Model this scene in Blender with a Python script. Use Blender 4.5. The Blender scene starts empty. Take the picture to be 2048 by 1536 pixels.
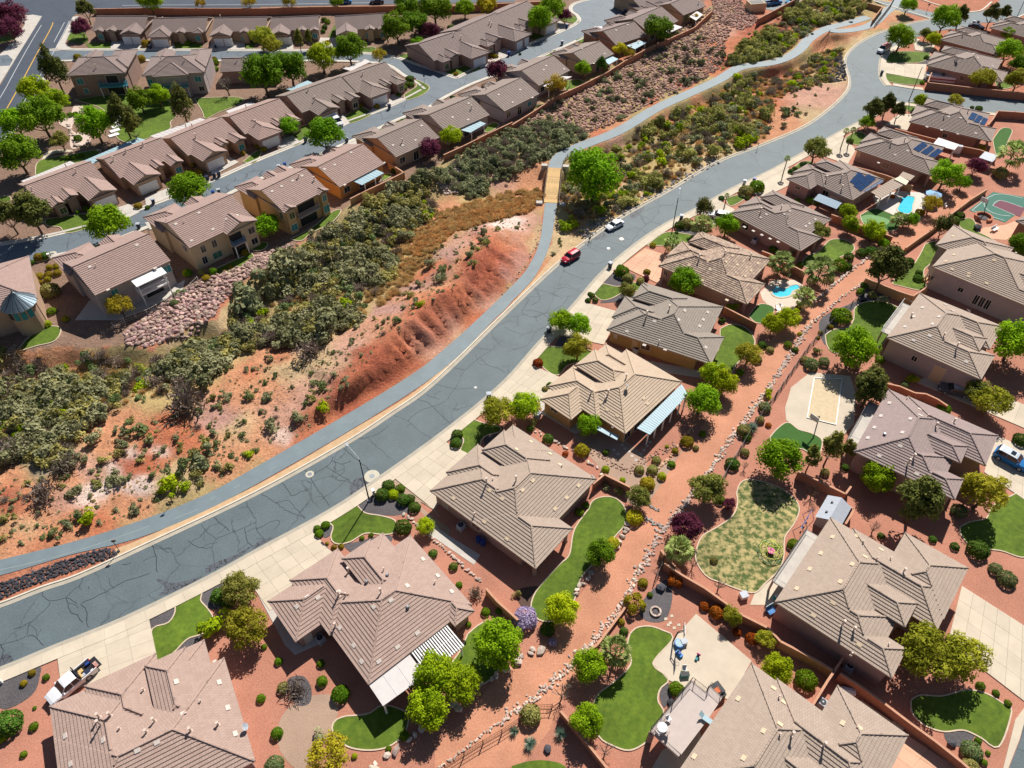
import bpy,math,random
import numpy as np
from mathutils import Vector,Matrix
random.seed(7); np.random.seed(7)
R=math.radians
S=bpy.context.scene
COL=S.collection
# ------------------------------------------------------------ camera, sky, sun, exposure
FPX,PITCH,CH=1480.0,R(46),88.0
cam=bpy.data.objects.new('camera',bpy.data.cameras.new('camera')); COL.objects.link(cam)
cam.location=(0,0,CH); cam.rotation_euler=(R(90)-PITCH,0,0)
cam.data.sensor_width=36; cam.data.lens=FPX/2048*36; cam.data.clip_start=1; cam.data.clip_end=4000
S.camera=cam
SUN_AZ,SUN_EL=R(69),R(46)
W=bpy.data.worlds.new('World'); S.world=W; W.use_nodes=True
wn=W.node_tree.nodes; wl=W.node_tree.links
sky=wn.new('ShaderNodeTexSky'); sky.sky_type='NISHITA'; sky.sun_disc=False
sky.sun_elevation=SUN_EL; sky.sun_rotation=R(90)-SUN_AZ; sky.altitude=900
bg=wn['Background']; bg.inputs['Strength'].default_value=0.05
wl.new(sky.outputs[0],bg.inputs[0])
sun=bpy.data.objects.new('sun',bpy.data.lights.new('sun','SUN')); COL.objects.link(sun)
sun.data.energy=5.0; sun.data.angle=R(0.5); sun.data.color=(1.0,0.95,0.88)
sd=Vector((math.cos(SUN_EL)*math.cos(SUN_AZ),math.cos(SUN_EL)*math.sin(SUN_AZ),math.sin(SUN_EL)))
sun.rotation_euler=sd.to_track_quat('Z','Y').to_euler()
S.view_settings.view_transform='Standard'; S.view_settings.look='None'
S.view_settings.gamma=1; S.view_settings.exposure=0.42; S.view_settings.use_curve_mapping=False
# ------------------------------------------------------------ helpers
SP,CP=math.sin(PITCH),math.cos(PITCH)
def P(u,v,z=0.0):
    """point at height z seen at photo coordinates (u, v)"""
    x=(u-1024)/FPX; y=-(v-768)/FPX
    dx,dy,dz=x,y*SP+CP,y*CP-SP
    t=(z-CH)/dz
    return (dx*t,dy*t)
def PX(x,y,z=0.0):
    """photo coordinates of a world point (numpy friendly)"""
    w=CH-z
    dep=y*CP+w*SP; up=y*SP-w*CP
    return 1024+FPX*x/dep,768-FPX*up/dep
def PPM(u,v,z=0.0):
    x,y=P(u,v,z); return FPX/(y*CP+(CH-z)*SP)
def tag(o,label=None,cat=None,group=None,kind=None):
    if label: o['label']=label
    if cat: o['category']=cat
    if group: o['group']=group
    if kind: o['kind']=kind
    return o
def empty(name,loc=(0,0,0),rz=0):
    o=bpy.data.objects.new(name,None); o.empty_display_size=.3
    o.location=loc; o.rotation_euler=(0,0,rz); COL.objects.link(o); return o
def link(name,me,parent=None,loc=None,rz=None,sc=None):
    o=bpy.data.objects.new(name,me)
    if loc is not None: o.location=loc
    if rz is not None: o.rotation_euler=(0,0,rz)
    if sc is not None: o.scale=sc if hasattr(sc,'__len__') else (sc,sc,sc)
    COL.objects.link(o)
    if parent is not None: o.parent=parent
    return o
class MB:
    def __init__(s): s.v=[]; s.f=[]; s.m=[]; s.uv=[]; s.hasuv=False
    def face(s,pts,mi=0,uv=None):
        n=len(s.v); s.v.extend(pts); s.f.append(tuple(range(n,n+len(pts)))); s.m.append(mi)
        if uv: s.hasuv=True; s.uv.extend(uv)
        else: s.uv.extend([(0,0)]*len(pts))
    def box(s,x0,y0,z0,x1,y1,z1,mi=0,T=None):
        c=[(x0,y0,z0),(x1,y0,z0),(x1,y1,z0),(x0,y1,z0),(x0,y0,z1),(x1,y0,z1),(x1,y1,z1),(x0,y1,z1)]
        if T: c=[T(p) for p in c]
        for q in ((3,2,1,0),(4,5,6,7),(0,1,5,4),(1,2,6,5),(2,3,7,6),(3,0,4,7)): s.face([c[i] for i in q],mi)
    def prism(s,poly,z0,z1,mi=0,mtop=None):
        a=sum(poly[i][0]*poly[(i+1) % len(poly)][1]-poly[(i+1) % len(poly)][0]*poly[i][1] for i in range(len(poly)))
        if a<0: poly=poly[::-1]
        s.face([(p[0],p[1],z1) for p in poly],mi if mtop is None else mtop)
        for i in range(len(poly)):
            p,q=poly[i],poly[(i+1) % len(poly)]
            s.face([(p[0],p[1],z0),(q[0],q[1],z0),(q[0],q[1],z1),(p[0],p[1],z1)],mi)
    def tube(s,pts,r,n=6,mi=0,r1=None,cap=True):
        pts=[Vector(p) for p in pts]; rings=[]; L=len(pts)
        for i,p in enumerate(pts):
            d=(pts[min(i+1,L-1)]-pts[max(i-1,0)]).normalized()
            a=d.orthogonal().normalized(); b=d.cross(a)
            rr=r if r1 is None else r+(r1-r)*i/(L-1)
            rings.append([tuple(p+(a*math.cos(t)+b*math.sin(t))*rr) for t in [2*math.pi*k/n for k in range(n)]])
        for i in range(L-1):
            for k in range(n): s.face([rings[i][k],rings[i][(k+1) % n],rings[i+1][(k+1) % n],rings[i+1][k]],mi)
        if cap: s.face(rings[0][::-1],mi); s.face(rings[-1],mi)
    def cyl(s,x,y,z0,z1,r,n=12,mi=0,r1=None): s.tube([(x,y,z0),(x,y,z1)],r,n,mi,r1)
    def build(s,name,mats,parent=None,loc=None,rz=None,smooth=False):
        return link(name,s.mesh(name,mats,smooth),parent,loc,rz)
    def mesh(s,name,mats,smooth=False):
        me=bpy.data.meshes.new(name); me.from_pydata([tuple(p) for p in s.v],[],s.f)
        for m in (mats if isinstance(mats,(list,tuple)) else [mats]): me.materials.append(m)
        me.polygons.foreach_set('material_index',s.m)
        if s.hasuv:
            l=me.uv_layers.new(name='UVMap'); l.data.foreach_set('uv',np.array(s.uv,dtype=np.float32).ravel())
        if smooth: me.polygons.foreach_set('use_smooth',[True]*len(s.f))
        return me
def smooth_px(pts,closed=True,n=6):
    out=[]; L=len(pts)
    for i in range(L if closed else L-1):
        if closed: a,b,c,d=pts[i-1],pts[i],pts[(i+1) % L],pts[(i+2) % L]
        else: a,b,c,d=pts[max(i-1,0)],pts[i],pts[i+1],pts[min(i+2,L-1)]
        for k in range(n):
            t=k/n
            out.append(tuple(.5*(2*b[j]+(c[j]-a[j])*t+(2*a[j]-5*b[j]+4*c[j]-d[j])*t*t+(3*b[j]-a[j]-3*c[j]+d[j])*t ** 3) for j in (0,1)))
    if not closed: out.append(pts[-1])
    return out
def offset_line(pts,d):
    out=[]
    for i in range(len(pts)):
        a,b=pts[max(i-1,0)],pts[min(i+1,len(pts)-1)]
        dx,dy=b[0]-a[0],b[1]-a[1]; l=math.hypot(dx,dy) or 1
        out.append((pts[i][0]-dy/l*d,pts[i][1]+dx/l*d))
    return out
def resample(pts,step):
    out=[pts[0]]; acc=0
    for a,b in zip(pts,pts[1:]):
        l=math.hypot(b[0]-a[0],b[1]-a[1])
        if l<1e-6: continue
        t=step-acc
        while t<=l: out.append((a[0]+(b[0]-a[0])*t/l,a[1]+(b[1]-a[1])*t/l)); t+=step
        acc=(acc+l) % step
    return out
def wl_(pxs,z=0): return [P(p[0],p[1],z) for p in pxs]
def inside(poly,x,y):
    """vectorised point in polygon"""
    c=np.zeros(np.shape(x),bool); n=len(poly)
    for i in range(n):
        x0,y0=poly[i]; x1,y1=poly[(i+1) % n]
        if y0==y1: continue
        c ^= ((y0>y) != (y1>y)) & (x<(x1-x0)*(y-y0)/(y1-y0)+x0)
    return c
def seg_dist(poly,x,y,signed=False):
    best=np.full(np.shape(x),1e9); tt=np.zeros(np.shape(x)); side=np.zeros(np.shape(x)); n=len(poly)-1
    for i in range(n):
        x0,y0=poly[i]; x1,y1=poly[i+1]; dx,dy=x1-x0,y1-y0; L=dx*dx+dy*dy+1e-9
        t=np.clip(((x-x0)*dx+(y-y0)*dy)/L,0,1)
        d=np.hypot(x-x0-t*dx,y-y0-t*dy); m=d<best
        best=np.where(m,d,best); tt=np.where(m,(i+t)/n,tt)
        side=np.where(m,np.sign(dx*(y-y0)-dy*(x-x0)),side)
    return (best,tt,side) if signed else best
_rs=np.random.RandomState(3); _G=_rs.rand(64,64)
def vnoise(x,y,sc=1.0,oct=3):
    x=np.asarray(x,float)/sc; y=np.asarray(y,float)/sc; o=np.zeros(x.shape); a=1; tot=0
    for k in range(oct):
        xi=np.floor(x).astype(int); yi=np.floor(y).astype(int); fx=x-xi; fy=y-yi
        fx=fx*fx*(3-2*fx); fy=fy*fy*(3-2*fy); g=lambda i,j: _G[(xi+i) % 64,(yi+j) % 64]
        o+=a*((g(0,0)*(1-fx)+g(1,0)*fx)*(1-fy)+(g(0,1)*(1-fx)+g(1,1)*fx)*fy)
        tot+=a; a*=.5; x=x*2.03+17; y=y*2.03+5
    return o/tot
# ------------------------------------------------------------ materials
MAT={}
def mat(name,col,rough=.85,var=.15,sc=2.0,bump=0.0,bsc=8.0,col2=None,spec=.3,metal=0,objvar=0,det=6,mott=0,rp=(.3,.7)):
    if name in MAT: return MAT[name]
    m=bpy.data.materials.new(name); m.use_nodes=True; t=m.node_tree; N=t.nodes; L=t.links
    b=N['Principled BSDF']; b.inputs['Roughness'].default_value=rough; b.inputs['Metallic'].default_value=metal
    b.inputs['Specular IOR Level'].default_value=spec
    g=N.new('ShaderNodeNewGeometry'); out=None
    if var or col2:
        n=N.new('ShaderNodeTexNoise'); n.inputs['Scale'].default_value=sc; n.inputs['Detail'].default_value=det; n.inputs['Roughness'].default_value=.65
        L.new(g.outputs['Position'],n.inputs['Vector'])
        r=N.new('ShaderNodeValToRGB'); r.color_ramp.elements[0].position,r.color_ramp.elements[1].position=rp
        c2=col2 or tuple(min(1,c*(1+var)) for c in col); c1=tuple(c*(1-var) for c in col) if not col2 else col
        r.color_ramp.elements[0].color=(*c1,1); r.color_ramp.elements[1].color=(*c2,1)
        L.new(n.outputs[0],r.inputs[0]); out=r.outputs[0]
    if objvar:
        oi=N.new('ShaderNodeObjectInfo'); hs=N.new('ShaderNodeHueSaturation'); mr=N.new('ShaderNodeMapRange')
        mr.inputs['To Min'].default_value=1-objvar; mr.inputs['To Max'].default_value=1+objvar
        L.new(oi.outputs['Random'],mr.inputs[0]); L.new(mr.outputs[0],hs.inputs['Value'])
        mh=N.new('ShaderNodeMapRange'); mh.inputs['To Min'].default_value=.5-objvar*.06; mh.inputs['To Max'].default_value=.5+objvar*.06
        wn_=N.new('ShaderNodeTexWhiteNoise'); wn_.noise_dimensions='1D'; L.new(oi.outputs['Random'],wn_.inputs['W']); L.new(wn_.outputs[0],mh.inputs[0]); L.new(mh.outputs[0],hs.inputs['Hue'])
        if out is None: hs.inputs['Color'].default_value=(*col,1)
        else: L.new(out,hs.inputs['Color'])
        out=hs.outputs[0]
    if mott and out is not None:
        n5=N.new('ShaderNodeTexNoise'); n5.inputs['Scale'].default_value=.16; n5.inputs['Detail'].default_value=7; n5.inputs['Roughness'].default_value=.62; L.new(g.outputs['Position'],n5.inputs['Vector'])
        m5=N.new('ShaderNodeMapRange'); m5.inputs['From Min'].default_value=.32; m5.inputs['From Max'].default_value=.68; m5.inputs['To Min'].default_value=1-mott; m5.inputs['To Max'].default_value=1+mott; L.new(n5.outputs[0],m5.inputs[0])
        v5=N.new('ShaderNodeVectorMath'); v5.operation='SCALE'; L.new(out,v5.inputs[0]); L.new(m5.outputs[0],v5.inputs['Scale']); out=v5.outputs[0]
    if out is None: b.inputs['Base Color'].default_value=(*col,1)
    else: L.new(out,b.inputs['Base Color'])
    if bump:
        n2=N.new('ShaderNodeTexNoise'); n2.inputs['Scale'].default_value=bsc; n2.inputs['Detail'].default_value=4; L.new(g.outputs['Position'],n2.inputs['Vector'])
        bp=N.new('ShaderNodeBump'); bp.inputs['Strength'].default_value=1; bp.inputs['Distance'].default_value=bump
        L.new(n2.outputs[0],bp.inputs['Height']); L.new(bp.outputs[0],b.inputs['Normal'])
    MAT[name]=m; return m
def roof_mat(name,c1,c2,joint=.75,contrast=1.0):
    if name in MAT: return MAT[name]
    m=bpy.data.materials.new(name); m.use_nodes=True; t=m.node_tree; N=t.nodes; L=t.links
    b=N['Principled BSDF']; b.inputs['Roughness'].default_value=.8; b.inputs['Specular IOR Level'].default_value=.25
    uv=N.new('ShaderNodeUVMap'); sp=N.new('ShaderNodeSeparateXYZ'); L.new(uv.outputs[0],sp.inputs[0])
    def mth(op,a,bb=None):
        q=N.new('ShaderNodeMath'); q.operation=op
        for i,val in enumerate((a,bb)):
            if val is None: continue
            if isinstance(val,(int,float)): q.inputs[i].default_value=val
            else: L.new(val,q.inputs[i])
        return q.outputs[0]
    row=mth('FLOOR',sp.outputs[1]); xs=mth('ADD',mth('DIVIDE',sp.outputs[0],.32),mth('MULTIPLY',row,.5))
    cx=N.new('ShaderNodeCombineXYZ'); L.new(mth('FLOOR',xs),cx.inputs[0]); L.new(row,cx.inputs[1])
    w=N.new('ShaderNodeTexWhiteNoise'); w.noise_dimensions='2D'; L.new(cx.outputs[0],w.inputs['Vector'])
    g=N.new('ShaderNodeNewGeometry'); n=N.new('ShaderNodeTexNoise'); n.inputs['Scale'].default_value=.35; n.inputs['Detail'].default_value=5; L.new(g.outputs['Position'],n.inputs['Vector'])
    fac=mth('ADD',mth('MULTIPLY',w.outputs[0],.75*contrast),mth('MULTIPLY',n.outputs[0],.4))
    mx=N.new('ShaderNodeMix'); mx.data_type='RGBA'; L.new(fac,mx.inputs[0]); mx.inputs[6].default_value=(*c1,1); mx.inputs[7].default_value=(*c2,1)
    fr=mth('FRACT',xs); jn=mth('LESS_THAN',fr,.1)
    mj=N.new('ShaderNodeMix'); mj.data_type='RGBA'; mj.blend_type='MULTIPLY'; L.new(jn,mj.inputs[0]); L.new(mx.outputs[2],mj.inputs[6]); mj.inputs[7].default_value=(joint,joint,joint,1)
    L.new(mj.outputs[2],b.inputs['Base Color'])
    bp=N.new('ShaderNodeBump'); bp.inputs['Strength'].default_value=.6; bp.inputs['Distance'].default_value=.02; L.new(mth('SUBTRACT',1,jn),bp.inputs['Height']); L.new(bp.outputs[0],b.inputs['Normal'])
    MAT[name]=m; return m
def leaf_mat(name,c1,c2,trans=.25):
    if name in MAT: return MAT[name]
    m=bpy.data.materials.new(name); m.use_nodes=True; t=m.node_tree; N=t.nodes; L=t.links
    b=N['Principled BSDF']; b.inputs['Roughness'].default_value=.75; b.inputs['Specular IOR Level'].default_value=.08
    a=N.new('ShaderNodeVertexColor'); a.layer_name='lv'
    mx=N.new('ShaderNodeMix'); mx.data_type='RGBA'; L.new(a.outputs[0],mx.inputs[0]); mx.inputs[6].default_value=(*c1,1); mx.inputs[7].default_value=(*c2,1)
    oi=N.new('ShaderNodeObjectInfo'); mr=N.new('ShaderNodeMapRange'); mr.inputs['To Min'].default_value=.78; mr.inputs['To Max'].default_value=1.22; L.new(oi.outputs['Random'],mr.inputs[0])
    hs=N.new('ShaderNodeHueSaturation'); L.new(mr.outputs[0],hs.inputs['Value']); L.new(mx.outputs[2],hs.inputs['Color'])
    wn_=N.new('ShaderNodeTexWhiteNoise'); wn_.noise_dimensions='1D'; L.new(oi.outputs['Random'],wn_.inputs['W']); mh=N.new('ShaderNodeMapRange'); mh.inputs['To Min'].default_value=.485; mh.inputs['To Max'].default_value=.515
    L.new(wn_.outputs[0],mh.inputs[0]); L.new(mh.outputs[0],hs.inputs['Hue'])
    L.new(hs.outputs[0],b.inputs['Base Color'])
    tr=N.new('ShaderNodeBsdfTranslucent'); L.new(hs.outputs[0],tr.inputs[0]); ms=N.new('ShaderNodeMixShader'); ms.inputs[0].default_value=trans+.12
    L.new(b.outputs[0],ms.inputs[1]); L.new(tr.outputs[0],ms.inputs[2]); L.new(ms.outputs[0],N['Material Output'].inputs[0])
    MAT[name]=m; return m
def stucco(name,c): return mat(name,c,.9,.07,.8,.01,12)
def road_mat(name,c,crack=.5,csc=.16):
    if name in MAT: return MAT[name]
    m=mat(name,c,.68,.13,.25,.006,14,spec=.4); t=m.node_tree; N=t.nodes; L=t.links; b=N['Principled BSDF']
    src=b.inputs['Base Color'].links[0].from_socket
    g=N.new('ShaderNodeNewGeometry'); n=N.new('ShaderNodeTexNoise'); n.inputs['Scale'].default_value=.5; n.inputs['Detail'].default_value=3; L.new(g.outputs['Position'],n.inputs['Vector'])
    va=N.new('ShaderNodeVectorMath'); va.operation='MULTIPLY_ADD'; L.new(n.outputs['Color'],va.inputs[0]); va.inputs[1].default_value=(2.2,2.2,0); L.new(g.outputs['Position'],va.inputs[2])
    vo=N.new('ShaderNodeTexVoronoi'); vo.feature='DISTANCE_TO_EDGE'; vo.inputs['Scale'].default_value=csc; L.new(va.outputs[0],vo.inputs['Vector'])
    lt=N.new('ShaderNodeMapRange'); lt.inputs['From Min'].default_value=.006; lt.inputs['From Max'].default_value=.013; lt.inputs['To Min'].default_value=1; lt.inputs['To Max'].default_value=0; L.new(vo.outputs[0],lt.inputs[0])
    n3=N.new('ShaderNodeTexNoise'); n3.inputs['Scale'].default_value=.09; L.new(g.outputs['Position'],n3.inputs['Vector'])
    gt=N.new('ShaderNodeMapRange'); gt.inputs['From Min'].default_value=.42; gt.inputs['From Max'].default_value=.55; L.new(n3.outputs[0],gt.inputs[0])
    mu=N.new('ShaderNodeMath'); mu.operation='MULTIPLY'; L.new(lt.outputs[0],mu.inputs[0]); L.new(gt.outputs[0],mu.inputs[1])
    mu2=N.new('ShaderNodeMath'); mu2.operation='MULTIPLY'; L.new(mu.outputs[0],mu2.inputs[0]); mu2.inputs[1].default_value=crack
    n4=N.new('ShaderNodeTexNoise'); n4.inputs['Scale'].default_value=5; n4.inputs['Detail'].default_value=2; L.new(g.outputs['Position'],n4.inputs['Vector'])
    sp=N.new('ShaderNodeMix'); sp.data_type='RGBA'; sp.blend_type='OVERLAY'; sp.inputs[0].default_value=.35; L.new(src,sp.inputs[6]); L.new(n4.outputs[0],sp.inputs[7])
    mx=N.new('ShaderNodeMix'); mx.data_type='RGBA'; L.new(mu2.outputs[0],mx.inputs[0]); L.new(sp.outputs[2],mx.inputs[6]); mx.inputs[7].default_value=(.018,.021,.026,1)
    L.new(mx.outputs[2],b.inputs['Base Color']); return m
M_asph=road_mat('asphalt_main',(.100,.130,.142),.5,.13)
M_asph2=road_mat('asphalt_left',(.12,.15,.175),.8,.2)
M_art=road_mat('asphalt_arterial',(.055,.07,.095),.3,.1)
M_path=mat('trail_asphalt',(.15,.195,.215),.65,.12,.4,.004,14,spec=.5)
M_conc=mat('concrete',(.56,.48,.37),.85,.1,.35,.004,10,objvar=.05)
M_conc2=mat('concrete_grey',(.50,.46,.41),.85,.12,.5,.004,10)
M_curb=mat('concrete_curb',(.62,.56,.46),.85,.1,.6)
M_gut=mat('gutter_concrete',(.40,.36,.29),.85,.14,.6)
M_tan=mat('sandy_verge',(.52,.35,.20),.95,.15,.8,.01,20)
M_lawn=mat('lawn_grass',(.055,.105,.008),.9,0,1.3,.03,30,col2=(.13,.19,.016),mott=.3,det=10)
M_lawn_dry=mat('lawn_dry',(.42,.34,.15),.95,0,1.1,.03,20,col2=(.075,.11,.03),det=10,mott=.2,rp=(.42,.57))
M_turf=mat('artificial_turf',(.045,.12,.02),.9,.12,.5,.01,30)
M_green=mat('putting_turf',(.16,.30,.12),.9,.08,.6)
M_edge=mat('mow_curb',(.58,.46,.34),.85,.12,1.5)
M_red=mat('red_gravel',(.34,.135,.085),.95,0,5,.05,14,col2=(.51,.24,.165),det=10,mott=.14)
M_redl=mat('red_gravel_alley',(.44,.17,.09),.95,0,5,.03,22,col2=(.60,.31,.20),det=10,mott=.16)
M_brown=mat('brown_gravel',(.30,.19,.13),.95,0,8,.03,22,col2=(.46,.33,.25),det=8,mott=.12)
M_blk=mat('black_gravel',(.035,.035,.045),.9,0,9,.05,14,col2=(.17,.15,.15),det=8,mott=.2)
M_mulch=mat('dark_soil',(.10,.06,.045),.95,.3,3,.04,12)
M_white=mat('white_paint',(.78,.77,.76),.5,.04,1)
M_yel=mat('yellow_paint',(.62,.36,.06),.7,.12,3)
M_line=mat('white_line',(.62,.62,.62),.7,.15,3)
M_lineold=mat('faded_line',(.27,.31,.30),.8,.2,3)
M_tar=mat('crack_sealant',(.03,.036,.045),.6,.2,4)
M_ctan=stucco('stucco_tan',(.42,.28,.19)); M_cpink=stucco('stucco_pink',(.36,.235,.20)); M_cyel=stucco('stucco_mustard',(.42,.27,.11))
M_cor2=stucco('stucco_apricot',(.52,.33,.16)); M_cor=stucco('stucco_orange',(.60,.27,.08)); M_ccream=stucco('stucco_cream',(.56,.42,.26)); M_cmauve=stucco('stucco_mauve',(.38,.32,.31)); M_crose=stucco('stucco_rose',(.33,.165,.115))
M_fascia=mat('fascia_paint',(.40,.30,.24),.7,.05,1)
M_wall=mat('block_wall',(.40,.17,.10),.9,.14,2.5,.02,6)
M_wallt=mat('block_wall_tan',(.46,.27,.13),.9,.12,2.5,.02,6)
M_cap=mat('wall_cap',(.52,.28,.18),.9,.12,2)
M_glass=mat('window_glass',(.015,.022,.03),.12,0,spec=.6); M_teal=mat('teal_sunscreen',(.03,.22,.24),.6,.1,1)
M_frame=mat('window_frame',(.62,.55,.45),.6,0); M_gar=mat('garage_door_white',(.72,.72,.74),.5,.03,1); M_gart=mat('garage_door_tan',(.46,.36,.28),.6,.04,1)
M_brick=mat('stone_veneer',(.30,.20,.16),.9,.4,3.5,.03,8)
M_metal=mat('grey_metal',(.30,.32,.34),.4,.05,3,metal=.7); M_dark=mat('dark_metal',(.02,.021,.025),.5,.1,2)
M_pvc=mat('pale_pipe',(.62,.50,.42),.6,.05,1); M_blue=mat('blue_plastic',(.02,.06,.25),.4,.05,2); M_navy=mat('navy_plastic',(.025,.035,.07),.45,.05,2); M_lid=mat('grey_lid',(.42,.45,.50),.5,.05,2)
M_bark=mat('bark',(.13,.085,.055),.9,.25,5,.02,14); M_barkp=mat('pale_bark',(.28,.24,.2),.9,.2,5)
M_wood=mat('deck_wood',(.55,.36,.16),.8,.2,2.5,.01,10,objvar=.15)
M_rock=mat('pink_boulder',(.40,.27,.23),.9,.2,2.2,.03,4,objvar=.38); M_rockw=mat('pale_stone',(.54,.43,.36),.9,.18,3,.03,5,objvar=.3)
M_rockr=mat('brown_boulder',(.35,.22,.165),.9,.22,2.2,.03,4,objvar=.38); M_rockb=mat('black_rock',(.05,.05,.06),.9,.35,5,.03,5,objvar=.35)
RF={'pink': roof_mat('roof_pink',(.375,.262,.215),(.435,.312,.26)),'tan': roof_mat('roof_tan',(.365,.282,.222),(.42,.33,.265)),'sand': roof_mat('roof_sand',(.47,.355,.255),(.53,.41,.30)),
      'grey': roof_mat('roof_grey',(.27,.225,.185),(.31,.265,.22)),'speck': roof_mat('roof_speckled',(.21,.14,.115),(.52,.385,.28),.45,1.0),'brown': roof_mat('roof_brown',(.265,.205,.175),(.31,.245,.212)),
      'mauve': roof_mat('roof_mauve',(.29,.22,.205),(.34,.26,.24)),'rose': roof_mat('roof_rose',(.34,.235,.20),(.40,.28,.243)),'dark': roof_mat('roof_dark',(.25,.188,.17),(.29,.222,.203))}
M_vent={'pink': mat('vent_light',(.60,.52,.46),.8,.05),'tan': mat('vent_tan',(.64,.50,.34),.8,.05)}
# ------------------------------------------------------------ terrain
ML=[(-140,1262),(0,1216),(85,1183),(160,1157),(304,1091),(512,992),(687,895),(787,830),(872,768),(1024,620),(1124,526),(1214,457),(1274,420),(1339,384),(1434,328),(1536,288),(1611,255),(1661,220),(1696,185),(1702,160),(1693,122),(1711,95),(1751,71),(1786,59),(1823,48),(1863,40)]
MR=[(-140,1385),(0,1334),(102,1292),(250,1232),(410,1154),(512,1098),(659,1018),(757,953),(887,860),(999,768),(1069,691),(1144,609),(1199,546),(1259,494),(1324,449),(1394,414),(1459,377),(1536,341),(1611,300),(1676,263),(1720,240),(1748,217),(1763,200)]
MR2=[(1769,172),(1758,157),(1756,135),(1761,112),(1776,98),(1800,86),(1830,76)]
PTL=[(-140,1150),(0,1120),(200,1068),(380,1003),(512,934),(794,768),(897,691),(1024,572),(1061,526),(1080,479),(1090,406)]
PTR=[(-140,1182),(0,1151),(140,1110),(300,1068),(512,969),(847,768),(994,634),(1024,603),(1071,551),(1101,484),(1114,406)]
PN=[(1110,336),(1112,327),(1123,311),(1159,293),(1237,262),(1312,217),(1387,183),(1437,160),(1472,138),(1500,131),(1540,126),(1572,116),(1598,100),(1618,78),(1652,58),(1700,45),(1736,34)]
PN2=[(1652,58),(1676,62),(1715,58),(1745,48),(1770,26),(1790,8),(1800,-8)]
CHN=wl_(smooth_px([(-200,800),(-50,775),(120,735),(300,715),(470,655),(620,575),(740,485),(860,415),(970,385),(1104,372),(1190,340),(1290,292),(1400,232),(1490,178),(1560,150),(1620,118),(1660,95)],False,4),-2)
CREST=wl_(smooth_px([(1050,425),(1000,452),(968,500),(945,540),(912,576),(860,610),(787,676),(737,721),(700,770),(640,800),(560,850)],False,4),3.8)
ROADC=[wl_([((a[0]+b[0])/2,(a[1]+b[1])/2) for a,b in zip(PTL,PTR)]),wl_(PN),wl_(PN2),wl_(ML)]
def HT(x,y,fine=True):
    x=np.asarray(x,float); y=np.asarray(y,float)
    d=seg_dist(CHN,x,y)
    z=-2.6*np.exp(-(d/7.5) ** 2)
    d2,t,sd_=seg_dist(CREST,x,y,True)
    env=np.clip(np.sin(np.clip(t,0,1)*math.pi)*1.7,0,1)*(1-.45*np.clip((t-.55)/.45,0,1))
    gul=np.abs(np.sin(t*128+5*vnoise(t*60,d2*.15,2,2))) ** .7*(.5+vnoise(t*40,0*t,1,2))
    hs=np.where(sd_>0,np.clip(1-d2/8.2,0,1) ** .9,np.clip(1-d2/15,0,1) ** 1.3)
    slope=(sd_>0) & (d2<8.2)
    z=z+env*(4.3*hs-np.where(slope,gul*1.5*np.sin(np.clip(d2/8.2,0,1) ** .6*math.pi),0))
    near=np.full(x.shape,1e9)
    for k,c in enumerate(ROADC): near=np.minimum(near,seg_dist(c,x,y)-(1.9 if k==0 else 1.4))
    u,v=PX(x,y,0*x)
    WP=inside(WASH,u,v)
    z=z+np.where(WP,(vnoise(x,y,6,3)-.5)*1.1+(vnoise(x+50,y,1.3,2)-.5)*.3,0)
    k=np.clip((near-.3)/2.2,0,1); k=k*k*(3-2*k)
    e=np.clip(seg_dist(WASHW+WASHW[:1],x,y)/3,0,1)
    k=np.maximum(k,np.clip((near-.2)/5,0,1)*0); return np.where(WP,z*k*e,0)-.04
WASH=[(-300,1175),(0,1122),(200,1070),(380,1006),(512,938),(794,772),(897,695),(1024,576),(1080,480),(1091,400),(1114,400),(1100,490),(1060,560),(1124,524),(1214,455),(1339,382),(1434,326),(1536,286),(1611,253),(1661,218),(1694,185),(1699,160),(1690,122),(1709,95),(1751,69),(1823,46),(1800,10),(1740,-10),(1600,-10),(1590,10),(1540,50),(1490,20),(1440,0),(1400,22),(1345,60),(1290,100),(1240,122),(1140,172),(1080,205),(1020,260),(960,290),(905,310),(850,345),(790,380),(740,400),(700,410),(620,470),(590,500),(520,540),(470,580),(430,640),(380,650),(300,700),(240,690),(180,700),(130,690),(60,700),(0,700),(-300,760)]
WASHW=wl_(WASH)
def PG(u,v,dz=0.0):
    z=0.0
    for _ in range(5):
        x,y=P(u,v,z+dz); z=.5*z+.5*float(HT(np.array([x]),np.array([y]))[0])
    x,y=P(u,v,z+dz); return x,y,float(HT(np.array([x]),np.array([y]))[0])
CL={'red': (.46,.145,.07),'orange': (.52,.235,.125),'pink': (.50,.275,.20),'pale': (.66,.52,.45),'purple': (.42,.23,.19),'tan': (.50,.36,.20),'straw': (.46,.33,.14),'olive': (.24,.19,.095),'grey': (.30,.27,.21),'deep': (.35,.095,.05),'garden': (.42,.165,.095),'soil': (.24,.15,.105)}
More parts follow.
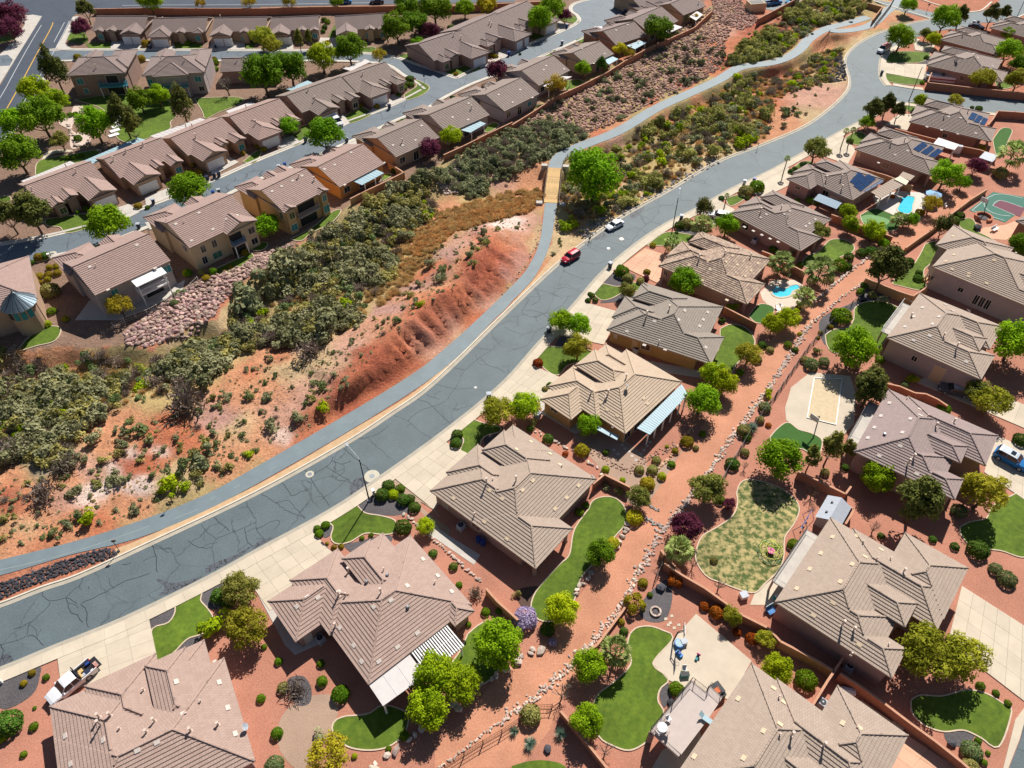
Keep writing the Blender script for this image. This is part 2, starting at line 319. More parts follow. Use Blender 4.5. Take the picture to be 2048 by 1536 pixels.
DABS=[(740,770,26,'deep'),(775,745,28,'deep'),(800,722,28,'deep'),(825,702,26,'red'),(850,680,28,'deep'),(880,655,28,'deep'),(905,632,26,'deep'),(930,606,26,'red'),(950,584,24,'deep'),(975,560,22,'deep'),(1000,535,22,'deep'),(1020,512,20,'red'),(1040,490,18,'purple'),(720,785,22,'red'),(690,800,22,'deep'),(880,600,14,'orange'),(840,630,14,'orange'),(920,560,14,'orange'),(955,520,12,'orange'),(790,670,14,'orange'),(100,1060,60,'orange'),(180,1040,40,'red'),(90,1090,40,'red'),(40,1100,50,'orange'),(250,1000,40,'orange'),(170,1010,20,'pale'),(200,980,22,'pale'),(230,965,20,'pale'),(265,965,22,'pale'),(290,960,20,'pale'),(260,980,18,'orange'),(270,925,30,'deep'),(300,935,30,'red'),(240,930,15,'pale'),(270,905,14,'pale'),(320,905,16,'pale'),
 (330,880,45,'red'),(370,880,40,'red'),(240,850,45,'orange'),(210,870,40,'orange'),(440,830,40,'purple'),(420,845,30,'purple'),(460,800,40,'orange'),(330,850,30,'red'),(180,930,30,'pink'),(140,960,30,'orange'),(60,1000,40,'orange'),(30,1000,30,'deep'),(130,1010,30,'pink'),(60,1060,30,'tan'),
 (420,930,30,'orange'),(360,960,30,'tan'),(470,900,40,'orange'),(520,870,40,'orange'),(560,870,22,'pale'),(600,880,40,'red'),(640,850,40,'red'),(680,800,35,'deep'),(720,790,40,'red'),(570,820,50,'pink'),(640,780,50,'pink'),(480,860,40,'tan'),(540,790,45,'orange'),(610,730,50,'tan'),(560,900,30,'orange'),(700,810,30,'deep'),
 (760,740,35,'deep'),(800,700,35,'red'),(840,660,35,'red'),(880,640,35,'red'),(920,610,30,'red'),(950,570,30,'deep'),(985,530,30,'deep'),(1010,510,35,'red'),(1040,490,30,'orange'),(790,730,30,'red'),(850,690,35,'pink'),(900,655,30,'pink'),(960,600,30,'pink'),(760,680,40,'orange'),(820,620,30,'orange'),(880,590,25,'orange'),(930,540,25,'orange'),(960,490,28,'red'),
 (980,470,20,'orange'),(1000,455,26,'pale'),(960,470,24,'purple'),(930,500,26,'pink'),(900,530,28,'purple'),(860,560,26,'red'),(870,580,24,'purple'),(820,590,26,'purple'),(780,640,30,'purple'),(740,680,30,'pink'),(700,710,35,'pink'),(660,720,30,'tan'),(1020,445,22,'pale'),(1040,460,24,'pink'),(1035,520,20,'purple'),(1010,545,18,'purple'),(960,640,30,'red'),(1050,440,20,'pink'),
 (50,710,30,'orange'),(130,700,30,'orange'),(560,700,25,'red'),(520,720,25,'orange'),(480,745,25,'orange'),(570,690,20,'deep'),(500,740,20,'red'),(640,590,30,'straw'),(700,610,40,'straw'),(760,560,40,'straw'),(800,520,40,'straw'),(850,470,40,'orange'),(900,420,40,'orange'),(950,400,30,'straw'),(1040,380,40,'orange'),(1080,390,30,'orange'),(1000,345,30,'pink'),(1060,340,30,'orange'),
 (1070,500,15,'tan'),(1110,470,26,'tan'),(1120,520,20,'orange'),(1110,500,22,'tan'),(1130,480,22,'tan'),(1150,460,22,'orange'),(1170,470,22,'tan'),(1085,545,16,'orange'),(1135,420,25,'straw'),(1240,400,40,'straw'),(1180,410,40,'straw'),(1320,370,40,'straw'),(1220,350,30,'orange'),(1300,330,40,'straw'),(1400,320,40,'tan'),(1350,340,30,'straw'),(1260,380,40,'tan'),
 (1180,300,20,'orange'),(1230,280,16,'pink'),(1330,230,14,'orange'),(1400,200,14,'orange'),(1370,165,16,'red'),(1440,130,20,'red'),(1300,200,14,'red'),(1240,245,16,'orange'),(1200,262,14,'red'),(1450,60,28,'pink'),(1500,60,30,'deep'),(1510,80,24,'red'),(1480,80,24,'red'),(1440,100,26,'red'),(1550,50,30,'deep'),(1560,60,22,'deep'),
 (1560,165,28,'deep'),(1600,140,24,'deep'),(1545,200,28,'red'),(1560,230,26,'orange'),(1600,200,34,'pink'),(1640,180,30,'pink'),(1660,190,28,'pink'),(1610,235,28,'tan'),(1580,250,28,'orange'),(1650,150,26,'tan'),(1540,160,22,'orange'),(1520,300,26,'orange'),(1540,255,20,'orange'),(1630,140,24,'straw'),(1640,70,22,'orange'),(1700,60,20,'orange'),(1720,75,16,'tan'),(1770,40,18,'orange'),(1600,130,20,'straw'),(1660,110,26,'straw'),(1570,20,28,'soil'),(1780,10,20,'tan'),
 (0,860,40,'olive'),(60,900,40,'olive'),(100,920,30,'grey'),(300,780,40,'straw'),(380,770,40,'straw'),(200,800,40,'olive'),(120,830,40,'olive'),(20,950,30,'orange'),(430,700,30,'straw'),(350,680,20,'tan'),(460,640,26,'tan')]
def build_ground():
    xs=np.concatenate([np.arange(-330,-190,6.0),np.arange(-190,215,.62),np.arange(215,340,6.0)]); ys=np.concatenate([np.arange(12,22,2.0),np.arange(22,262,.62),np.arange(262,400,6.0)])
    X,Y=np.meshgrid(xs,ys); nx,ny=len(xs),len(ys)
    u,v=PX(X,Y,0*X)
    need=inside([(p[0],p[1]) for p in [(-320,1200),(-320,640),(400,480),(800,330),(1100,150),(1330,20),(1400,-30),(1900,-30),(1860,60),(1730,220),(1300,440),(600,960),(0,1200)]],u,v)
    Z=np.full(X.shape,-.04); Z[need]=HT(X[need],Y[need])
    col=np.zeros(X.shape+(3,)); col[:]=CL['garden']
    left=inside([(-400,700),(60,700),(300,690),(470,575),(700,410),(860,340),(1010,262),(1140,172),(1400,20),(1440,-60),(-400,-60)],u,v)
    col[left]=CL['soil']
    wash=inside(WASH,u+8*(vnoise(X,Y,2.5,2)-.5),v+8*(vnoise(X+9,Y+30,2.5,2)-.5))
    n1=vnoise(X,Y,5,3); n2=vnoise(X+100,Y+40,3,3)
    wc=np.array(CL['olive'])*(1-n1[...,None])+np.array(CL['straw'])*n1[...,None]
    acc=np.zeros(X.shape+(3,)); ws=np.full(X.shape,.12)
    acc+=wc*ws[...,None]
    uu=u+46*(vnoise(X+33,Y+7,4,4)-.5); vv=v+36*(vnoise(X+70,Y+90,4,4)-.5)
    for (du,dv,r,c) in DABS:
        m=(abs(uu-du)<2.2*r) & (abs(vv-dv)<1.8*r) & wash
        w=(6 if c=='deep' else 7 if c=='pale' else 3)*np.exp(-(((uu[m]-du)/r) ** 2+((vv[m]-dv)/(r*.75)) ** 2)*1.6)
        acc[m]+=w[:,None]*np.array(CL[c]); ws[m]+=w
    colw=acc/ws[...,None]
    col[wash]=colw[wash]
    col*=(.82+.36*vnoise(X+11,Y,1.1,2))[...,None]
    idx=np.arange(nx*ny).reshape(ny,nx)
    q=np.stack([idx[:-1,:-1],idx[:-1,1:],idx[1:,1:],idx[1:,:-1]],-1).reshape(-1,4)
    me=bpy.data.meshes.new('ground'); V=np.stack([X,Y,Z],-1).reshape(-1,3)
    me.vertices.add(len(V)); me.vertices.foreach_set('co',V.astype(np.float32).ravel())
    me.loops.add(q.size); me.loops.foreach_set('vertex_index',q.astype(np.int32).ravel())
    me.polygons.add(len(q)); me.polygons.foreach_set('loop_start',np.arange(0,q.size,4,dtype=np.int32)); me.update(calc_edges=True)
    me.polygons.foreach_set('use_smooth',np.ones(len(q),bool))
    ca=me.color_attributes.new('soil','FLOAT_COLOR','POINT'); ca.data.foreach_set('color',np.concatenate([col.reshape(-1,3),np.ones((len(V),1))],1).astype(np.float32).ravel())
    m=mat('ground_soil',(.4,.2,.1),.95,0); N=m.node_tree.nodes; L=m.node_tree.links; b=N['Principled BSDF']
    vc=N.new('ShaderNodeVertexColor'); vc.layer_name='soil'; g=N.new('ShaderNodeNewGeometry')
    n=N.new('ShaderNodeTexNoise'); n.inputs['Scale'].default_value=2.2; n.inputs['Detail'].default_value=10; n.inputs['Roughness'].default_value=.7; L.new(g.outputs['Position'],n.inputs['Vector'])
    rp=N.new('ShaderNodeMapRange'); rp.inputs['From Min'].default_value=.3; rp.inputs['From Max'].default_value=.7; rp.inputs['To Min'].default_value=.62; rp.inputs['To Max'].default_value=1.35; L.new(n.outputs[0],rp.inputs[0])
    vm=N.new('ShaderNodeVectorMath'); vm.operation='SCALE'; L.new(vc.outputs[0],vm.inputs[0]); L.new(rp.outputs[0],vm.inputs['Scale']); L.new(vm.outputs[0],b.inputs['Base Color'])
    bp=N.new('ShaderNodeBump'); bp.inputs['Distance'].default_value=.25; L.new(n.outputs[0],bp.inputs['Height']); L.new(bp.outputs[0],b.inputs['Normal'])
    me.materials.append(m); o=link('ground',me); o['kind']='structure'
    k=MB()
    for (a,b2,c,d) in ((-1500,-200,-325,1800),(335,-200,1500,1800),(-325,394,335,1800),(-325,-200,335,14)): k.face([(a,b2,-.05),(c,b2,-.05),(c,d,-.05),(a,d,-.05)])
    o=k.build('outer_ground',mat('outer_soil',(.26,.16,.11),.95,.3,.2)); o['kind']='structure'
build_ground()
# ------------------------------------------------------------ flat sheets
_fz=[0.0]
def sheet(name,pxs,z,m,smooth=False,thick=None,parent=None,world=False,kind='structure',jitter=True):
    if smooth: pxs=smooth_px(pxs)
    w=pxs if world else wl_(pxs)
    _fz[0]=(_fz[0]+.0007) % .0035; z=z+(_fz[0] if jitter else 0); b=MB()
    b.prism(w,-.06 if thick is None else z-thick,z)
    o=b.build(name,m,parent)
    if kind and parent is None: o['kind']=kind
    return o
def strip(name,A,B,z,m,z0=-.06,world=False,parent=None,kind='structure'):
    """ribbon between two edge lines"""
    b=MB(); n=min(len(A),len(B))
    for i in range(n-1):
        q=[(*A[i],z),(*B[i],z),(*B[i+1],z),(*A[i+1],z)]
        a=sum(q[j][0]*q[(j+1) % 4][1]-q[(j+1) % 4][0]*q[j][1] for j in range(4))
        b.face(q if a>0 else q[::-1])
        if z0 is not None:
            b.face([(*A[i],z0),(*A[i+1],z0),(*A[i+1],z),(*A[i],z)]); b.face([(*B[i+1],z0),(*B[i],z0),(*B[i],z),(*B[i+1],z)])
    o=b.build(name,m,parent)
    if kind and parent is None: o['kind']=kind
    return o
def sm(px,n=5): return wl_(smooth_px(px,False,n))
def pair(px,d0,d1,n=5,step=None):
    w=sm(px,n)
    if step: w=resample(w,step)
    return offset_line(w,d0),offset_line(w,d1)
wL,wR=sm(ML),sm(MR)
lastL=wl_([(1863,40)])[0]
poly=wL+wl_([(1890,55),(1870,62),(1830,76)])+sm(MR2)[::-1]+wR[::-1]
sheet('main_road',poly,.02,M_asph,world=True)
cl=offset_line(wL,0); strip('gutter_pan',offset_line(wL,-.02),offset_line(wL,.62),.045,M_gut)
strip('road_kerb',offset_line(wL,.63),offset_line(wL,.86),.15,M_curb)
VG=[p for p in wL[:62]]
strip('gutter_pan',offset_line(wR,.02),offset_line(wR,-.6),.046,M_gut)
def slabs(name,line,d0,d1,step,z,m,lab=None,joint=.016):
    """a walk of separate concrete slabs along a line"""
    w=resample(line,step/3); e=empty(name,(*w[0],0)); e['kind']='structure'
    A,B=offset_line(w,d0),offset_line(w,d1); ox,oy=w[0]
    for i in range(0,len(w)-3,3):
        b=MB()
        pa=A[i:i+4]; pb=B[i:i+4]
        sh=lambda p,q,t: (p[0]+(q[0]-p[0])*t,p[1]+(q[1]-p[1])*t)
        k=joint/(step/3)/2
        pa=[sh(pa[0],pa[1],k)]+pa[1:3]+[sh(pa[3],pa[2],k)]; pb=[sh(pb[0],pb[1],k)]+pb[1:3]+[sh(pb[3],pb[2],k)]
        b.prism([(p[0]-ox,p[1]-oy) for p in pa+pb[::-1]],-.06,z+random.uniform(-.002,.002)); b.build('slab',m,e)
slabs('pavement',wR,-.62,-2.15,2.4,.135,M_conc)
w2=sm(MR2); strip('gutter_pan',offset_line(w2,.02),offset_line(w2,-.5),.047,M_gut); slabs('pavement',w2,-.52,-2.0,2.4,.135,M_conc)
TL,TR=sm(PTL,6),sm(PTR,6)
strip('trail',TL,TR,.03,M_path)
vg=wl_([(-140,1208),(0,1165),(60,1146),(130,1122),(235,1094),(300,1070),(512,971),(847,770),(994,636),(1050,580)]); vgr=wl_([(-140,1250),(0,1206),(60,1184),(130,1160),(235,1112),(300,1084),(512,984),(869,762),(1018,616),(1060,580)])
cc=MB()
k0=sm([(230,1098),(300,1070),(512,971),(700,862),(847,770),(994,636),(1048,580),(1080,545),(1110,510),(1130,495)]); k1=sm([(236,1118),(304,1084),(512,985),(700,876),(862,768),(1016,617),(1066,572),(1112,530),(1140,508),(1165,490)])
strip('sandy_verge',k0,k1,.012,M_tan)
pe=sm(PN,5); strip('trail',offset_line(pe,1.55),offset_line(pe,-1.55),.03,M_path)
pe=sm(PN2,5); strip('trail',offset_line(pe,1.5),offset_line(pe,-1.5),.034,M_path)
for a in ((62,'t'),): pass
def ribbon(b,line,wd,z,wj=0):
    A,B=offset_line(line,wd/2),offset_line(line,-wd/2)
    for i in range(len(line)-1):
        b.face([(*A[i+1],z),(*A[i],z),(*B[i],z),(*B[i+1],z)])
b=MB(); ribbon(b,sm([(-60,1152),(0,1140),(100,1117),(200,1087),(300,1052)]),.09,.036)
for t in [(345,1040,372,1028),(372,1029,395,1019),(420,1000,432,993),(468,976,480,970),(540,940,552,933),(595,907,606,901),(640,880,650,874),(700,846,712,838)]: ribbon(b,wl_([(t[0],t[1]),(t[2],t[3])]),.09,.036)
o=b.build('trail_centre_line',M_lineold); o['kind']='structure'
CR=[[(85,1184),(85,1192),(93,1200),(105,1202),(120,1198),(133,1195),(145,1183),(158,1172),(165,1162),(166,1152)],[(133,1195),(138,1212),(139,1222),(155,1232),(166,1246)],[(133,1195),(150,1206),(163,1207)],[(163,1207),(172,1222),(174,1240),(176,1257)],[(163,1207),(200,1190),(250,1163),(300,1148)],[(0,1290),(20,1284),(50,1275),(55,1262),(62,1245),(95,1215),(101,1203)],[(55,1273),(66,1271),(80,1284),(90,1296)],[(0,1290),(6,1300),(7,1315),(10,1325)],[(62,1245),(40,1255),(20,1263)],
 [(305,1092),(310,1105),(314,1118),(313,1135),(314,1150)],[(305,1092),(320,1098),(352,1098)],[(404,1049),(412,1063),(432,1078),(425,1094),(430,1125),(432,1145)],[(432,1078),(463,1066),(490,1055),(512,1045)],[(425,1094),(400,1096),(375,1080)],[(430,1034),(445,1050),(463,1066)],[(490,1057),(493,1080),(505,1095)],[(493,1004),(500,1020),(512,1040)],[(512,1060),(530,1050),(552,1040),(560,1046),(548,1060)],[(522,987),(540,998),(552,1006),(570,1020),(600,1032),(612,1040)],[(565,965),(575,978),(583,993),(600,985),(625,975)],[(552,1006),(575,1001),(590,1016),(615,1040)],[(512,1040),(514,1060),(525,1075),(535,1085)],[(610,940),(622,955),(630,972),(645,992),(660,1013)],[(640,1002),(665,984),(690,962),(703,955)],[(618,953),(650,935),(664,922),(666,910)],[(652,932),(670,945),(690,956),(704,966)],[(664,922),(685,928),(706,921)],[(685,928),(690,941),(680,950),(668,957)],
 [(687,896),(705,912),(730,932),(755,955)],[(787,831),(815,842),(838,861),(866,879)],[(835,799),(855,805),(872,820),(890,838),(902,849)],[(815,842),(840,822),(862,814),(880,808),(895,800),(900,790),(910,778),(915,768)],[(853,790),(880,800)],[(870,768),(912,778),(950,776)],[(915,768),(930,740),(960,715),(985,700)],[(930,740),(905,735),(890,728)],[(960,715),(975,730),(1000,738),(1015,748)],[(1024,700),(1055,690),(1075,660),(1090,655),(1100,640)],[(1000,690),(985,672),(990,655),(1024,640)],[(1010,655),(1040,668),(1060,665),(1075,661)],[(1060,575),(1090,583),(1105,588),(1130,600)],[(1070,578),(1080,598),(1060,612)],[(1105,588),(1125,575),(1150,580),(1170,585)],[(1124,540),(1140,548),(1170,560)],[(1150,520),(1190,528),(1215,520)],[(1185,490),(1205,497),(1230,500)],[(1100,625),(1125,610),(1138,590)],[(1050,620),(1080,625),(1100,640),(1110,655)],[(940,690),(960,697),(985,700),(990,690)],[(1200,480),(1225,470),(1260,480)],[(1280,430),(1300,440),(1290,452)],
 [(245,1130),(262,1126)],[(66,1104),(68,1122),(62,1142)],[(293,1038),(295,1052),(304,1067)],[(490,948),(500,960),(510,972)],[(972,624),(997,634)],[(760,795),(778,808)],[(0,505),(40,500),(70,495),(92,478)],[(70,495),(85,505)],[(135,498),(137,480),(142,470),(170,468)],[(142,470),(135,456)],[(250,440),(265,448),(290,450),(300,470)],[(290,450),(310,430),(335,408)],[(435,375),(450,385),(480,382)],[(560,330),(575,322),(590,300)],[(760,240),(790,232),(810,214)],[(180,1178),(176,1168)],[(100,1300),(90,1296)]]
b=MB()
for c in CR:
    w=resample(sm(c,3),.5); w=[(p[0]+random.uniform(-.09,.09),p[1]+random.uniform(-.09,.09)) for p in w]
    if len(w)>1: ribbon(b,w,random.uniform(.055,.10),.0285 if c[0][1]<1e9 else 0)
for c in CR[:45]:
    w=resample(sm(c,3),.5)
    for _ in range(1):
        if len(w)<6: continue
        p=random.choice(w[1:-1]); a=random.uniform(0,6.28); q=[p]
        for k in range(random.randint(2,5)): a+=random.uniform(-.5,.5); q.append((q[-1][0]+.45*math.cos(a),q[-1][1]+.45*math.sin(a)))
        if inside([(x_,y_) for x_,y_ in poly],np.array([q[-1][0]]),np.array([q[-1][1]]))[0]: ribbon(b,q,.05,.0295)
o=b.build('road_crack_sealant',M_tar); o['kind']='structure'
M_craze=road_mat('crazed_asphalt',(.085,.095,.11),1.0,1.3); 
for n_ in M_craze.node_tree.nodes:
    if n_.type=='MAP_RANGE' and abs(n_.inputs['From Min'].default_value-.42)<1e-4: n_.inputs['From Min'].default_value=0; n_.inputs['From Max'].default_value=.05
    if n_.type=='MAP_RANGE' and abs(n_.inputs['From Min'].default_value-.006)<1e-4: n_.inputs['From Max'].default_value=.07; n_.inputs['From Min'].default_value=.02
for pl in ([(700,990),(703,966),(722,955),(738,962),(755,955),(752,965),(716,987)],[(313,1160),(325,1160),(345,1166),(380,1160),(405,1152),(380,1168),(335,1188),(318,1190),(330,1175)],[(505,1095),(520,1082),(545,1075),(535,1082),(512,1096)],[(0,1318),(12,1308),(28,1318),(10,1328),(0,1331)],[(410,1140),(425,1128),(470,1110),(500,1094),(480,1112),(420,1144)],[(1170,470),(1195,463),(1215,470),(1190,480)],[(1262,418),(1290,412),(1276,432),(1262,436)]): sheet('crazed_asphalt_patch',pl,.0245,M_craze,True)
for (u,v,r) in ((619.5,948.5,.62),(744,952.5,1.15),(951,775,.35),(1243,478,.7),(1217,497,.5),(104,508,.9)):
    x,y=P(u,v); b=MB(); b.cyl(x,y,-.05,.034,r,28,0); b.cyl(x,y,.02,.040,min(.4,r*.55),20,1); o=b.build('manhole_cover',[mat('manhole_ring',(.52,.48,.38),.85,.1,3) if u<760 else mat('manhole_dull',(.25,.24,.21),.85,.1,3),M_metal]); 
    tag(o,{619:'smaller round manhole in a pale ring on the near stretch of main road',744:'largest manhole in a pale ring by the foot of the near street lamp',951:'tiny round cover near the gutter before the blue and white bin',1243:'round manhole in the main road behind the white saloon car',1217:'second faint round cover near the white saloon car',104:'round manhole in the left street beside the corner bushes'}[int(u)],'manhole')
# ------------------------------------------------------------ other roads
NL=[(-80,500),(0,492),(92,476),(175,456),(242,435),(342,398),(430,362),(512,325),(597,290),(682,252),(742,230),(807,203),(856,177)]
NL2=[(917,157),(949,141),(987,125),(1024,106),(1070,86),(1106,72),(1144,55),(1162,42),(1157,30),(1146,22),(1147,12),(1164,4),(1199,-2),(1235,2),(1256,14),(1259,26),(1249,38),(1219,48),(1179,67),(1119,95),(1056,122),(1024,137),(949,163),(887,193),(847,217),(794,237),(712,275),(649,302),(587,330),(512,358),(430,398),(380,418),(292,452),(212,484),(160,501),(102,511),(60,521),(0,530),(-80,540)]
SN=[(98,102),(122,101),(282,101),(512,102),(640,103),(722,108),(760,111),(800,119),(829,130),(869,143),(905,156),(917,157)]
SS=[(856,177),(834,160),(812,150),(777,128),(720,122),(640,120),(512,120),(282,119),(130,120),(96,124)]
sheet('left_street',sm(NL,4)+sm(SS,4)+sm(SN,4)+sm(NL2,4),.02,M_asph2,world=True)
for nm,l,d in (('a',NL,-1),('b',NL2,-1),('c',SN,-1),('d',SS,-1)):
    w=sm(l,4); s_=1 if nm != 'd' else 1
    strip('gutter_pan',offset_line(w,0),offset_line(w,.55),.048,M_curb)
    slabs('pavement',w,.57,1.25,3.2,.13,M_conc2)
sheet('arterial_road',[(150,28),(146,36),(128,72),(118,100),(92,142),(60,205),(20,270),(-60,420),(-160,420),(-80,250),(0,172),(40,103),(82,33),(60,29),(-160,29),(-160,-60),(520,-60),(520,2),(235,3),(238,14),(520,14),(520,16),(235,16)],.02,M_art)
sheet('top_road',[(236,14),(520,13),(1030,4),(1030,-50),(236,-50)],.024,M_art)
b=MB()
for l,m_,wd in (([(106,45),(100,60),(68,118),(40,170),(12,220),(-20,270)],0,.28),([(83,50),(60,88),(30,142),(5,188),(-20,225)],1,.14),([(139,42),(120,80),(90,135),(60,185),(30,232),(0,280)],1,.14),([(129,45),(108,84)],1,.14),([(245,11),(330,10),(520,9),(760,5)],1,.14)):
    q=MB(); ribbon(q,sm(l,4),wd,.0285); n0=len(b.v); b.v+=q.v; b.f+=[tuple(i+n0 for i in f) for f in q.f]; b.m+=[m_]*len(q.f); b.uv+=q.uv
o=b.build('arterial_lane_lines',[M_yel,M_line]); o['kind']='structure'
sheet('corner_pavement',[(-120,190),(-10,120),(30,80),(50,50),(36,34),(66,30),(84,33),(60,72),(30,120),(0,168),(-40,225)],.12,M_conc2); sheet('corner_pavement',[(0,112),(16,110),(26,120),(20,132),(0,133)],.126,M_asph2)
sheet('corner_pavement',[(146,34),(158,33),(150,52),(136,74),(130,88),(142,97),(165,99),(122,101),(112,96),(122,80)],.12,M_conc2)
sheet('corner_pavement',[(86,155),(94,158),(60,215),(20,280),(-20,345),(-30,340),(14,270),(50,214)],.12,M_conc2)
sheet('side_street',[(1762,198),(1769,172),(1785,172),(1853,182),(1950,190),(2120,204),(2120,243),(2048,232),(1950,222),(1858,212),(1788,203),(1750,216)],.024,M_asph)
w=sm([(1788,203),(1858,212),(1950,222),(2048,233),(2120,243)],4); slabs('pavement',w,-.1,-1.6,2.6,.13,M_conc)
w=sm([(1785,172),(1820,178),(1853,182)],4); slabs('pavement',w,.1,1.6,2.6,.134,M_conc)
sheet('top_cross_road',[(1740,-2),(1800,8),(1850,22),(1885,28),(1905,26),(1962,24),(1990,10),(2010,-10),(2140,-10),(2140,-3),(2060,24),(2020,40),(2000,44),(1960,46),(1935,58),(1900,58),(1860,64),(1820,50),(1863,39),(1845,34),(1800,22),(1770,12)],.0285,M_asph)
for l in ([(1838,-2),(1870,9),(1900,18),(1925,25),(1950,24),(1966,20),(1985,4)],[(2100,0),(2060,22),(2035,34),(2015,42)],[(1745,2),(1785,14),(1830,28),(1862,38)]):
    w=sm(l,4); strip('road_kerb',w,offset_line(w,.5),.12,M_curb)
sheet('car_park',[(1484,-12),(1500,10),(1530,18),(1560,24),(1600,12),(1640,-12)],.02,M_asph)
sheet('corner_road',[(2040,1480),(2048,1445),(2200,1500),(2200,1620),(2000,1620),(2018,1536)],.02,M_asph)
sheet('kerb_apron',[(2030,1440),(2060,1400),(2140,1400),(2140,1470),(2048,1445),(2038,1480),(2016,1536),(2000,1600),(1990,1600),(2010,1520)],.1,M_conc)
# ------------------------------------------------------------ gravel and paving beds
def bed(px,m,z=.006,smooth=True,name='gravel_bed'): return sheet(name,px,z,m,smooth)
AL=[(870,1536),(1040,1536),(1100,1460),(1171,1305),(1249,1208),(1276,1148),(1324,1064),(1389,990),(1429,932),(1474,868),(1536,785),(1580,725),(1620,655),(1676,603),(1736,560),(1811,500),(1861,462),(1900,430),(1950,396),(1930,384),(1895,400),(1836,441),(1771,491),(1711,534),(1651,584),(1598,624),(1560,660),(1530,690),(1505,735),(1474,770),(1449,805),(1411,843),(1361,908),(1299,1003),(1262,1050),(1228,1105),(1160,1190),(1090,1290),(1010,1330),(930,1440),(870,1490)]
sheet('yard_gravel',[(-300,1420),(0,1362),(300,1235),(660,1062),(880,890),(1010,800),(1060,735),(1110,672),(1170,605),(1240,532),(1290,496),(1390,426),(1462,378),(1611,304),(1720,243),(1790,208),(1860,214),(2048,236),(2500,290),(3000,1800),(-600,1800)],-.006,M_red)
sheet('gravel_alley',AL,.004,M_redl)
for px in ([(300,1235),(345,1210),(350,1232),(335,1248),(305,1258)],[(400,1185),(415,1178),(455,1150),(470,1175),(440,1215),(415,1215),(402,1200)],[(340,1315),(360,1292),(385,1270),(405,1268),(395,1285),(365,1300)],[(622,1060),(645,1042),(660,1048),(668,1060),(655,1075),(640,1072)],[(718,1010),(735,990),(780,995),(825,1015),(800,1030),(760,1030),(730,1025)],[(688,1092),(720,1082),(760,1072),(785,1074),(770,1095),(720,1110)],[(915,868),(930,870),(928,882),(918,886),(905,880),(890,886)],[(1005,852),(985,860),(968,878),(975,892),(1000,870)],[(1205,562),(1235,545),(1270,550),(1262,565),(1225,572)],[(1200,605),(1235,590),(1270,585),(1262,600),(1225,605)],[(1110,690),(1125,672),(1150,680),(1150,695),(1115,697)],[(0,1370),(30,1345),(78,1333),(80,1350),(68,1385),(30,1412),(0,1415)],[(575,1360),(605,1352),(622,1375),(620,1405),(598,1412),(585,1395)],[(1718,590),(1745,575),(1775,590),(1775,602),(1725,605)],[(1890,1460),(1945,1455),(1950,1470),(1935,1490),(1900,1490)],[(1838,125),(1860,112),(1868,125),(1842,128)],[(1850,870),(1852,865),(1855,868)],[(1320,1385),(1335,1365),(1342,1390),(1330,1415),(1322,1405)],[(1650,690),(1640,640),(1700,608),(1735,600),(1705,620),(1668,656)],[(1430,500),(1370,505),(1345,490),(1360,478),(1400,470)],[(1354,458),(1375,442),(1395,452),(1392,470),(1364,472)],[(1280,1210),(1330,1160),(1345,1190),(1330,1240),(1290,1240)]): bed(px,M_blk,.022)
bed([(622,1000),(700,960),(760,990),(860,1010),(862,1030),(835,1040)],M_red,.01,False)
for px in ([(770,955),(805,962),(862,1000),(840,1010),(875,1040),(900,1060),(880,1070),(830,1010),(790,985)],[(1150,870),(1190,880),(1260,935),(1350,915),(1360,905),(1300,1000),(1265,1010),(1225,965),(1160,890)],[(560,1440),(600,1400),(660,1390),(675,1430),(640,1500),(600,1540),(560,1500)],[(1160,855),(1200,850),(1280,905),(1290,935),(1240,940),(1190,890)]): bed(px,M_brown,.014)
bed([(1035,1180),(1085,1175),(1060,1215),(1040,1210)],M_mulch,.012); 
for px in ([(930,960),(1000,1010),(1060,1120),(1040,1160),(985,1130),(920,1060),(860,1030)],[(1130,855),(1250,930),(1330,890),(1400,880),(1390,850),(1300,890),(1200,880)]): bed(px,M_red,.011)
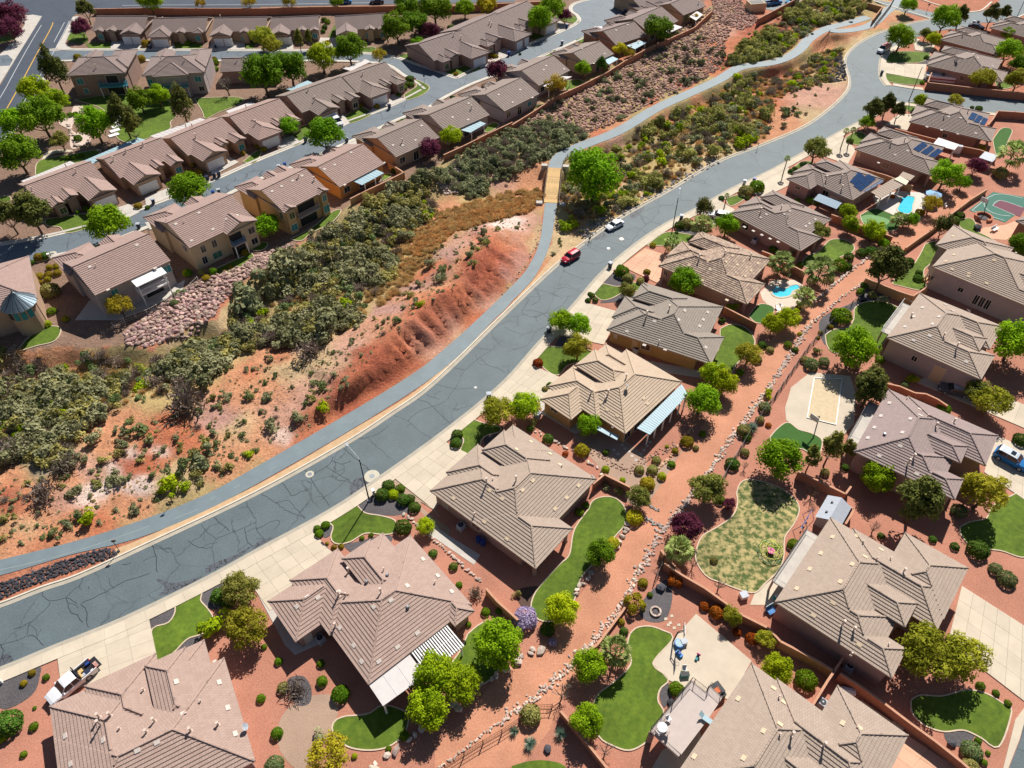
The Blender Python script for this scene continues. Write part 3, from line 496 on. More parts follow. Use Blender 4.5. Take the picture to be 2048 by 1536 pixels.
# ------------------------------------------------------------ lawns with mow curbs
LAWNS=[
 ('L',[(352,1208),(400,1184),(400,1202),(415,1219),(425,1240),(405,1266),(375,1277),(350,1302),(337,1312),(315,1319),(304,1262),(337,1247),(351,1227)],'striped front lawn between the pickup driveway and the bottom left house'),
 ('L',[(712,1009),(677,1033),(658,1043),(668,1053),(663,1075),(674,1087),(700,1083),(730,1066),(762,1068),(787,1065),(790,1043),(762,1033),(732,1028),(719,1018)],'wavy front lawn crossed by the shadow of the near street lamp'),
 ('L',[(947,840),(919,865),(929,880),(922,900),(932,908),(957,893),(962,880),(974,870),(999,863),(997,853),(969,848)],'front lawn beside two clipped bushes above the long tan house'),
 ('L',[(1179,1018),(1186,1003),(1206,995),(1231,998),(1249,1018),(1249,1048),(1231,1070),(1204,1103),(1184,1128),(1160,1158),(1146,1202),(1116,1237),(1081,1240),(1064,1217),(1069,1192),(1086,1167),(1120,1130),(1140,1110),(1150,1060)],'long back lawn curving beside the red gravel alley'),
 ('D',[(1474,988),(1481,968),(1499,960),(1536,968),(1561,978),(1588,998),(1597,1020),(1586,1048),(1568,1075),(1566,1113),(1556,1140),(1530,1165),(1510,1184),(1484,1180),(1449,1167),(1414,1152),(1394,1123),(1394,1100),(1406,1073),(1436,1055),(1466,1033),(1476,1008)],'patchy straw coloured lawn with the climbing dome'),
 ('L',[(1261,1269),(1274,1257),(1299,1254),(1324,1262),(1344,1277),(1304,1327),(1336,1357),(1319,1377),(1314,1402),(1326,1429),(1301,1474),(1261,1499),(1224,1489),(1199,1472),(1188,1432),(1194,1394),(1224,1369),(1254,1342),(1264,1322),(1256,1292)],'back lawn beside the concrete basketball slab'),
 ('L',[(692,1434),(672,1442),(666,1459),(677,1479),(702,1494),(737,1499),(772,1494),(799,1477),(812,1457),(812,1427),(767,1412),(737,1429)],'oval lawn with the striped shadow of the white patio cover'),
 ('L',[(937,1269),(962,1249),(987,1245),(1024,1277),(1010,1320),(967,1367),(937,1347),(902,1337),(922,1302)],'lawn under the trees beside the white patio cover'),
 ('L',[(1024,1532),(1061,1522),(1099,1522),(1131,1534),(1131,1570),(1024,1570)],'lawn tip cut off by the bottom edge beside the spiky yuccas'),
 ('L',[(1823,1402),(1841,1392),(1881,1394),(1911,1387),(1936,1381),(1973,1389),(2006,1409),(2021,1422),(1996,1492),(1961,1474),(1926,1459),(1886,1462),(1848,1449),(1826,1427)],'front lawn half in tree shade at the bottom right corner'),
 ('L',[(1921,1055),(1941,1045),(1973,1038),(1986,1013),(2023,993),(2060,985),(2060,1107),(1998,1100),(1946,1093),(1923,1070)],'lawn at the right edge under the feathery tree'),
 ('L',[(1295,491),(1331,466),(1374,469),(1389,474),(1384,481),(1361,489),(1324,491)],'front lawn at the foot of the middle street lamp'),
 ('L',[(1186,584),(1204,569),(1236,574),(1264,566),(1284,571),(1276,581),(1244,586),(1224,596),(1204,600),(1191,591)],'wavy front lawn above the grey roofed house'),
 ('L',[(1075,719),(1089,696),(1129,696),(1184,704),(1164,721),(1134,731),(1116,750),(1094,741)],'front lawn shaded by the pair of leafy trees'),
 ('L',[(1441,659),(1461,650),(1486,654),(1504,671),(1506,694),(1474,726),(1461,746),(1450,734),(1424,726),(1439,696)],'back lawn behind the grey roofed house'),
 ('L',[(1646,496),(1661,481),(1686,480),(1706,491),(1704,504),(1686,511),(1666,521),(1650,528),(1630,540),(1606,530),(1612,515),(1636,505)],'S shaped back lawn between the palm and the alley'),
 ('T',[(1721,431),(1748,418),(1773,425),(1798,439),(1795,456),(1780,462),(1750,455),(1728,448)],'artificial lawn round the putting green'),
 ('T',[(1498,632),(1520,609),(1548,618),(1530,643),(1512,645)],'small square of turf beside the kidney shaped pool'),
 ('L',[(1851,489),(1868,484),(1878,494),(1871,519),(1858,529),(1846,544),(1851,579),(1831,579),(1798,571),(1786,566),(1806,544),(1828,529),(1841,509)],'narrow curved lawn below the large dark pine'),
 ('L',[(1651,671),(1668,660),(1696,656),(1708,639),(1711,616),(1736,604),(1773,606),(1805,626),(1781,656),(1761,691),(1711,706),(1671,706),(1656,694)],'deep green curved lawn with a round tree at its foot'),
 ('L',[(1914,443),(1938,437),(1950,447),(1953,463),(1975,474),(1995,488),(1960,478),(1925,458)],'lawn sliver beside the ring shaped fire pit'),
 ('T',[(1541,875),(1556,858),(1576,846),(1596,860),(1623,868),(1643,883),(1631,918),(1606,898),(1551,893)],'artificial lawn below the sand court'),
 ('T',[(1986,280),(2003,258),(2023,260),(2016,280),(2006,300),(1993,310)],'small olive turf behind the farthest solar roof'),
 ('L',[(1691,277),(1711,265),(1730,270),(1728,290),(1706,288)],'front lawn shaded by the dark pines'),
 ('L',[(1583,345),(1601,325),(1625,325),(1611,337)],'small lawn behind the skinny palm'),
 ('L',[(1772,125),(1786,105),(1851,105),(1858,112),(1838,125)],'half shaded lawn above the white driveway'),
 ('L',[(1772,147),(1791,147),(1801,152),(1843,160),(1841,168),(1811,169),(1776,162)],'lawn below the white driveway at the corner'),
 ('L',[(1811,207),(1830,205),(1860,211),(1850,222),(1815,222)],'corner lawn at the foot of the far street lamp'),
 ('L',[(1990,165),(2020,152),(2025,172),(2000,178)],'small lawn at the far right edge'),
 ('L',[(2020,50),(2060,38),(2060,48),(2030,56)],'lawn strip in the top right corner'),
 ('L',[(1452,398),(1475,391),(1490,396),(1462,412)],'tiny front lawn beside the short palm'),
 ('L',[(92,439),(140,432),(175,429),(200,440),(175,456),(135,466),(120,454),(95,451)],'lawn along the left street under a bright tree'),
 ('L',[(160,504),(190,492),(220,484),(228,491),(190,506),(172,514)],'lawn strip behind the lower bright street tree'),
 ('L',[(54,679),(85,656),(120,656),(110,681),(75,691),(40,700)],'small lawn below the house with the metal turret'),
 ('L',[(582,479),(624,456),(662,426),(682,421),(662,446),(622,466),(604,481)],'lawn behind the orange two storey house'),
 ('L',[(512,486),(534,486),(527,499),(505,500)],'tiny lawn under the bright tree at the cream house'),
 ('L',[(420,545),(450,530),(495,510),(500,505),(505,520),(460,545),(430,555)],'shaded lawn strip behind the cream two storey house'),
 ('L',[(569,282),(597,257),(622,250),(612,277),(587,292)],'front lawn beside the tallest street tree'),
 ('L',[(682,235),(699,227),(712,214),(729,217),(741,230),(699,247)],'bean shaped front lawn on the left street'),
 ('L',[(809,190),(824,180),(834,172),(829,160),(850,168),(858,177),(844,190),(814,200)],'corner lawn with a small flag at the junction'),
 ('L',[(872,142),(912,137),(942,127),(962,136),(934,147),(900,150)],'lawn at the upper corner of the junction'),
 ('L',[(987,105),(1002,99),(1017,107),(1002,115)],'front lawn beside the two white garage doors'),
 ('L',[(814,235),(847,222),(852,240),(829,250)],'front lawn strip on the near side of the left street'),
 ('L',[(754,261),(774,255),(778,262),(764,267)],'sliver of lawn beside the left street'),
 ('L',[(967,255),(987,246),(997,252),(974,265)],'back lawn next to the white patio cover above the wash'),
 ('L',[(762,352),(777,347),(782,352),(764,362)],'small oval back lawn above the wash'),
 ('L',[(719,96),(749,95),(747,105),(725,106)],'lawn at the end of the upper street'),
 ('L',[(797,112),(824,107),(822,122),(805,118)],'shaded lawn at the bend of the upper street'),
 ('L',[(657,72),(672,47),(678,50),(667,82)],'side lawn between two far houses'),
 ('L',[(1106,27),(1136,30),(1157,37),(1154,47),(1120,40)],'lawn beside the turning circle'),
 ('L',[(1044,72),(1089,65),(1099,71),(1074,78)],'lawn under the round bright tree near the turning circle'),
 ('L',[(1151,80),(1174,72),(1176,82),(1160,85)],'lawn by the white car at the turning circle'),
 ('L',[(1216,47),(1249,44),(1240,52),(1228,54)],'small lawn below the turning circle'),
 ('L',[(1074,117),(1106,102),(1112,107),(1079,120)],'lawn strip between bins on the far left street'),
 ('L',[(1131,162),(1159,160),(1164,167),(1145,178),(1131,180)],'back lawn behind a yellow green tree above the rock slope'),
 ('L',[(150,200),(232,190),(330,200),(345,225),(352,232),(340,245),(339,258),(300,275),(262,285),(235,275),(225,240),(200,215)],'large shaded park lawn between the pines'),
 ('L',[(390,197),(475,195),(482,207),(437,225),(412,237),(405,222)],'park lawn beside the bare grey tree'),
 ('L',[(72,350),(75,327),(95,317),(150,308),(200,300),(180,318),(120,335),(80,355)],'curved lawn behind the first row houses'),
 ('L',[(180,97),(175,87),(222,87),(220,97)],'small lawn on the upper left street'),
 ('L',[(347,97),(350,87),(400,87),(397,97)],'second small lawn along the upper left street'),
 ('L',[(492,97),(492,85),(508,84),(506,97)],'third small lawn along the upper left street'),
 ('L',[(135,80),(142,66),(165,64),(175,75),(172,86),(145,84)],'corner lawn beside the plum tree'),
 ('L',[(0,75),(20,66),(52,57),(38,74),(0,86)],'lawn under the dark plum trees at the top left'),
 ('L',[(487,324),(512,304),(522,304),(510,326)],'narrow lawn beside a far driveway'),
 ('L',[(-30,402),(12,392),(20,402),(-20,412)],'lawn at the left edge'),('L',[(1236,-10),(1270,-8),(1290,2),(1262,6)],'lawn at the top of the turning circle')]
for i,(k,px,lab) in enumerate(LAWNS):
    w=resample(wl_(smooth_px(px+px[:1],False,6)),.5); m={'L': M_lawn,'D': M_lawn_dry,'T': M_turf}[k]
    o=sheet('lawn',w,.055+.0007*(i % 3),m,world=True,jitter=False)
    if max(p[1] for p in px)>100 and i not in (8,):
        A=offset_line(w,0); a_=sum(w[j][0]*w[(j+1) % len(w)][1]-w[(j+1) % len(w)][0]*w[j][1] for j in range(len(w))); s_=-1 if a_>0 else 1
        w2=w+w[:1]; strip('mow_curb',offset_line(w2,.01*s_),offset_line(w2,.17*s_),.1,M_edge)
sheet('putting_green',[(1721,435),(1735,430),(1752,432),(1772,437),(1779,443),(1770,451),(1745,450),(1725,444)],.075,M_green,True)
# ------------------------------------------------------------ driveways as jointed slabs
def driveway(q,nx,ny,m=M_conc,z=.105,name='driveway',j=.011):
    w=wl_(q); e=empty(name,(*w[0],0)); e['kind']='structure'; ox,oy=w[0]
    f=lambda s,t: tuple((w[0][k]*(1-s)+w[1][k]*s)*(1-t)+(w[3][k]*(1-s)+w[2][k]*s)*t-(ox,oy)[k] for k in (0,1))
    L1=math.dist(w[0],w[1]); L2=math.dist(w[0],w[3]); a,c=j/L1,j/L2
    for i in range(nx):
        for k in range(ny):
            b=MB(); zz=z+random.uniform(-.003,.003); s0,s1,t0,t1=i/nx+a,(i+1)/nx-a,k/ny+c,(k+1)/ny-c
            b.prism([f(s0,t0),f(s1,t0),f(s1,t1),f(s0,t1)],-.06,zz); b.build('slab',m,e)
M_salm=mat('salmon_paving',(.62,.36,.24),.85,.1,.6,.004,10,objvar=.08)
DR=[([(297,1231),(115,1313),(124,1385),(318,1330)],4,4,M_conc),([(623,1062),(481,1140),(540,1222),(690,1130)],5,4,M_conc),([(890,884),(789,957),(868,1020),(960,920)],5,4,M_conc),([(1065,731),(985,797),(1050,825),(1130,760)],4,4,M_conc),([(1172,606),(1113,669),(1208,690),(1240,625)],4,4,M_conc),([(1290,497),(1243,533),(1322,570),(1345,515)],4,4,M_salm),([(1434,399),(1394,424),(1430,452),(1470,420)],3,3,M_conc),([(1572,326),(1470,378),(1530,395),(1590,365)],4,3,M_conc),([(1680,268),(1620,303),(1695,330),(1712,300)],4,3,M_conc),([(1830,228),(1796,230),(1770,250),(1815,262)],2,2,M_conc),([(1768,126),(1853,129),(1848,160),(1768,146)],4,3,M_conc),([(1826,82),(1870,88),(1866,104),(1830,101)],2,2,M_conc),
 ([(1923,1172),(2070,1266),(2070,1420),(1895,1285)],6,4,M_conc),([(1985,868),(2070,905),(2070,1015),(1968,945)],4,4,M_conc),([(1833,765),(2060,862),(2070,820),(1880,735)],7,2,M_conc),([(1811,1469),(1780,1536),(1860,1600),(1950,1560)],3,3,M_salm),
 ([(102,510),(158,499),(190,525),(140,545)],2,2,M_conc2),([(215,423),(258,408),(280,425),(240,445)],2,2,M_conc2),([(292,410),(345,391),(340,375),(290,395)],3,1,M_conc2),([(430,350),(478,325),(450,308),(405,330)],3,2,M_conc2),([(563,296),(600,284),(575,262),(535,285)],2,2,M_conc2),([(670,262),(700,247),(682,222),(655,238)],2,2,M_conc2),([(740,228),(812,200),(788,188),(750,205)],3,2,M_conc2),([(942,132),(988,125),(965,112),(925,125)],2,2,M_conc2),([(1005,118),(1048,98),(1030,88),(985,105)],2,2,M_conc2),([(1100,72),(1140,56),(1120,42),(1092,62)],2,2,M_conc2),([(290,446),(320,438),(335,450),(300,460)],2,1,M_conc2),([(575,335),(620,318),(635,330),(590,345)],2,1,M_conc2),([(690,290),(715,277),(720,290),(700,300)],2,1,M_conc2),([(1245,12),(1290,20),(1275,38),(1252,35)],2,2,M_conc2),([(1105,100),(1128,92),(1128,106),(1112,110)],1,1,M_conc2),([(1215,52),(1240,42),(1240,56),(1225,60)],1,1,M_conc2)]
for x0,x1 in ((225,282),(302,348),(424,488),(555,585),(640,700)): DR.append(([(x0,76),(x1,76),(x1+2,99),(x0-4,99)],3,2,M_conc2))
for q,a,c,m in DR: driveway(q,a,c,m)
for px,m,z in (([(842,1004),(868,1018),(880,1035),(868,1020)],M_conc,.1),([(1304,1326),(1392,1228),(1503,1322),(1460,1400),(1370,1375),(1336,1360)],M_conc,.075),([(1575,800),(1582,775),(1620,745),(1700,752),(1712,790),(1708,848),(1690,868),(1640,885),(1596,860),(1572,840),(1570,815)],M_conc,.03),([(1530,575),(1545,560),(1590,560),(1612,575),(1604,600),(1590,620),(1545,618),(1525,600),(1520,585)],mat('pool_deck',(.62,.50,.40),.85,.08,.8),.03),([(1745,392),(1800,382),(1850,386),(1852,410),(1838,445),(1800,438),(1770,430),(1752,410)],mat('pool_deck_pale',(.62,.56,.50),.85,.08,.8),.03),([(1955,465),(1968,455),(2010,450),(2060,430),(2060,470),(2010,480),(1985,478)],M_salm,.03),([(1325,1500),(1290,1560),(1420,1560),(1400,1460)],M_conc,.03),([(540,1168),(512,1182),(570,1290),(590,1310),(640,1288),(640,1270),(600,1290)],M_conc2,.06),
   ([(858,1030),(880,1060),(960,1110),(948,1130),(860,1070),(850,1040)],M_conc2,.03),([(1085,790),(1150,845),(1180,840),(1175,860),(1150,868),(1085,828),(1078,800)],M_conc2,.03),([(1213,690),(1290,720),(1420,745),(1430,760),(1330,745),(1215,705)],M_conc2,.03),([(1555,1150),(1640,1210),(1500,1210),(1510,1185)],M_conc,.03),([(150,640),(180,600),(215,610),(330,580),(370,560),(365,580),(330,600),(240,640)],M_conc2,.02),([(1112,670),(1120,660),(1116,680)],M_conc,.1)): sheet('concrete_paving',px,z,m)
sheet('paver_patio',[(1255,1040),(1180,880),(1240,930),(1290,965),(1260,1000)],.016,M_brown) if 0 else None
# ------------------------------------------------------------ houses
SL=.36
def hip_h(r,x,y):
    """height above the eave of one hip / gable roof at local x, y (numpy or float)"""
    x0,y0,x1,y1=r['b']; t=r['t']
    dx=np.minimum(x-x0,x1-x); dy=np.minimum(y-y0,y1-y)
    if t=='h': d=np.minimum(dx,dy)
    elif t=='gx': d=np.where(dx>=0,dy,-9)
    elif t=='gy': d=np.where(dy>=0,dx,-9)
    elif t=='gy0': d=np.where(dy>=0,dx,-9)
    return r['z']+np.where(d>=0,d*SL,-9)
COURSE=.40
def plane_courses(b,o,du,dv,L,run,z0,a0,a1,step=COURSE):
    """courses of tiles on one roof plane. o origin at eave left, du along eave, dv uphill (unit), L eave length, a0/a1: how much each end shrinks per metre"""
    n=max(1,int(math.ceil(run/step-1e-6))); lift=.095
    for i in range(n):
        r0,r1=i*step,min(run,(i+1)*step); over=.0
        s0,e0=a0*r0,L-a1*r0; s1,e1=a0*r1,L-a1*r1
        if e0-s0<.02: break
        e1=max(e1,s1)
        pt=lambda s,r,z: (o[0]+du[0]*s+dv[0]*r,o[1]+du[1]*s+dv[1]*r,z)
        za,zb=z0+r0*SL+lift,z0+r1*SL+.012
        b.face([pt(s0,r0,za),pt(e0,r0,za),pt(e1,r1,zb),pt(s1,r1,zb)],0,[(s0,i+.1),(e0,i+.1),(e1,i+.9),(s1,i+.9)])
        b.face([pt(s0,r0,za-lift),pt(e0,r0,za-lift),pt(e0,r0,za),pt(s0,r0,za)],0,[(s0,i+.1),(e0,i+.1),(e0,i+.2),(s0,i+.2)])
def roof_planes(b,r):
    x0,y0,x1,y1=r['b']; W_,D=x1-x0,y1-y0; z=r['z']; t=r['t']
    if t=='h':
        h=min(W_,D)/2
        plane_courses(b,(x0,y0),(1,0),(0,1),W_,h if D<=W_ else h,z,1,1)
        plane_courses(b,(x1,y1),(-1,0),(0,-1),W_,h,z,1,1)
        plane_courses(b,(x1,y0),(0,1),(-1,0),D,h,z,1,1)
        plane_courses(b,(x0,y1),(0,-1),(1,0),D,h,z,1,1)
        if W_>=D: rd=[((x0+h,y0+h),(x1-h,y0+h))]
        else: rd=[((x0+h,y0+h),(x0+h,y1-h))]
        a,c=rd[0]; rd+=[((x0,y0),a),((x0,y1),a if W_>=D else c),((x1,y0),c if W_>=D else a),((x1,y1),c)]
        return rd,h
    if t=='gx':
        h=D/2; plane_courses(b,(x0,y0),(1,0),(0,1),W_,h,z,0,0); plane_courses(b,(x1,y1),(-1,0),(0,-1),W_,h,z,0,0)
        return [((x0,y0+h),(x1,y0+h))],h
    h=W_/2; plane_courses(b,(x1,y0),(0,1),(-1,0),D,h,z,0,0); plane_courses(b,(x0,y1),(0,-1),(1,0),D,h,z,0,0)
    return [((x0+h,y0),(x0+h,y1))],h
class House: pass
HOUSES=[]
def house(nick,label,p0,l0,p1,l1,z,rects,roof,stucco_,plan_scale=None,group=None,cat='house',fascia=None,base=0):
    """rects: (x0, y0, x1, y1, dz, type). p0/p1 photo points of local points l0/l1 on the eave at height z"""
    A,B=P(*p0,z),P(*p1,z); dl=(l1[0]-l0[0],l1[1]-l0[1]); dw=(B[0]-A[0],B[1]-A[1])
    sc=math.hypot(*dw)/math.hypot(*dl); ang=math.atan2(dw[1],dw[0])-math.atan2(dl[1],dl[0]); ca,sa=math.cos(ang),math.sin(ang)
    h=House(); h.ang=ang; h.sc=sc; h.z=z; h.nick=nick
    ox=A[0]-(l0[0]*ca-l0[1]*sa)*sc; oy=A[1]-(l0[0]*sa+l0[1]*ca)*sc; h.o=(ox,oy)
    e=empty('house',(ox,oy,0),ang); tag(e,label,cat,group); h.e=e
    RS=[]
    for k,q in enumerate(rects):
        RS.append(dict(b=tuple(c*sc for c in q[:4]),z=z+q[4]+.009*k,t=q[5] if len(q)>5 else 'h',k=k,lim=q[6]*sc if len(q)>6 else 1e9))
    h.R=RS; b=MB(); caps=MB()
    def hmax(x,y,skip=None):
        m=-9
        for r in RS:
            if r is skip: continue
            m=max(m,float(hip_h(r,x,y)))
        return m
    h.hmax=hmax
    for r in RS:
        rd,hh=roof_planes(b,r)
        for (a,c) in rd:
            L=math.dist(a,c)
            if L<.3: continue
            n=max(1,int(L/.42)); prev=None
            for i in range(n):
                t0,t1=i/n,(i+1)/n; tm=(t0+t1)/2
                mx,my=a[0]+(c[0]-a[0])*tm,a[1]+(c[1]-a[1])*tm; hz=float(hip_h(r,mx,my))
                if hmax(mx,my,r)>hz-.1: continue
                p=[(a[0]+(c[0]-a[0])*t,a[1]+(c[1]-a[1])*t) for t in (t0,t1+.1/n)]
                nx_,ny_=-(c[1]-a[1])/L*.13,(c[0]-a[0])/L*.13
                zs=[float(hip_h(r,*p[0])),float(hip_h(r,min(max(p[1][0],r['b'][0]),r['b'][2]),min(max(p[1][1],r['b'][1]),r['b'][3])))]
                if zs[1]<0: zs[1]=hz
                z0_,z1_=zs[0]+.05,zs[1]+.05
                prof=((-1,-.06),(-.6,.10),(.6,.10),(1,-.06)); up=.035
                A_=[(p[0][0]+nx_*s,p[0][1]+ny_*s,z0_+q+up) for s,q in prof]; B_=[(p[1][0]+nx_*s,p[1][1]+ny_*s,z1_+q) for s,q in prof]
                for j in range(3): caps.face([A_[j+1],A_[j],B_[j],B_[j+1]],0,[(t0*L,300+i)]*4)
                caps.face([A_[0],A_[1],A_[2],A_[3]],0,[(t0*L,300+i)]*4); caps.face([B_[3],B_[2],B_[1],B_[0]],0,[(t0*L,300+i)]*4)
    ro=b.build('roof',RF[roof],e); cp=caps.build('ridge_tiles',RF[roof],ro); cp['kind']='stuff'
    wb=MB(); fb=MB()
    for r in RS:
        x0,y0,x1,y1=r['b']; ins=.55+.011*r['k']; zt=r['z']-.17
        if x1-x0<1.4 or y1-y0<1.4: ins=.12
        if r['k'] in getattr(h,'open',()): pass
        gi=.3
        ix0,iy0,ix1,iy1=x0+(ins if r['t'] != 'gx' else gi),y0+(ins if not r['t'].startswith('gy') else gi),x1-(ins if r['t'] != 'gx' else gi),y1-(ins if not r['t'].startswith('gy') else gi)
        ix1=min(ix1,r['lim']+.011*r['k'])
        if r['lim']<1e8:
            for yy in (y0+.45,y1-.85): pc=MB(); pc.box(x1-.85,yy,-.1,x1-.45,yy+.4,zt); pc.box(x1-.92,yy-.07,-.1,x1-.38,yy+.47,.25); pc.build('porch_column',stucco_,e)
        wb.box(ix0,iy0,base-.3,ix1,iy1,zt+.1)
        q=.012+.004*r['k']
        fb.box(x0+q,y0+q,zt+.0,x1-q,y1-q,r['z']-.005-.002*r['k'])
        if r['t']=='gx':
            hh=(y1-y0)/2*SL
            for xx,s in ((ix0,-1),(ix1,1)):
                tri=[(xx,iy0,zt),(xx,iy1,zt),(xx,(y0+y1)/2,r['z']+hh-.1)]
                for dz in (0,): wb.face(tri if s>0 else tri[::-1])
            for xx in (x0,x1-.1):
                for sy in (0,1):
                    ya,yb=(y0,(y0+y1)/2) if sy==0 else (y1,(y0+y1)/2); za,zb=r['z'],r['z']+hh
                    for xa in (xx,xx+.1): fb.face([(xa,ya,za-.15),(xa,yb,zb-.15),(xa,yb,zb+.03),(xa,ya,za+.03)])
                    fb.face([(xx,ya,za-.15),(xx+.1,ya,za-.15),(xx+.1,yb,zb-.15),(xx,yb,zb-.15)])
        elif r['t'].startswith('gy'):
            hh=(x1-x0)/2*SL
            for yy,s in ((iy0,-1),(iy1,1)):
                tri=[(ix0,yy,zt),(ix1,yy,zt),((x0+x1)/2,yy,r['z']+hh-.1)]
                wb.face(tri if s<0 else tri[::-1])
            for yy in (y0,y1-.1):
                for sx in (0,1):
                    xa,xb=(x0,(x0+x1)/2) if sx==0 else (x1,(x0+x1)/2); za,zb=r['z'],r['z']+hh
                    for ya in (yy,yy+.1): fb.face([(xa,ya,za-.15),(xb,ya,zb-.15),(xb,ya,zb+.03),(xa,ya,za+.03)])
                    fb.face([(xa,yy,za-.15),(xa,yy+.1,za-.15),(xb,yy+.1,zb-.15),(xb,yy,zb-.15)])
    wb.build('wall',stucco_,e); fb.build('fascia',fascia or M_fascia,e)
    h.wall=stucco_
    HOUSES.append(h); return h
def loc(h,x,y,z): return (x*h.sc,y*h.sc,z)
def to_local(h,wx,wy):
    dx,dy=wx-h.o[0],wy-h.o[1]; c,s=math.cos(-h.ang),math.sin(-h.ang); return dx*c-dy*s,dx*s+dy*c
def on_roof(h,u,v):
    z=h.z+1
    for _ in range(12):
        x,y=to_local(h,*P(u,v,z)); m=h.hmax(x,y)
        if m<0: return x,y,z-1.0
        z=.6*m+.4*z
    return x,y,z
_vm={}
def rnormal(h,x,y):
    e=.05; zx=(h.hmax(x+e,y)-h.hmax(x-e,y))/(2*e); zy=(h.hmax(x,y+e)-h.hmax(x,y-e))/(2*e)
    n=Vector((-max(-.5,min(.5,zx)),-max(-.5,min(.5,zy)),1)).normalized(); return n
def vents(h,pts,m='pink'):
    if m not in _vm:
        b=MB(); b.box(-.30,-.22,0,.30,.22,.13); b.box(-.30,-.27,.02,.30,-.22,.09); _vm[m]=b.mesh('roof_vent',M_vent[m])
    for u,v in pts:
        x,y,z=on_roof(h,u,v); o=link('roof_vent',_vm[m],h.e,(x,y,z)); n=rnormal(h,x,y)
        q=Vector((0,0,1)).rotation_difference(n); dn=Vector((n.x,n.y)); a=math.atan2(dn.y,dn.x)+math.pi/2 if dn.length>.05 else 0
        o.rotation_euler=(q @ Matrix.Rotation(a,4,'Z').to_quaternion()).to_euler()
def pipes(h,pts):
    for t in pts:
        u,v=t[:2]; L=t[2] if len(t)>2 else .7; r=.11 if L>.6 else .07
        key=('p',L)
        if key not in _vm:
            b=MB(); b.cyl(0,0,-.2,L,r,10,0); b.cyl(0,0,L,L+.12,r*1.6,10,1); b.cyl(0,0,-.1,.05,r*2,10,1); _vm[key]=b.mesh('vent_pipe',[M_pvc,M_pvc])
        x,y,z=on_roof(h,u,v); link('vent_pipe',_vm[key],h.e,(x,y,z-L*.0))
def turbine(h,pts):
    if 't' not in _vm:
        b=MB(); b.cyl(0,0,-.2,.22,.16,12); b.cyl(0,0,.22,.42,.24,14,0,.16); _vm['t']=b.mesh('roof_turbine',M_metal)
    for u,v in pts: x,y,z=on_roof(h,u,v); link('roof_turbine',_vm['t'],h.e,(x,y,z))
def opening(h,side,s,z,w,ht,m=None,name='window',frame=True,wallpos=None,sill=True):
    """window or door on a wall: side 'y' = the wall facing -y at local y=wallpos, 'x+' facing +x, 'x-' ..., s along the wall"""
    m=m or M_glass; wp=wallpos if wallpos is not None else .55
    def T(p):
        a,d,zz=p
        if side=='y': return (s*h.sc+a,wp-d,z+zz)
        if side=='y+': return (s*h.sc-a,wp+d,z+zz)
        if side=='x+': return (wp+d,s*h.sc+a,z+zz)
        return (wp-d,s*h.sc-a,z+zz)
    b=MB(); b.box(-w/2,-.1,0,w/2,.02,ht,0,T); o=b.build(name,m,h.e)
    if frame:
        f=MB(); t=.09
        f.box(-w/2-t,-.05,-t,-w/2,.08,ht+t,0,T); f.box(w/2,-.05,-t,w/2+t,.08,ht+t,0,T); f.box(-w/2,-.05,ht,w/2,.08,ht+t,0,T); f.box(-w/2,-.05,-t,w/2,.08,0,0,T)
        if name=='window': f.box(-.025,-.02,0,.025,.04,ht,0,T)
        f.build('frame',M_frame,o)
    if name=='garage_door':
        f=MB()
        for k in range(1,4): f.box(-w/2,.02,ht*k/4-.012,w/2,.026,ht*k/4+.012,0,T)
        f.build('panel_joint',M_metal,o)
    return o
def post(h,x,y,z1,r=.2,m=None):
    b=MB(); b.box(x*h.sc-r,y*h.sc-r,-.1,x*h.sc+r,y*h.sc+r,z1); b.box(x*h.sc-r*1.3,y*h.sc-r*1.3,-.1,x*h.sc+r*1.3,y*h.sc+r*1.3,.25); b.build('porch_column',m or h.wall,h.e)
P1=[(0,0,13,10.3,0),(-.4,3.6,9,10.3,.16),(3,0,16.4,15.8,0),(1.2,9.4,10,14.1,.9),(1.2,11,9,15.8,.02),(8,0,19.1,7.8,0,'h',16)]
P2=[(0,0,7,10.6,0),(-.7,3.5,9,10.6,.12),(3.8,3.8,17,19,0),(1.4,10,10,14.4,.9),(1.2,12,9,16.4,.1)]
P3=[(0,0,11.2,16,0),(2,0,12.2,7.8,0),(2,0,14.4,4.5,0),(3,6.6,13.2,10.6,.6),(3,9,16.3,16.3,0),(8.4,11,16.4,20.1,0)]
H={}
H['A1']=house('the pinkish roofed house at the bottom left','pinkish tile roofed house at the bottom left corner beside the white pickup',(100,1413),(0,0),(508,1512),(16.4,18.5),3,[(0,0,22,11.6,0),(-.4,3.8,9,11.6,.16),(4,0,17,18.5,0),(1,10.4,10,15,.9),(.7,12.8,9,17,.12)],'pink',M_cpink)
H['A2']=house('the house with the slatted white patio cover','pinkish tan house with a white slatted patio cover on its lower side',(535,1203),(0,0),(736,1369),(16.9,3.8),3,P2+[(12.6,15.6,17.9,18.7,.05)],'pink',M_cpink)
H['A3']=house('the tan house beside the circular lawn','tan hip roofed house between the near street lamp and the curved back lawn',(859.5,982),(0,0),(1070,1138),(19,0),3,[(0,0,13,10.5,0),(-.4,3.7,9,10.5,.16),(3.2,0,16.7,16.8,0),(1.2,9.6,10,14.6,.9),(1.1,12,9,16.8,.06),(8,0,19.1,8,0,'h',16.2)],'tan',M_cpink)
H['A4']=house('the sand roofed house with the long pale blue patio cover','sand coloured roofed house with a long pale blue patio cover',(1080,799),(0,0),(1254,867),(14.1,3.7),3,[(0,0,6.3,9.2,0),(-.9,2.8,9,9.2,.12),(3,3.4,14,18.3,0),(-.3,8.8,8,13.9,.9),(-.2,12,8,16.9,.1)],'sand',M_cyel)
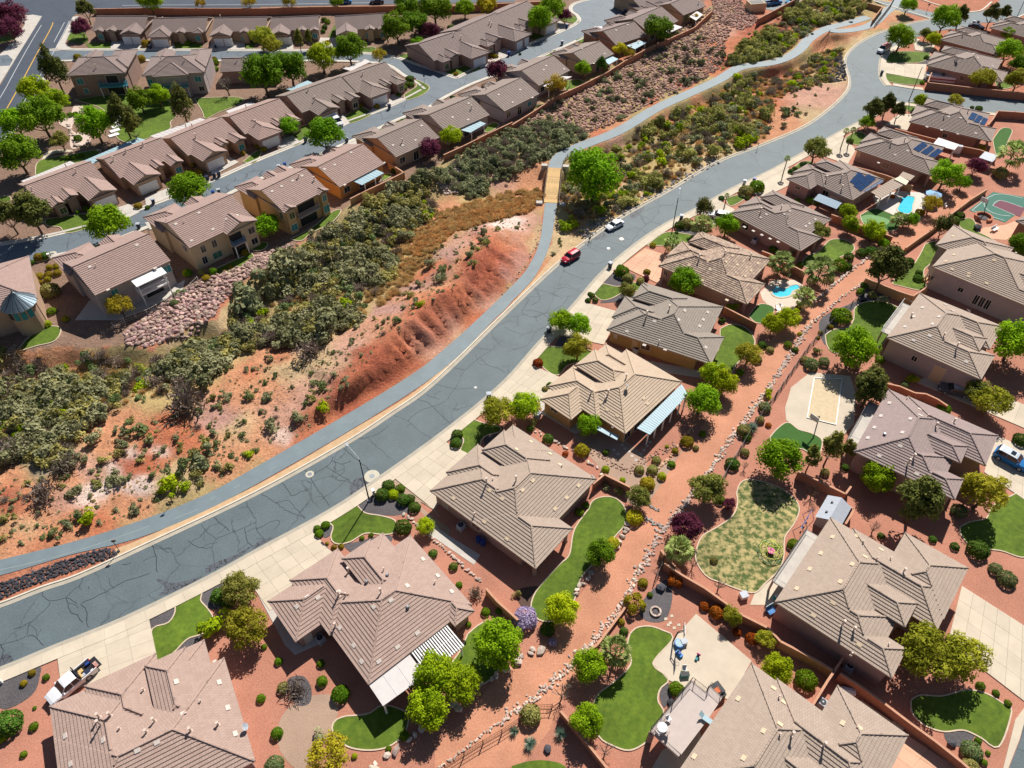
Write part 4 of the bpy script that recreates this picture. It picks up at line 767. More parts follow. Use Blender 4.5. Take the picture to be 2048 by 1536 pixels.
H['A5']=house('the grey roofed house','grey tile roofed house with mustard side wall next to the round back lawn',(1213,660),(0,0),(1420,729),(18.6,0),3,[(0,0,13,9.9,0),(-.4,3.4,9,9.9,.16),(3,0,16.3,15.5,0),(1.2,9.2,10,13.6,.9),(1.1,11,9,15.4,.06),(8,0,18.8,7.6,0,'h',16)],'grey',M_cyel)
H['A6']=house('the speckled roofed house','house with a speckled brown and cream tile roof beside the kidney shaped pool',(1317,532),(0,0),(1490,608),(18,0),3,[(0,0,12.5,9.7,0),(-.4,3.2,9,9.7,.16),(2.8,0,15.9,15.4,0),(1.1,9.2,10,13.3,.9),(1,11,9,15.1,.06),(8,0,18.4,7.5,0,'h',15.6)],'speck',M_cpink)
H['A7']=house('the brown roofed house with pale roof vents','brown roofed house with a row of pale roof vents uphill from the speckled roof',(1459,427),(0,0),(1600,503),(19,0),3,P1,'brown',M_cpink)
H['A8']=house('the solar roofed house with the light blue pool','brown roofed house with three blue solar arrays beside the light blue pool',(1573,358),(0,0),(1704,401),(16.9,3.8),3,P2,'brown',M_cpink)
H['A9']=house('the middle solar roofed house','brown roofed house with a neat row of three solar panels above the round pool house',(1709,298.5),(0,0),(1863,352),(19,0),3,P1,'brown',M_cpink)
H['A10']=house('the farthest solar roofed house','farthest solar roofed house with reddish walls just below the side street',(1818,244),(0,0),(1981,284),(19,0),3,P1,'tan' if 0 else 'brown',M_crose)
H['A11']=house('the corner house above the side street','brown roofed corner house behind the block wall above the side street',(1853,131),(0,0),(2005,120),(16.4,15.7),3,P1,'brown',M_cpink)
H['A12']=house('the second house above the side street','brown roofed house directly behind the corner house above the side street',(1881,80),(0,0),(2012,80),(16.4,15.7),3,P1,'brown',M_crose)
H['A13']=house('the top right house','brown roofed house cut by the right edge near the top corner',(1979,56),(0,0),(2104,58),(16.4,15.7),3,P1,'brown',M_cpink)
H['B1']=house('the big house with the upper deck','big tan roofed house with a railed upper deck at the bottom edge',(1502.7,1328),(0,15.9),(1802.5,1477.5),(16,19.3),4.2,P3,'tan',M_cpink)
H['B2']=house('the large taupe house below the shed','large taupe roofed house between the grey shed and the wide driveway',(1549,1204),(0,0),(1783.6,1357.4),(14.4,0),4.2,P3,'tan',M_cpink)
H['B3']=house('the mauve brown roofed house','mauve brown roofed house beside the blue off-road vehicle',(1706.4,903),(0,0),(1903.5,997.7),(14,0),4.4,P3[:5],'mauve',M_cpink)
H['B4']=house('the house above the dark saloon car','taupe roofed house between the deep green lawn and the dark saloon car',(1772.7,676),(0,0),(1960.7,759.5),(15,0),4.6,[(0,0,11.2,15.5,0),(2,0,15.1,7.2,0),(3,5.8,12.8,9.8,.6),(2,9,11.6,15.5,0),(3,8.2,14,15.6,-.01)],'tan',M_cmauve)
H['B5']=house('the large house below the fire pit','large taupe roofed house at the right edge below the fire pit',(1863.7,534),(0,0),(2038.3,606.8),(15.2,0),4.8,[(0,0,16.4,14.8,0),(-2.2,7.2,9,16.3,0),(3,0,24,5,-.0),(8,4,22,9,.5)],'tan',M_cmauve)
H['B6']=house('the brick sided house at the right edge','house with a rose brick side wall at the right edge beside the sport court',(2031,442),(0,0),(2150,500),(15,0),4.4,[(0,0,15,15,0)],'brown',M_crose)
def rowC(k,nick,label,a,bb,zz,roof,st,w=14,dep=13.6,extra=(),front=((-.8,9,6.2,16.6,-.3,'h'),(7.2,9,11.2,14.8,-.1,'gy'))):
    H[k]=house(nick,label,a,(0,0),bb,(w,0),zz,[(0,0,w,dep,0,'gx')]+list(front)+list(extra),roof,st)
rowC('C2','the two storey house with the white awning','two storey house with a white awning over its balcony above the boulder slope',(190.3,591.4),(341.5,521.7),5.6,'rose',M_cmauve)
rowC('C3','the cream two storey house','cream two storey house with a projecting gable and blue balcony',(379.1,496.8),(507,436),5.6,'rose',M_ccream,extra=((7.2,-1.3,14.1,7,0,'gy'),))
rowC('C4','the orange two storey house','orange two storey house with teal window screens beside the bright tree',(567,424.3),(655,379),5.6,'rose',M_cor2,11.4,13.2,extra=((-.1,-.5,3,4,.0,'gy'),(8.7,-.5,11.5,4,.0,'gy')),front=((-.8,9,5,16.2,-.3,'h'),(5.6,9,8.4,15,0,'gy'),(8.6,9,11.4,15,0,'gy')))
rowC('C5','the orange sided house with the awning','orange sided single storey house with a white patio cover above the wash',(679.5,375),(769.5,327.5),3.2,'rose',M_cor,13.2)
rowC('C6','the tan house with the plum tree behind','single storey house with a dark plum tree at its back corner',(792,315),(879.5,275),3.2,'brown',M_ctan)
rowC('C7','the house with the small white patio cover','brown roofed house with a white gable end and small white patio cover',(895,267.5),(979.5,230),3.2,'brown',M_cmauve)
rowC('C8','the row house with the stone wall','brown roofed row house with grey gable and no patio cover above the rocks',(1009,223),(1079,188),3.2,'brown',M_cmauve)
rowC('C9','the house behind the yellow tree','brown roofed row house behind the yellow green tree',(1078,172),(1140.5,141),3.2,'brown',M_cmauve)
rowC('C10','the house behind the dark cypress','brown roofed row house behind the dark cypress',(1175,132),(1228,108),3.2,'brown',M_ctan)
rowC('C11','the house left of the round ash tree','brown roofed row house just left of the big round tree above the rock slope',(1232,90.5),(1294,70.6),3.2,'dark',M_crose)
rowC('C12','the house right of the round ash tree','dark roofed row house right of the big round tree',(1300,68),(1357,42),3.2,'dark',M_ctan)
rowC('C13','the last row house at the top','last dark roofed row house at the top beside the rock slope',(1367,31),(1412,12),3.2,'dark',M_ctan)
def rowD(k,nick,label,a,bb,roof,st,w=15,kind='g',dep=12.5,hipw=0):
    t_='gy' if kind=='g' else 'h'
    fr=[(w-6.4,-5.2,w,6,.0,t_),(w-10.2,-2.0,w-7,5,.35,'gy'),(w-13,-2.2,w-9.8,5,-.05,t_)]
    if w<14.1 and k in ('D2','D3','D4','D6'): fr=[(.8,-4.9,7.4,6,0,t_),(7.5,-2.4,9.6,5,.3,'gy'),(10.6,-3.2,13.9,5,-.05,t_)]
    if k=='D5': fr=[(2.2,-4,8.4,6,0,'gy'),(9,-2.2,11.6,5,.3,'gy'),(12.3,-2.8,15.4,5,0,'gy')]
    H[k]=house(nick,label,a,(0,0),bb,(w,0),3.1,[(0,0,w,dep,0,'gx')]+fr,roof,st,fascia=M_fascia)
rowD('D1','the first row house with the twin gables','leftmost house of the lower gabled row with a white garage door',(80.5,413),(214,362),'rose',M_brick,14.6)
rowD('D2','the second row house with two garage doors','gabled house with two white garage doors beside the long pale awning',(240,357),(355,312),'rose',M_ctan,14)
rowD('D3','the third row house with two garage doors','third gabled row house with two bright garage doors on the left street',(376,312),(478,268),'rose',M_ctan,14)
rowD('D4','the hip gabled row house','fourth row house with a hipped garage wing on the left street',(490,269),(590,231),'rose',M_cpink,14,'h')
rowD('D5','the house with the stone gable','row house with a stone gabled garage beside the bean shaped lawn',(604,226),(712,186),'brown',M_brick,16)
rowD('D6','the house with the open garage','row house with one open garage door at the street junction',(714,186),(800,155),'brown',M_cpink,14,'h')
rowD('D7','the house at the upper junction corner','brown roofed house at the upper corner of the street junction',(868,122),(955,92),'dark',M_cpink,14,'h')
rowD('D8','the house with two garage doors by the blue bin','dark roofed house with two white garage doors beside a blue bin',(955,92),(1031,57),'dark',M_cpink,14,'h')
rowD('D9','the small house behind the round street tree','dark roofed house behind the round tree near the turning circle',(1029,58),(1090,30),'dark',M_ccream,13,'h')
rowD('D10','the house at the very top of the left street','roof cut by the top edge near the turning circle',(1285,20),(1350,2),'dark',M_ctan,12,'h')
def rowF(k,nick,label,a,bb,roof,st,w=17,f=0):
    fr=[[(w-6.6,-3.6,w,6,0,'gy'),(w-12,-1.4,w-8.8,5,.1,'gy'),(w-16,-1.2,w-13,5,-.05,'gy')],[(0,-3.6,6.6,6,0,'h'),(8,-1.4,11,5,.2,'gy'),(13,-1.2,16.4,5,0,'h')],[(0,-3.6,6.6,6,0,'gy'),(9,-1.4,12,5,.1,'gy'),(13,-1.2,16,5,-.05,'gy')]][f]
    H[k]=house(nick,label,a,(0,0),bb,(w,0),3.1,[(0,0,w,12,0,'gx')]+fr,roof,st)
rowF('F1','the plum tree corner house','leftmost house of the top row beside the plum tree',(184,60),(288,60),'dark',M_brick,17,0)
rowF('F2','the second top row house','second house of the top row with one white garage door',(301,66),(411,63),'dark',M_ctan,17,1)
rowF('F3','the third top row house','third house of the top row with two garage doors',(424,64),(531,62),'dark',M_ctan,17,2)
rowF('F4','the fourth top row house','fourth house of the top row behind a small pine',(541,63),(638,58),'dark',M_brick,16,2)
rowF('F5','the fifth top row house','fifth house of the top row behind a pale bare tree',(672,62),(775,55),'dark',M_ccream,16,2)
H['E1']=house('the two storey house by the tall pine','two storey house with a blue balcony beside the tall dark pine',(132.7,152),(0,0),(249.6,146),(15,0),5.8,[(0,0,15,12,0,'h'),(9,3,15.2,15,.2,'h'),(2,4,6,15,0,'gy')],'dark',M_brick)
H['E2']=house('the two storey house with the central gable','two storey house with a large central hip and pale side wall',(284,152),(0,0),(407.8,145),(15.5,0),5.8,[(0,0,15.5,12,0,'h'),(2.6,-1,11.6,8,0,'h'),(1,4,6,15,0,'gy'),(10,3,15.6,15,.1,'h')],'dark',M_cmauve)
H['E3']=house('the house behind the bare tree','brown roofed house behind the bare grey tree',(440,144),(0,0),(560,140),(15.5,0),3.4,[(0,0,15.5,9,0,'gx')],'dark',M_cpink)
H['C1']=house('the house with the metal turret','house with a round metal roofed turret at the left edge',(75,598),(14,0),(58,512),(14,11.5),5.6,[(-8,0,14,11.5,0,'h')],'rose',M_ctan)
vents(H['A1'],[(352,1364),(438,1365),(367,1427),(455,1416),(470,1468),(425,1318),(131,1472),(207,1480),(314,1485),(275,1501),(142,1528)])
vents(H['A2'],[(614.5,1194),(594,1213.5),(636,1195),(677.7,1184.7),(680,1255.6),(708,1291),(723.6,1323),(757.7,1322.6),(795,1293.7),(835,1266),(747.6,1214),(781.7,1200.4),(814.5,1172),(903,1183.7),(875,1152),(845.6,1119)])
vents(H['A3'],[(907,997),(979.5,981),(969,1043.6),(1014.6,1077.8),(1004.6,998),(1065.6,961.6),(1045,980.6),(1157,971.6),(1133,995.6),(1110,1018)],'tan'); vents(H['A3'],[(1033,899),(1062,884),(1100,908),(1120,930)],'tan')
vents(H['A4'],[(1161,802),(1201,806),(1235,832),(1214.5,820),(1295,807.8),(1287,797)],'tan')
vents(H['A5'],[(1369,621.5),(1357,640),(1415,625),(1406,639.7),(1398.7,652.6),(1411,695),(1254,663),(1309,643),(1290,682),(1332,691)])
vents(H['A6'],[(1464.6,512),(1452,524),(1474,530),(1515,527),(1501.5,541.7),(1490,552.5),(1420,539.5),(1405,561),(1456,592),(1378,531)],'tan')
vents(H['A7'],[(1579,422),(1569,428.5),(1630,439),(1618,447.5),(1611,453),(1491,446),(1509,454),(1526,462),(1542.5,469.5),(1558.6,476),(1521,435),(1533,429)])
vents(H['A9'],[(1700+60,318),(1790,310),(1815,302),(1850,292)]); vents(H['A10'],[(1857,246.5),(1886,253),(1919,260),(1951,267),(1897,234),(1921,236),(1960,243)])
vents(H['A11'],[(1947,108),(1963,108.5),(1955,116),(1996,118),(1985,132.6),(1981,138)])
vents(H['B2'],[(1665.6,1074.5),(1642,1107),(1620,1138.7),(1594,1177.6),(1705,1129),(1681,1164),(1666,1205.6),(1626.6,1231),(1718,1289.5),(1714,1072),(1730,1114),(1762,1100)],'tan')
vents(H['B3'],[(1779,806.5),(1762,832.5),(1749,855.6),(1736,876.6),(1821,838),(1805,865.5),(1800,892),(1758,912),(1833,948),(1839,819),(1840,831)])
vents(H['B4'],[(1845,615.6),(1828,634),(1878,634),(1865,648.6),(1810,654),(1859,672),(1826.6,681),(1932,724),(1890,610),(1905,622)])
vents(H['B5'],[(1906,473),(1908,510),(1892,523),(1993,507),(1988,521),(1904,539),(1937.6,547),(1936,553),(1973,567)],'tan')
vents(H['B1'],[(1477,1398),(1527.6,1462.5),(1487.8,1517),(1389,1513.7),(1546.7,1377),(1567,1405),(1559.6,1448.8),(1686,1446.8),(1718.5,1456)],'tan')
vents(H['C2'],[(179.6,534),(274,490.5),(212,571),(306.6,528)]); vents(H['C3'],[(352,448.5),(398,426),(426,459),(383,481.5),(453,439),(475,431)])
vents(H['C4'],[(544,383),(563,373),(585,362),(604,352)]); vents(H['C5'],[(649,339),(702,305.5),(767,318),(688,362),(669,330)])
vents(H['C6'],[(775,250),(805,291),(786,291),(843,252),(831,281)]); vents(H['C7'],[(937,207),(965,213.6),(936,240),(905,235)]); vents(H['C8'],[(997,190),(1040,180),(1025,205),(1065,188)])
vents(H['C9'],[(1044,175),(1052,168),(1087,140),(1092,132),(1128,138.5)]); vents(H['C10'],[(1164,98),(1176,92),(1188,86),(1209,108),(1188,120)]); vents(H['C11'],[(1255,50),(1232,61),(1278,75),(1264,82),(1248,90)])
pipes(H['A1'],[(222,1432,.9),(200,1435,1.0),(202,1450,1.2),(294,1465),(310,1443,.9),(382,1462,.8),(437,1450),(288,1381,.5),(240,1458,.4),(402,1403,.4)])
pipes(H['A2'],[(678,1192,1.1),(692,1190.5,.5),(671,1253,.8),(762,1186,1.1),(698,1145,1.1),(768,1141,.6),(870.6,1166,.5)]); turbine(H['A2'],[(733.6,1164.5),(775,1151),(816,1215)])
pipes(H['A3'],[(973,968,1.3),(1032,962,1.1),(949,1030,.5),(986,960,.4),(1124,933,.4)]); pipes(H['A4'],[(1182,787,.9),(1216,788,.9),(1210,798,.5),(1252,757,.9),(1226,846,.5)])
pipes(H['A5'],[(1293,633,1.2),(1338,620,1.0),(1318,685,.5)]); pipes(H['A6'],[(1398,518,1),(1449,508.6,.8),(1501,514,.8)]); pipes(H['A7'],[(1521,424,.9),(1562,418,.8),(1576,434,.5)])
pipes(H['B2'],[(1776,1290,.4),(1683,1252,1.3),(1707,1260,.7),(1707,1303,.6),(1752,1120,.6),(1806,1145,.9),(1725,1085,.4),(1780,1118,.4)]); pipes(H['B3'],[(1814,930,1.3),(1827,915,.7),(1871,853,.8),(1907,845,.8),(1813,799,.4),(1855,833,.4)]); turbine(H['B3'],[(1768,870)])
pipes(H['B4'],[(1912,696,1.1),(1822,633,.7),(1887,673,.7)]); pipes(H['B5'],[(2032,505,.9),(2009,488,.6)]); pipes(H['B1'],[(1582,1472,1.1),(1646,1492,1.0),(1559,1470,.4),(1557,1395,.5)])
pipes(H['C4'],[(598,355,.8),(629,361,.8)]); pipes(H['C3'],[(333,442,.5),(369,445,.4)]); pipes(H['C2'],[(193,533,.5)])
for k,pts in {'D1': [(53,377),(65,382),(133,335),(153,345)],'D2': [(228,321),(253,305),(287,292)],'D3': [(370,248),(385,255),(392,275),(436,236)],'D4': [(493,217),(512,247)],'D5': [(617,182),(630,200)],'D6': [(726,150),(757,120)],'D7': [(908,72),(922,78)],'D8': [(979,48),(983,52)],'E1': [(170,112),(175,118),(193,136)],'E2': [(322,120),(370,122)],'E3': [(475,122)],'F2': [(325,34)],'F3': [(440,30)],'C6': [(805,285)],'C7': [(943,218),(974,176)],'C8': [(972,180),(978,172)],'C12': [(1330,8)],'C13': [(1397,8)],'A8': [(1652,360),(1682,357),(1683,378)],'A9': [(1781,288),(1808,283)],'A10': [(1888,232),(1935,225)],'A11': [(1910,118),(1913,120)],'A12': [(1925,70)]}.items(): pipes(H[k],[(p[0],p[1],.9) for p in pts])
h=H['A3']; opening(h,'y',8.2,1.1,1.5,1.2,M_brick and mat('rust_screen',(.16,.07,.05),.7,.1,2)); opening(h,'y',2.4,.6,.9,1.9,M_gart,'door')
h=H['A5']; opening(h,'y',7.2,1.0,1.6,1.3,mat('brown_screen',(.12,.07,.05),.7,.1,2)); opening(h,'y',1.6,1.4,.5,.8,M_frame); opening(h,'y',5.2,.1,1.0,2.1,M_ccream,'door',False)
h=H['A6']; opening(h,'y',1.5,1.2,.8,1.1); opening(h,'y',4.4,1.9,.7,.4)
h=H['A7']; opening(h,'y',4.4,1.0,1.5,1.3)
h=H['A4']; opening(h,'y',2.5,1.7,1.3,.5); 
for s in (5,7.5,10,12.5,15): opening(h,'x+',s,.2 if s != 10 else .9,1.6,2.1 if s != 10 else 1.2,wallpos=14*h.sc-.58)
h=H['A2']; opening(h,'x+',8,.1,2.4,2.1,wallpos=17*h.sc-.58); opening(h,'x+',12,.8,2,1.3,wallpos=17*h.sc-.58); opening(h,'x+',1.6,.1,.9,2.0,M_frame,'door',wallpos=7*h.sc-.55)
h=H['A8']; opening(h,'y',3.4,1.7,1.2,.5); opening(h,'y',9.4,1,1.4,1.2,wallpos=3.8*h.sc+.57); opening(h,'y',12.4,1.2,2.6,.5,M_frame,'awning',False,wallpos=3.8*h.sc+.5)
h=H['A9']; opening(h,'y',8.2,.9,1.5,1.3,M_brick); opening(h,'y',1.2,1.4,.6,1.1,M_ccream)
h=H['A10']; opening(h,'y',9,1.2,1.0,1.0); h=H['A11']; opening(h,'y',9.6,1.2,1.1,1.1)
h=H['B2']; opening(h,'x+',15,.05,4.8,2.3,M_gart,'garage_door',wallpos=16.3*h.sc-.55)
h=H['B3']; opening(h,'x+',12.5,.05,2.8,2.3,M_gart,'garage_door',wallpos=16.3*h.sc-.6); opening(h,'x+',2.4,.3,1.2,1.9,wallpos=14.4*h.sc-.57)
h=H['B4']; opening(h,'y',5.2,2.2,.8,1.0); opening(h,'y',9.3,.1,1.7,3.2,M_ccream,'door'); 
h=H['B5']; opening(h,'y',6.0,2.0,.9,.9); 
for s in (9.0,10.0,11.0): opening(h,'y',s,.8,.75,2.0)
for s in (2,5,8,11): 
    for kk in ('B1','B2','B3'): opening(H[kk],'x-',s,1.0,1.8,1.9)
h=H['C3']
for s,z,m in ((5.0,3.1,M_glass),(2.6,3.1,M_glass),(2.2,.7,M_glass)): opening(h,'y',s,z,.95,1.5,m)
opening(h,'y',4.9,.6,1.9,1.4,mat('green_screen',(.06,.16,.11),.7,.1,1))
y_=-1.3*h.sc+.3
for z in (3.3,.8): opening(h,'y',12.4,z,1.3,1.3,wallpos=y_)
opening(h,'y',8.9,3.0,2.6,2.0,M_dark,'balcony_recess_shade',False,wallpos=y_); opening(h,'y',8.9,.1,2.8,2.2,M_dark,'patio_door',False,wallpos=y_); opening(h,'x-',2.8,3.4,.9,1.2,M_dark,wallpos=.3); opening(h,'x-',3.8,3.3,.5,1.0,M_dark,wallpos=.3)  # balcony recess is a flat dark panel, its shade put into the colour
def balcony(h,x0,x1,yw,depth,z,roofed=None,rail=M_white,slab=M_white,posts=True):
    s=h.sc; e=MB(); e.box(x0*s,yw-depth,z-.22,x1*s,yw-.03,z); o=e.build('balcony',slab,h.e); r=MB()
    for zz in (z+.1,z+1.0): r.box(x0*s,yw-depth,zz,x1*s,yw-depth+.06,zz+.06); r.box(x0*s,yw-depth,zz,x0*s+.06,yw,zz+.05); r.box(x1*s-.06,yw-depth,zz,x1*s,yw,zz+.05)
    n=int((x1-x0)*s/.16)
    for i in range(n+1): xx=x0*s+i*((x1-x0)*s-.04)/n; r.box(xx,yw-depth+.01,z,xx+.03,yw-depth+.05,z+1.02)
    for i in range(int(depth/.16)): 
        for xx in (x0*s+.01,x1*s-.05): r.box(xx,yw-i*.16-.05,z,xx+.03,yw-i*.16,z+1.02)
    r.build('railing',rail,o)
    if posts:
        q=MB()
        for xx in (x0*s+.1,x1*s-.25): q.box(xx,yw-depth+.02,-.1,xx+.16,yw-depth+.18,roofed if roofed else z-.22)
        q.build('balcony_post',M_white,o)
    if roofed:
        q=MB(); q.face([(x0*s-.2,yw+.3,roofed+.35),(x0*s-.2,yw-depth-.5,roofed),(x1*s+.2,yw-depth-.5,roofed),(x1*s+.2,yw+.3,roofed+.35)]); q.box(x0*s-.2,yw-depth-.5,roofed-.18,x1*s+.2,yw-depth-.4,roofed); 
        for i in range(12): xx=x0*s-.2+i*((x1-x0)*s+.4)/12; q.box(xx,yw-depth-.48,roofed+.005,xx+.03,yw-depth-.44,roofed+.04)
        q.build('awning',M_white,o)
    return o
balcony(h,7.6,10.4,y_,1.0,3.0,rail=mat('balcony_blue',(.10,.22,.36),.6,.1,2),slab=M_cmauve)
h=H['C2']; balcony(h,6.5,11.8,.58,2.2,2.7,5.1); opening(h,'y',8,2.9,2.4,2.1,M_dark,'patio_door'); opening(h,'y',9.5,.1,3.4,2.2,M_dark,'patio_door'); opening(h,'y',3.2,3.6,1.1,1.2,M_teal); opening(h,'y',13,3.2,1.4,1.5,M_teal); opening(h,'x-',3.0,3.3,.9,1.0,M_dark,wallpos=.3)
h=H['C4']; y4=-.5*h.sc+.3; opening(h,'y',1.6,3.4,1.2,1.4,mat('olive_screen',(.10,.10,.03),.7,.1,2),wallpos=y4); opening(h,'y',1.5,.7,1.4,1.4,M_teal,wallpos=y4); opening(h,'y',10.1,3.6,.9,1.3,M_teal,wallpos=y4); opening(h,'y',10.1,.9,1.3,1.6,M_teal,wallpos=y4); opening(h,'x-',1.6,3.2,1.1,1.5,mat('olive_screen',(.1,.1,.03)),wallpos=.3); opening(h,'y',5.8,2.9,4.2,2.1,M_dark,'balcony_recess_shade',False); opening(h,'y',5.8,.05,4.2,2.3,M_dark,'patio_recess_shade',False)  # both recesses are flush panels coloured dark for the shade inside them
balcony(h,3.2,8.5,.58,1.0,2.8,rail=M_cmauve,slab=M_cmauve,posts=False)
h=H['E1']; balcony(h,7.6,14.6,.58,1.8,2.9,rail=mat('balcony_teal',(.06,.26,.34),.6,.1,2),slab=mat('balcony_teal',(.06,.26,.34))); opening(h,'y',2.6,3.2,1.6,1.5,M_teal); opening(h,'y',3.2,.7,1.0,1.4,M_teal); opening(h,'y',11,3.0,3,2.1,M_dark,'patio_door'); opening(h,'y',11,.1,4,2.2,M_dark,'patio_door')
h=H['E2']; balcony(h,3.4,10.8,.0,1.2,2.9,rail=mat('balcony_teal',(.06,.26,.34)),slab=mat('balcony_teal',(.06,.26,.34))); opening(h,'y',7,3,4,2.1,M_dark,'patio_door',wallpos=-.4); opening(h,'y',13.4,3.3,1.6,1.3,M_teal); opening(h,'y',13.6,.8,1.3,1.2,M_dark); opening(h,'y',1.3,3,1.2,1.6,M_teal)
for kk in ('C5','C6','C7','C8','C9','C10','C11','C12','C13'):
    for s in (2.2,6.5,10.5): opening(H[kk],'y',s,.9 if s != 6.5 else .1,1.5,1.3 if s != 6.5 else 2.1,M_teal if (s==10.5 and kk in ('C7','C8')) else M_glass)
for kk,c,wd,y0,x2,xs in (('D1',11.5,4.4,-5.2,0,3.4),('D2',3.9,4.2,-4.9,0,12.2),('D3',3.9,4.2,-4.9,0,12.2),('D4',4.1,4.4,-4.9,0,12.2),('D5',5.3,4.4,-4,0,13.8),('D6',4.1,4.4,-4.9,0,12.2),('D7',10.8,4.4,-5.2,0,2.6),('D8',9.9,2.6,-5.2,12.6,2.6),('D9',9.8,4.4,-5.2,0,1.8)):
    h=H[kk]; g_=kk in ('D1','D2','D3','D5'); yy=y0*h.sc+(.3 if g_ else .57)
    opening(h,'y',c,.05,wd,2.2,M_gar,'garage_door',False,wallpos=yy)
    if x2: opening(h,'y',x2,.05,1.9,2.2,M_gar,'garage_door',False,wallpos=yy)
    opening(h,'y',xs,.8,1.3,1.3,M_teal if kk in ('D2','D3') else M_glass,wallpos={'D1':-2.2,'D5':-2.8,'D7':-2.2,'D8':-2.2,'D9':-2.2}.get(kk,-3.2)*h.sc+(.3 if g_ else .57))
for kk,w,cs in (('F1',17,(12.0,15.0)),('F2',17,(3.3,)),('F3',17,(2.4,5.4)),('F4',16,(2.4,5.4)),('F5',16,(2.4,5.4))):
    h=H[kk]
    for s in cs: opening(h,'y',s,.05,4.4 if len(cs)==1 else 2.5,2.2,M_gar,'garage_door',False,wallpos=-3.6*h.sc+(.57 if kk=='F2' else .3))
    for s in (9.8,14.4) if kk != 'F1' else (2.6,6.6): opening(h,'y',s,.8,1.3,1.4,M_teal,wallpos=-1.2*h.sc+.3)
h=H['C1']; tx,ty=to_local(h,*P(37,606,5.6)); b=MB()
b.cyl(tx,ty,-.2,5.6,2.3,20,0); b.build('turret_wall',M_ctan,h.e)
b=MB(); b.cyl(tx,ty,5.62,7.9,3.0,20,0,.12); 
for i in range(20): a=i*math.pi/10; b.tube([(tx+3.0*math.cos(a),ty+3.0*math.sin(a),5.67),(tx+.12*math.cos(a),ty+.12*math.sin(a),7.95)],.035,4)
b.cyl(tx,ty,7.85,8.5,.1,8); b.build('turret_roof',mat('blue_grey_metal',(.13,.17,.20),.45,.1,2,metal=.5),h.e)
for a in (-2.0,-1.5,-1.0,-.5):
    b=MB(); c,s=math.cos(a-h.ang),math.sin(a-h.ang); T=lambda p: (tx+c*(2.25+p[1])-s*p[0],ty+s*(2.25+p[1])+c*p[0],p[2]); b.box(-.42,0,3.5,.42,.1,5.0,0,T); b.build('turret_window',M_teal if a>-1.8 else M_glass,h.e)
def dish(h,u,v):
    x,y,z=on_roof(h,u,v); b=MB(); b.tube([(x,y,z-.1),(x,y,z+.6)],.04,6); 
    c=Vector((x,y,z+.75)); n=Vector((.3,.6,.5)).normalized(); a=n.orthogonal().normalized(); bb=n.cross(a); rim=[tuple(c+(a*math.cos(t)+bb*math.sin(t))*.42+n*.1) for t in [k*math.pi/8 for k in range(16)]]
    for i in range(16): b.face([tuple(c),rim[i],rim[(i+1) % 16]])
    b.tube([tuple(c),tuple(c+n*.5-Vector((0,0,.1)))],.02,4); b.build('satellite_dish',M_lid,h.e)
for kk,u,v in (('A1',488,1452),('A4',1253,778),('A3',1186,952),('B4',1938,620),('A11',1912,124)): dish(H[kk],u,v)
# ------------------------------------------------------------ plant meshes
def leaf_mesh(name,m,C,Nrm,size,lv,jit=.5,aspect=1.0,rs=None):
    """many small quads at centres C, facing roughly Nrm"""
    rs=rs or np.random; n=len(C); Nn=Nrm+rs.normal(0,jit,(n,3)); Nn /= np.linalg.norm(Nn,axis=1)[:,None]+1e-9
    t=rs.normal(0,1,(n,3)); a=np.cross(Nn,t); a /= np.linalg.norm(a,axis=1)[:,None]+1e-9; b=np.cross(Nn,a)
    s=(size*rs.uniform(.6,1.3,n))[:,None]; a=a*s; b=b*s*aspect
    V=np.stack([C-a*.5-b*.5,C+a*.5-b*.35,C+a*.4+b*.5,C-a*.45+b*.4],1).reshape(-1,3)
    me=bpy.data.meshes.new(name); me.vertices.add(len(V)); me.vertices.foreach_set('co',V.astype(np.float32).ravel())
    me.loops.add(4*n); me.loops.foreach_set('vertex_index',np.arange(4*n,dtype=np.int32)); me.polygons.add(n); me.polygons.foreach_set('loop_start',np.arange(0,4*n,4,dtype=np.int32)); me.update(calc_edges=True)
    c=np.repeat(lv,4); ca=me.color_attributes.new('lv','FLOAT_COLOR','POINT'); ca.data.foreach_set('color',np.stack([c,c,c,np.ones_like(c)],1).astype(np.float32).ravel())
    me.materials.append(m); me['_V']=0; return me,V,c
def crown(name,m,seed,n=2600,clumps=42,shape=(1,1,.92),cr=.34,size=.10,aspect=1,core=.68,conic=0,base=-1):
    rs=np.random.RandomState(seed); d=rs.normal(0,1,(clumps,3)); d /= np.linalg.norm(d,axis=1)[:,None]; d[:,2]=np.abs(d[:,2])*1.0-rs.rand(clumps)*.75
    d /= np.linalg.norm(d,axis=1)[:,None]; rad=core*rs.uniform(.72,1.12,clumps)[:,None]; cc=d*rad
    cc[:clumps // 6]*=.45
    crr=cr*rs.uniform(.65,1.25,clumps); tone=rs.uniform(.1,.9,clumps)
    if conic: k=np.clip((1-cc[:,2])/1.9,.12,1) ** conic; cc[:,0]*=k; cc[:,1]*=k; crr*=.5+.5*k
    w=crr ** 2; i=rs.choice(clumps,n,p=w/w.sum()); q=rs.normal(0,1,(n,3)); q /= np.linalg.norm(q,axis=1)[:,None]; q[:,2]=np.where(q[:,2]<-.35,-q[:,2],q[:,2])
    C=cc[i]+q*(crr[i]*rs.uniform(.55,1.05,n))[:,None]; C=C*np.array(shape)
    lv=np.clip(tone[i]*.6+rs.rand(n)*.4,0,1); return leaf_mesh(name,m,C,q+np.array([0,0,.25]),size,lv,.4,aspect,rs)[0]
